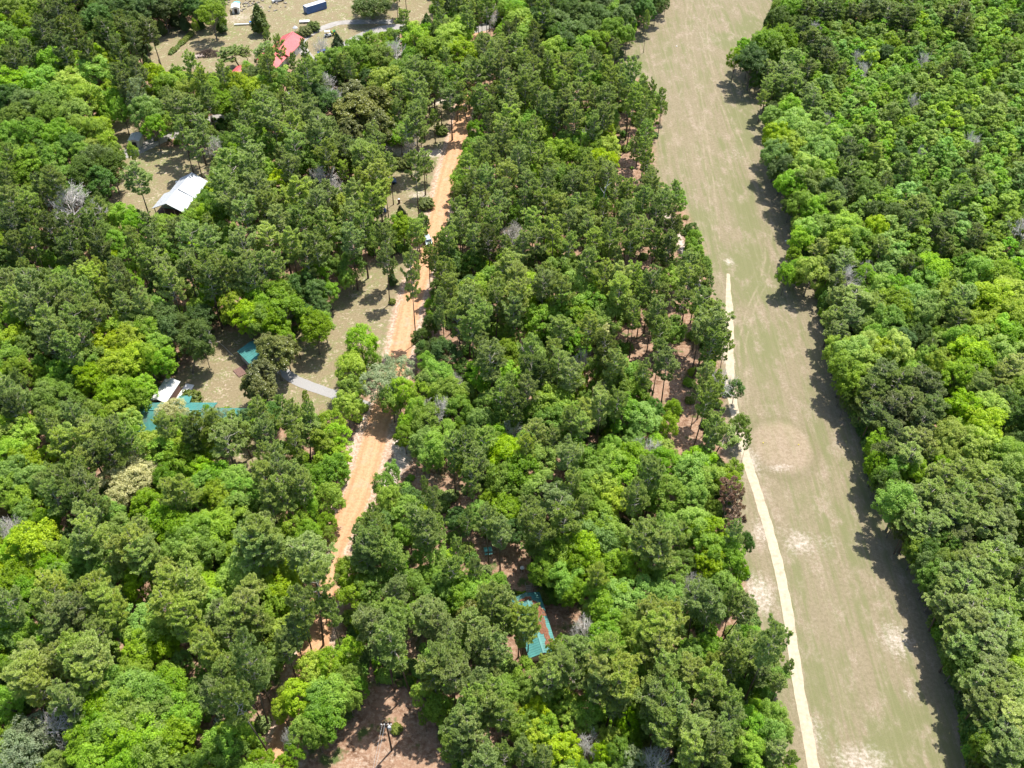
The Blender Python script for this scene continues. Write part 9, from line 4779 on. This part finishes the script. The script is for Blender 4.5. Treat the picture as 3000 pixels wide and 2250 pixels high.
# sheds and small roofs among the trees
def small_shed(x, y, L, W, rz, hh, mat, wm, label):
    s = empty('shed', (x, y, 0), rad(rz), label, 'shed')
    walls(MB(), L, W, hh, hh + W * .14).build('wall', wm, s)
    gable(MB(), L, W, hh + .1, hh + .1 + W * .14, ov=.25).build('roof', mat, s)
    door(s, 0, -L / 2, min(1.6, W * .4), hh * .8, 'y', M_DARK)
    return s


small_shed(-100.2, 341.5, 3.2, 2.6, 10, 2.1, M_PW, M_PW, 'small white shed at the far edge of the field')
small_shed(-40.1, 234.5, 5.0, 4.2, -8, 2.5, M_WHITE, M_CREAM, 'white roofed shed behind pines left of the sandy yard')
small_shed(-40.6, 216.5, 4.6, 3.6, 30, 2.4, M_GREY, M_BLUEW, 'pale blue walled shed deep under pines below white shed')
small_shed(-44.4, 256.0, 7.0, 5.0, -12, 2.6, M_WHITE, M_BLUEW, 'whitish cottage beside the large olive-brown magnolia')
small_shed(-42.8, 289.0, 6.0, 5.0, 20, 2.6, M_WHITE, M_CREAM, 'white roofed cottage peeping through trees above the magnolia')
small_shed(-57.0, 296.5, 7.0, 5.5, 25, 2.6, M_WHITE, M_CREAM, 'pale roofed cottage under trees right of red-roofed house')
small_shed(-111.0, 250.5, 4.0, 3.0, 0, 2.3, M_WHITE, M_CREAM, 'small white roof among trees left of the upper clearing')

# shipping container
cn = empty('shipping_container', (-71.6, 342.6, 0), math.atan2(5.1, 6.4), 'blue shipping container with pale top standing in the field', 'container')
b = MB().box((0, 0, 1.32), (8.1, 2.3, 2.3))
for i in range(27):
    for s in (-1, 1): b.box((-3.9 + i * .3, s * 1.175, 1.32), (.14, .05, 2.2))
b.build('body', M_BLUE, cn)
f = MB()
for s in (-1, 1):
    f.box((0, s * 1.18, .1), (8.2, .12, .18)); f.box((0, s * 1.18, 2.52), (8.2, .12, .14))
    for q in (-1, 1): f.box((q * 4.08, s * 1.18, 1.32), (.14, .14, 2.26))
f.build('frame', M_BLUE, cn)
MB().box((0, 0, 2.52), (8.06, 2.2, .1)).build('top', M_CTOP, cn)
for s in (-1, 1):
    dd = MB().box((-4.08, s * .56, 1.3), (.06, 1.08, 2.2)).build('door', M_BLUE, cn)
    mm = MB()
    for q in (-.25, .25): mm.tube([(-4.14, s * .56 + q, .3), (-4.14, s * .56 + q, 2.3)], .03, 5)
    mm.build('lock_rod', M_METAL, dd)
MB().box((-4.13, -.85, 2.0), (.02, .35, .25)).build('plate', M_PW, cn)


def car(x, y, rz, mat, label, kind='car', L=4.5):
    c = empty('parked_car', (x, y, ground_z(x, y)), rz, label, kind)
    prof = [(-L / 2, .35), (-L / 2, .8), (-L * .36, .95), (-L * .22, 1.42), (L * .12, 1.45), (L * .27, .98), (L * .46, .85), (L / 2, .6), (L / 2, .35)]
    v = []; f = []
    for s, k in ((-.88, 0), (.88, 1)):
        for px_, pz in prof:
            in_ = .16 if pz > 1.2 else 0
            v.append((px_, s - math.copysign(in_, s), pz))
    n = len(prof)
    for i in range(n): f.append((i, (i + 1) % n, n + (i + 1) % n, n + i))
    f.append(tuple(range(n))[::-1]); f.append(tuple(range(n, 2 * n)))
    me = bpy.data.meshes.new('body'); me.from_pydata(v, [], f); me.update()
    link('body', me, c, mat)
    for s in (-1, 1):
        MB().poly([(-L * .19, s * .81, 1.36), (L * .11, s * .81, 1.38), (L * .21, s * .87, 1.02), (-L * .29, s * .87, 1.0)], .03, (0, -s, 0)).build('side_window', M_GLASS, c)
        for q in (-1, 1):
            w_ = MB().tube([(q * L * .31, s * .72, .33), (q * L * .31, s * .93, .33)], .33, 14).build('wheel', M_TYRE, c)
    MB().poly([(L * .13, -.68, 1.44), (L * .13, .68, 1.44), (L * .262, .8, 1.0), (L * .262, -.8, 1.0)][::-1], -.02).build('windscreen', M_GLASS, c)
    MB().poly([(-L * .23, -.66, 1.43), (-L * .23, .66, 1.43), (-L * .35, .78, .98), (-L * .35, -.78, .98)], -.02).build('rear_window', M_GLASS, c)
    return c


P_ = {'cart': (-64.2, 321.6), 'tractor': (-62.5, 323.0), 'bluecar': (-63.7, 308.5), 'whitecar': (-22.0, 202.5), 'yardcar': (-34.7, 230.1), 'farcar': (-86.6, 350.6), 'umbrella': (-75.9, 324.6), 'pipe': (-95.1, 330.5), 'trailer': (-74.0, 332.5), 'pool': (-101.5, 348.2), 'brush': (-103.1, 307.8), 'debris': (-96.1, 347.3), 'pole': (-19.3, 66.9), 'farpole': (-71.7, 281.4), 'table': (-4.5, 105.1), 'grill': (1.9, 101.0), 'bin1': (-34.2, 251.5), 'bin2': (-30.9, 220.2), 'bin3': (-34.4, 216.0), 'post1': (-48.2, 158.0), 'post2': (-22.1, 238.3), 'post3': (-117.7, 301.1), 'tee1': (52.4, 132.3), 'tee2': (59.7, 131.8), 'sign': (-14.7, 223.8), 'plank': (-23.8, 137.9), 'stone': (-32.0, 139.4), 'fence': (-16.4, 125.7), 'log': (-22.3, 121.1), 'snag': (22.9, 205.2), 'rock1': (56.5, 314.1), 'rock2': (71.5, 202.9), 'hedge': ((-115.7, 308.0), (-112.0, 322.7)), 'cable': ((-68.4, 164.0), (-63.8, 159.1))}

# golf cart and tractor on the red house drive
x, y = P_['cart']
c = empty('golf_cart', (x, y, 0), .3, 'white roofed golf cart parked inside the curved driveway', 'golf cart')
MB().box((0, 0, .45), (2.3, 1.15, .35)).box((.85, 0, .75), (.5, 1.1, .35), 0, 0, .2).build('body', M_PW, c)
MB().box((-.25, 0, .72), (.5, 1.05, .2)).box((-.55, 0, 1.0), (.14, 1.05, .5)).build('seat', M_BLACK, c)
MB().box((-.05, 0, 1.85), (1.9, 1.25, .08)).build('canopy', M_PW, c)
for a in (-1, 1):
    for b_ in (-1, 1):
        MB().tube([(a * .8 - .05, b_ * .55, .6), (a * .8 - .05, b_ * .55, 1.83)], .03, 5).build('post', M_BLACK, c)
        MB().tube([(a * .8, b_ * .45, .25), (a * .8, b_ * .65, .25)], .25, 12).build('wheel', M_TYRE, c)
x, y = P_['tractor']
c = empty('tractor', (x, y, 0), 1.2, 'small green tractor parked beside the golf cart', 'tractor')
MB().box((.55, 0, .85), (1.3, .6, .55)).box((-.45, 0, .75), (.9, .7, .3)).build('body', M_GREEN, c)
MB().box((-.55, 0, 1.1), (.45, .5, .12)).box((-.8, 0, 1.35), (.1, .5, .5)).build('seat', M_YEL, c)
MB().tube([(.9, 0, 1.1), (.9, 0, 1.7)], .04, 6).build('exhaust', M_BLACK, c)
for b_ in (-1, 1):
    w_ = MB().tube([(-.6, b_ * .5, .6), (-.6, b_ * .8, .6)], .6, 16).build('rear_wheel', M_TYRE, c)
    MB().tube([(-.6, b_ * .81, .6), (-.6, b_ * .83, .6)], .3, 12).build('rim', M_YEL, w_)
    w_ = MB().tube([(.95, b_ * .42, .35), (.95, b_ * .62, .35)], .35, 14).build('front_wheel', M_TYRE, c)
    MB().tube([(.95, b_ * .63, .35), (.95, b_ * .65, .35)], .17, 10).build('rim', M_YEL, w_)
car(*P_['bluecar'], .25, M_CARB, 'dark blue car parked under a bare tree by the driveway')
car(*P_['whitecar'], 1.9, M_CARL, 'pale blue car on the dirt road half under pines')
car(*P_['yardcar'], .1, M_CARB, 'dark blue car end showing from pines in the sandy yard')
car(*P_['farcar'], .5, plain('car_paint_white', (.7, .7, .7), .3, 0, .04, 1, .5), 'white car standing among the far debris at the field edge')

# parasol over a blue tarp
x, y = P_['umbrella']
u = empty('parasol', (x, y, 0), 0, 'pale closed parasol standing over the blue tarp', 'parasol')
MB().tube([(0, 0, 1.6), (0, 0, 1.75), (0, 0, 2.5)], [.95, .9, .05], 8).build('canopy', plain('canvas_grey', (.5, .5, .5), .8), u)
MB().tube([(0, 0, 0), (0, 0, 2.4)], .04, 6).build('pole', M_METAL, u)
o = MB()
gg = random.Random(4)
for i in range(14):
    o.box((gg.uniform(-.9, .9), gg.uniform(-.9, .9), gg.uniform(.1, .35)), (gg.uniform(.5, .9), gg.uniform(.5, .9), gg.uniform(.1, .4)), gg.uniform(0, 3), gg.uniform(-.3, .3), gg.uniform(-.3, .3))
o = tag(o.build('tarp', M_TBLUE), 'crumpled bright blue tarp beside round yard shrubs', 'tarp'); o.location = (x + .2, y - 1.6, 0)

# white pipe length with blue cap in the field
x, y = P_['pipe']
o = empty('pipe', (x, y, .3), .1, 'long white pipe lying in the field by wide cedar', 'pipe')
MB().tube([(-3.6, 0, 0), (2.6, 0, 0)], .28, 10).build('tube', M_PW, o)
MB().box((2.4, .9, .2), (1.3, .7, .5)).build('bin', M_TBLUE, o)
x, y = P_['trailer']
o = empty('trailer', (x, y, 0), .1, 'low pale flat trailer near the blue container', 'trailer')
MB().box((0, 0, .55), (3.6, 1.6, .12)).build('bed', M_PW, o)
MB().tube([(1.8, 0, .5), (2.8, 0, .4)], .05, 5).build('tow_bar', M_BLACK, o)
for s in (-1, 1): MB().tube([(0, s * .8, .3), (0, s * .95, .3)], .3, 12).build('wheel', M_TYRE, o)
x, y = P_['pool']
o = MB()
o.tube([(0, 0, 0), (0, 0, .4), (0, 0, .42), (0, 0, .2)], [1.3, 1.35, 1.15, 1.1], 18)
o = tag(o.build('paddling_pool', M_TURQ), 'small turquoise paddling pool at the far field edge', 'pool'); o.location = (x, y, 0)

# brush pile
x, y = P_['brush']
bp_ = empty('brush_pile', (x, y, 0), 0, 'dark brush pile with pale cut branches in the field', 'brush pile')
gg = random.Random(9)
for nm, cnt, m_, sx_, off in (('branch', 110, BARK, 1.0, .5), ('cut_log', 26, plain('cut_wood_pale', (.55, .45, .38), .8), .8, -1.3)):
    if nm == 'branch':
        o = MB()
        for i in range(cnt * 3):
            a = gg.uniform(0, 6.28); r_ = gg.uniform(0, 1) ** .6
            c_ = Vector((math.cos(a) * r_ * 4.2 + off, math.sin(a) * r_ * 2.4, (1 - r_) * 1.4 + .15)); d_ = Vector((gg.uniform(-1, 1), gg.uniform(-1, 1), gg.uniform(-.35, .5))).normalized() * gg.uniform(.5, 1.3)
            o.tube([c_ - d_, c_ + d_], [.06, .03], 4, False)
        o = o.build('branches', M_POLE, bp_); o['kind'] = 'stuff'
    else:
        me = MB().tube([(-.9, 0, 0), (.9, 0, 0)], [.13, .1], 6).mesh('cut_log'); me.materials.append(m_)
        for i in range(cnt):
            o = link('cut_log', me, bp_)
            o.location = (off - 1.0 + gg.uniform(-1.2, 1.2), -1.6 + gg.uniform(-1, .6), gg.uniform(.1, .6)); o.rotation_euler = (0, gg.uniform(-.3, .3), gg.uniform(0, 3.1))
# debris strewn at the far field edge
x, y = P_['debris']
gg = random.Random(3)
o = MB()
for i in range(60):
    o.box((gg.gauss(0, 6), gg.gauss(0, 2.5), .1), (gg.uniform(.3, 1.6), gg.uniform(.15, .6), gg.uniform(.08, .4)), gg.uniform(0, 3), gg.uniform(-.2, .2))
o = tag(o.build('debris', plain('debris_pale', (.24, .21, .17), .9, 0, .4, 1)), 'pale broken timber and rubble strewn on bare sand', None, None, 'stuff'); o.location = (x, y, 0)

# clipped hedge row in the field: separate small bushes
hed = P_['hedge']
hb = []
for i in range(2):
    mb, cm = make_shrub(800 + i, 1.0, 900); cm.materials.append(LM['S']); hb.append(cm)
places = ['nearest the camera end of', 'second in', 'third in', 'fourth in', 'fifth in', 'sixth in', 'seventh in', 'eighth in', 'ninth in', 'tenth in', 'eleventh in', 'twelfth in', 'last in']
(xa, ya), (xb, yb) = hed
for i in range(13):
    t = i / 12
    o = bpy.data.objects.new('hedge_bush', hb[i % 2]); COL.objects.link(o)
    o.location = (xa + (xb - xa) * t, ya + (yb - ya) * t + gg.uniform(-.3, .3), -.1); o.rotation_euler = (0, 0, gg.uniform(0, 6))
    s = gg.uniform(.75, 1.15); o.scale = (s, s * 1.1, s)
    tag(o, f'small green bush {places[i]} the thin field hedge row', 'bush', 'bushes of the field hedge row')

# utility pole with transformer and wires
x, y = P_['pole']
up = empty('utility_pole', (x, y, 0), 0, 'dark utility pole with grey transformer at the bottom clearing', 'utility pole')
MB().tube([(0, 0, -.3), (0, 0, 9.8)], [.17, .11], 10).build('post', M_POLE, up)
MB().box((0, -.14, 9.2), (1.7, .1, .12)).build('crossarm', M_WOOD, up)
MB().tube([(.38, -.1, 7.5), (.38, -.1, 8.5), (.38, -.1, 8.62)], [.27, .27, .12], 14).build('transformer', M_METAL, up)
for q in (-.75, -.3, .3, .75):
    MB().tube([(q, -.14, 9.26), (q, -.14, 9.48)], [.05, .07], 6).build('insulator', M_PW, up)
x2, y2 = x - 5.5, y - 46
up2 = empty('utility_pole', (x2, y2, 0), 0, 'second utility pole carrying the wires on below the picture', 'utility pole')
MB().tube([(0, 0, -.3), (0, 0, 9.8)], [.17, .11], 10).build('post', M_POLE, up2)
MB().box((0, .14, 9.2), (1.7, .1, .12)).build('crossarm', M_WOOD, up2)
for k, q in enumerate((-.6, -.2)):
    pts = []
    for i in range(17):
        t = i / 16
        pts.append((x + q + (x2 - x) * t, y - .14 + (y2 - y) * t, 9.4 - 4 * 1.0 * t * (1 - t)))
    tag(MB().tube(pts, .018, 4).build('power_line', M_METAL), f"{('left', 'right')[k]} one of two pale wires running from the utility pole", 'wire', 'wires of the utility pole')
for i, (nm, lab) in enumerate((('farpole', 'slender pole with lamp behind the vine-covered tree'),)):
    x, y = P_[nm]
    o = empty('lamp_post', (x, y, 0), 0, lab, 'pole')
    MB().tube([(0, 0, 0), (0, 0, 8)], [.13, .09], 8).build('post', M_POLE, o)
    MB().tube([(0, -.3, 7.4), (0, -.3, 8.0)], .22, 10).build('lamp', M_PW, o)

# picnic table
x, y = P_['table']
o = empty('picnic_table', (x, y, 0), .15, 'teal picnic table standing on brown straw between pines', 'picnic table')
for i in range(5): MB().box((0, -.34 + i * .17, .75), (1.5, .15, .05)).build('table_plank', M_TABLE, o)
for s in (-1, 1):
    MB().box((0, s * .72, .45), (1.5, .28, .05)).build('bench', M_TABLE, o)
    MB().box((s * .5, 0, .4), (.08, 1.55, .08)).box((s * .5, .38, .38), (.08, .08, .85), 0, .5).box((s * .5, -.38, .38), (.08, .08, .85), 0, -.5).build('frame', M_TABLE, o)
x, y = P_['grill']
o = empty('grill', (x, y, 0), 0, 'round black grill with shiny white lid near long teal roof', 'grill')
MB().tube([(0, 0, .5), (0, 0, .65), (0, 0, .85)], [.18, .36, .42], 14).build('bowl', M_BLACK, o)
MB().tube([(0, 0, .86), (0, 0, .98), (0, 0, 1.1)], [.42, .36, .1], 14).build('lid', M_PW, o)
for i in range(3):
    a = i * 2.09
    MB().tube([(math.cos(a) * .15, math.sin(a) * .15, .6), (math.cos(a) * .38, math.sin(a) * .38, 0)], .025, 5).build('leg', M_METAL, o)
# small things
def barrel(x, y, mat, lid, label, hh=.95):
    o = empty('barrel', (x, y, 0), 0, label, 'barrel')
    MB().tube([(0, 0, 0), (0, 0, .3), (0, 0, hh * .6), (0, 0, hh)], [.3, .33, .33, .3], 12).build('drum', mat, o)
    MB().tube([(0, 0, hh), (0, 0, hh + .1)], [.31, .24], 12).build('lid', lid, o)


barrel(*P_['bin1'], M_BLACK, M_BLACK, 'black barrel on the lawn beside the sandy driveway', 1.1)
barrel(*P_['bin2'], M_DECK, M_PW, 'dark barrel with white lid in the sandy yard', 1.2)
barrel(*P_['bin3'], M_TBLUE, M_TBLUE, 'blue barrel under pines at the sandy yard')
for nm, hh, lab in (('post1', 1.6, 'short dark post on the lawn right of teal garage'), ('post2', 1.8, 'thin dark post beside dirt road at the sandy yard'), ('post3', 1.5, 'short dark post standing alone in the upper field')):
    x, y = P_[nm]
    o = empty('post', (x, y, 0), 0, lab, 'post')
    MB().box((0, 0, hh / 2), (.14, .14, hh)).build('shaft', M_POLE, o)
    MB().tube([(0, 0, hh), (0, 0, hh + .12)], [.1, .02], 6).build('cap', M_BLACK, o)
for i, nm in enumerate(('tee1', 'tee2')):
    x, y = P_[nm]
    o = MB(); o.tube([(0, 0, 0), (0, 0, .12), (0, 0, .22)], [.12, .13, .05], 10)
    o = tag(o.build('tee_marker', M_YEL), ('left', 'right')[i] + ' yellow tee marker on the bare round pad', 'tee marker', 'yellow tee markers'); o.location = (x, y, ground_z(x, y))
x, y = P_['sign']
o = empty('sign', (x, y, 0), .1, 'small white sign on a post right of the dirt road', 'sign')
MB().box((0, 0, 1.6), (.9, .05, .55)).build('board', M_PW, o)
for s in (-1, 1): MB().box((s * .35, .05, .8), (.07, .07, 1.6)).build('post', M_WOOD, o)
x, y = P_['plank']
o = MB().box((0, 0, .25), (.5, .9, .4), .4, .3).box((.25, .7, .5), (.12, .9, .12), .2)
o = tag(o.build('mailbox', M_PW), 'pale box and board lying right of dirt road under trees', 'box'); o.location = (x, y, 0)
x, y = P_['stone']
o = MB(); o.tube([(0, 0, 0), (0, 0, .2), (0, 0, .3)], [.45, .42, .2], 7)
o = tag(o.build('stone', M_PW), 'flat pale stone on the left shoulder of dirt road', 'stone'); o.location = (x, y, 0)
# ruined rail fence right of the road
x, y = P_['fence']
o = empty('rail_fence', (x, y, 0), .45, 'broken grey rail fence in the clearing right of the dirt road', 'fence')
for i in range(4): MB().box((-3.3 + i * 2.2, 0, .55), (.12, .12, 1.2)).build('post', M_WOOD, o)
for i in range(3):
    for z_ in (.45, .9): MB().box((-2.2 + i * 2.2, .08, z_ - .1 * (i == 1)), (2.25, .05, .12), 0, 0, .04 * (i - 1)).build('rail', M_WOOD, o)
x, y = P_['log']
o = tag(MB().tube([(-1.6, -.5, .25), (0, 0, .22), (1.5, .7, .6)], [.16, .13, .06], 7).tube([(.3, .15, .25), (1, -.5, .7)], [.08, .03], 5).build('fallen_log', BARK_DEAD), 'pale fallen log by the bushes right of the dirt road', 'log'); o.location = (x, y, 0)
x, y = P_['snag']
o = empty('dead_snag', (x, y, 0), 0, 'white forked dead snag rising among pines near the fairway', 'snag')
MB().tube([(0, 0, 0), (.1, 0, 8), (.5, .2, 13), (1.3, .3, 17)], [.24, .18, .13, .05], 7).build('trunk', plain('snag_white', (.6, .57, .53), .8), o)
for (z_, dx_, dy_) in ((13, -1.0, .3), (11, 1.4, -.3), (14.5, 1.8, .5)):
    MB().tube([(.4, .1, z_), (.4 + dx_, .1 + dy_, z_ + 1.5)], [.08, .03], 5).build('limb', bpy.data.materials['snag_white'], o)
# cable lying over the yard by the garage
(xa, ya), (xb, yb) = P_['cable']
tag(MB().tube([(xa, ya, .05), ((xa + xb) / 2, (ya + yb) / 2 + .2, .05), (xb, yb, .05)], .05, 5).build('cable', M_GREY), 'thin pale cable lying over the straw left of teal garage', 'cable')
# rocks on the fairway edge
for i, (nm, lab) in enumerate((('rock1', 'small pale rock on the fairway right of the path'), ('rock2', 'small pale rock beside the fairway where the woods begin'))):
    x, y = P_[nm]
    o = MB(); o.tube([(0, 0, -.05), (.05, 0, .12), (.02, .03, .22)], [.26, .24, .1], 6)
    o = tag(o.build('rock', M_PW), lab, 'rock'); o.location = (x, y, ground_z(x, y))
# dome of open sky is the world; nothing else stands above the woods
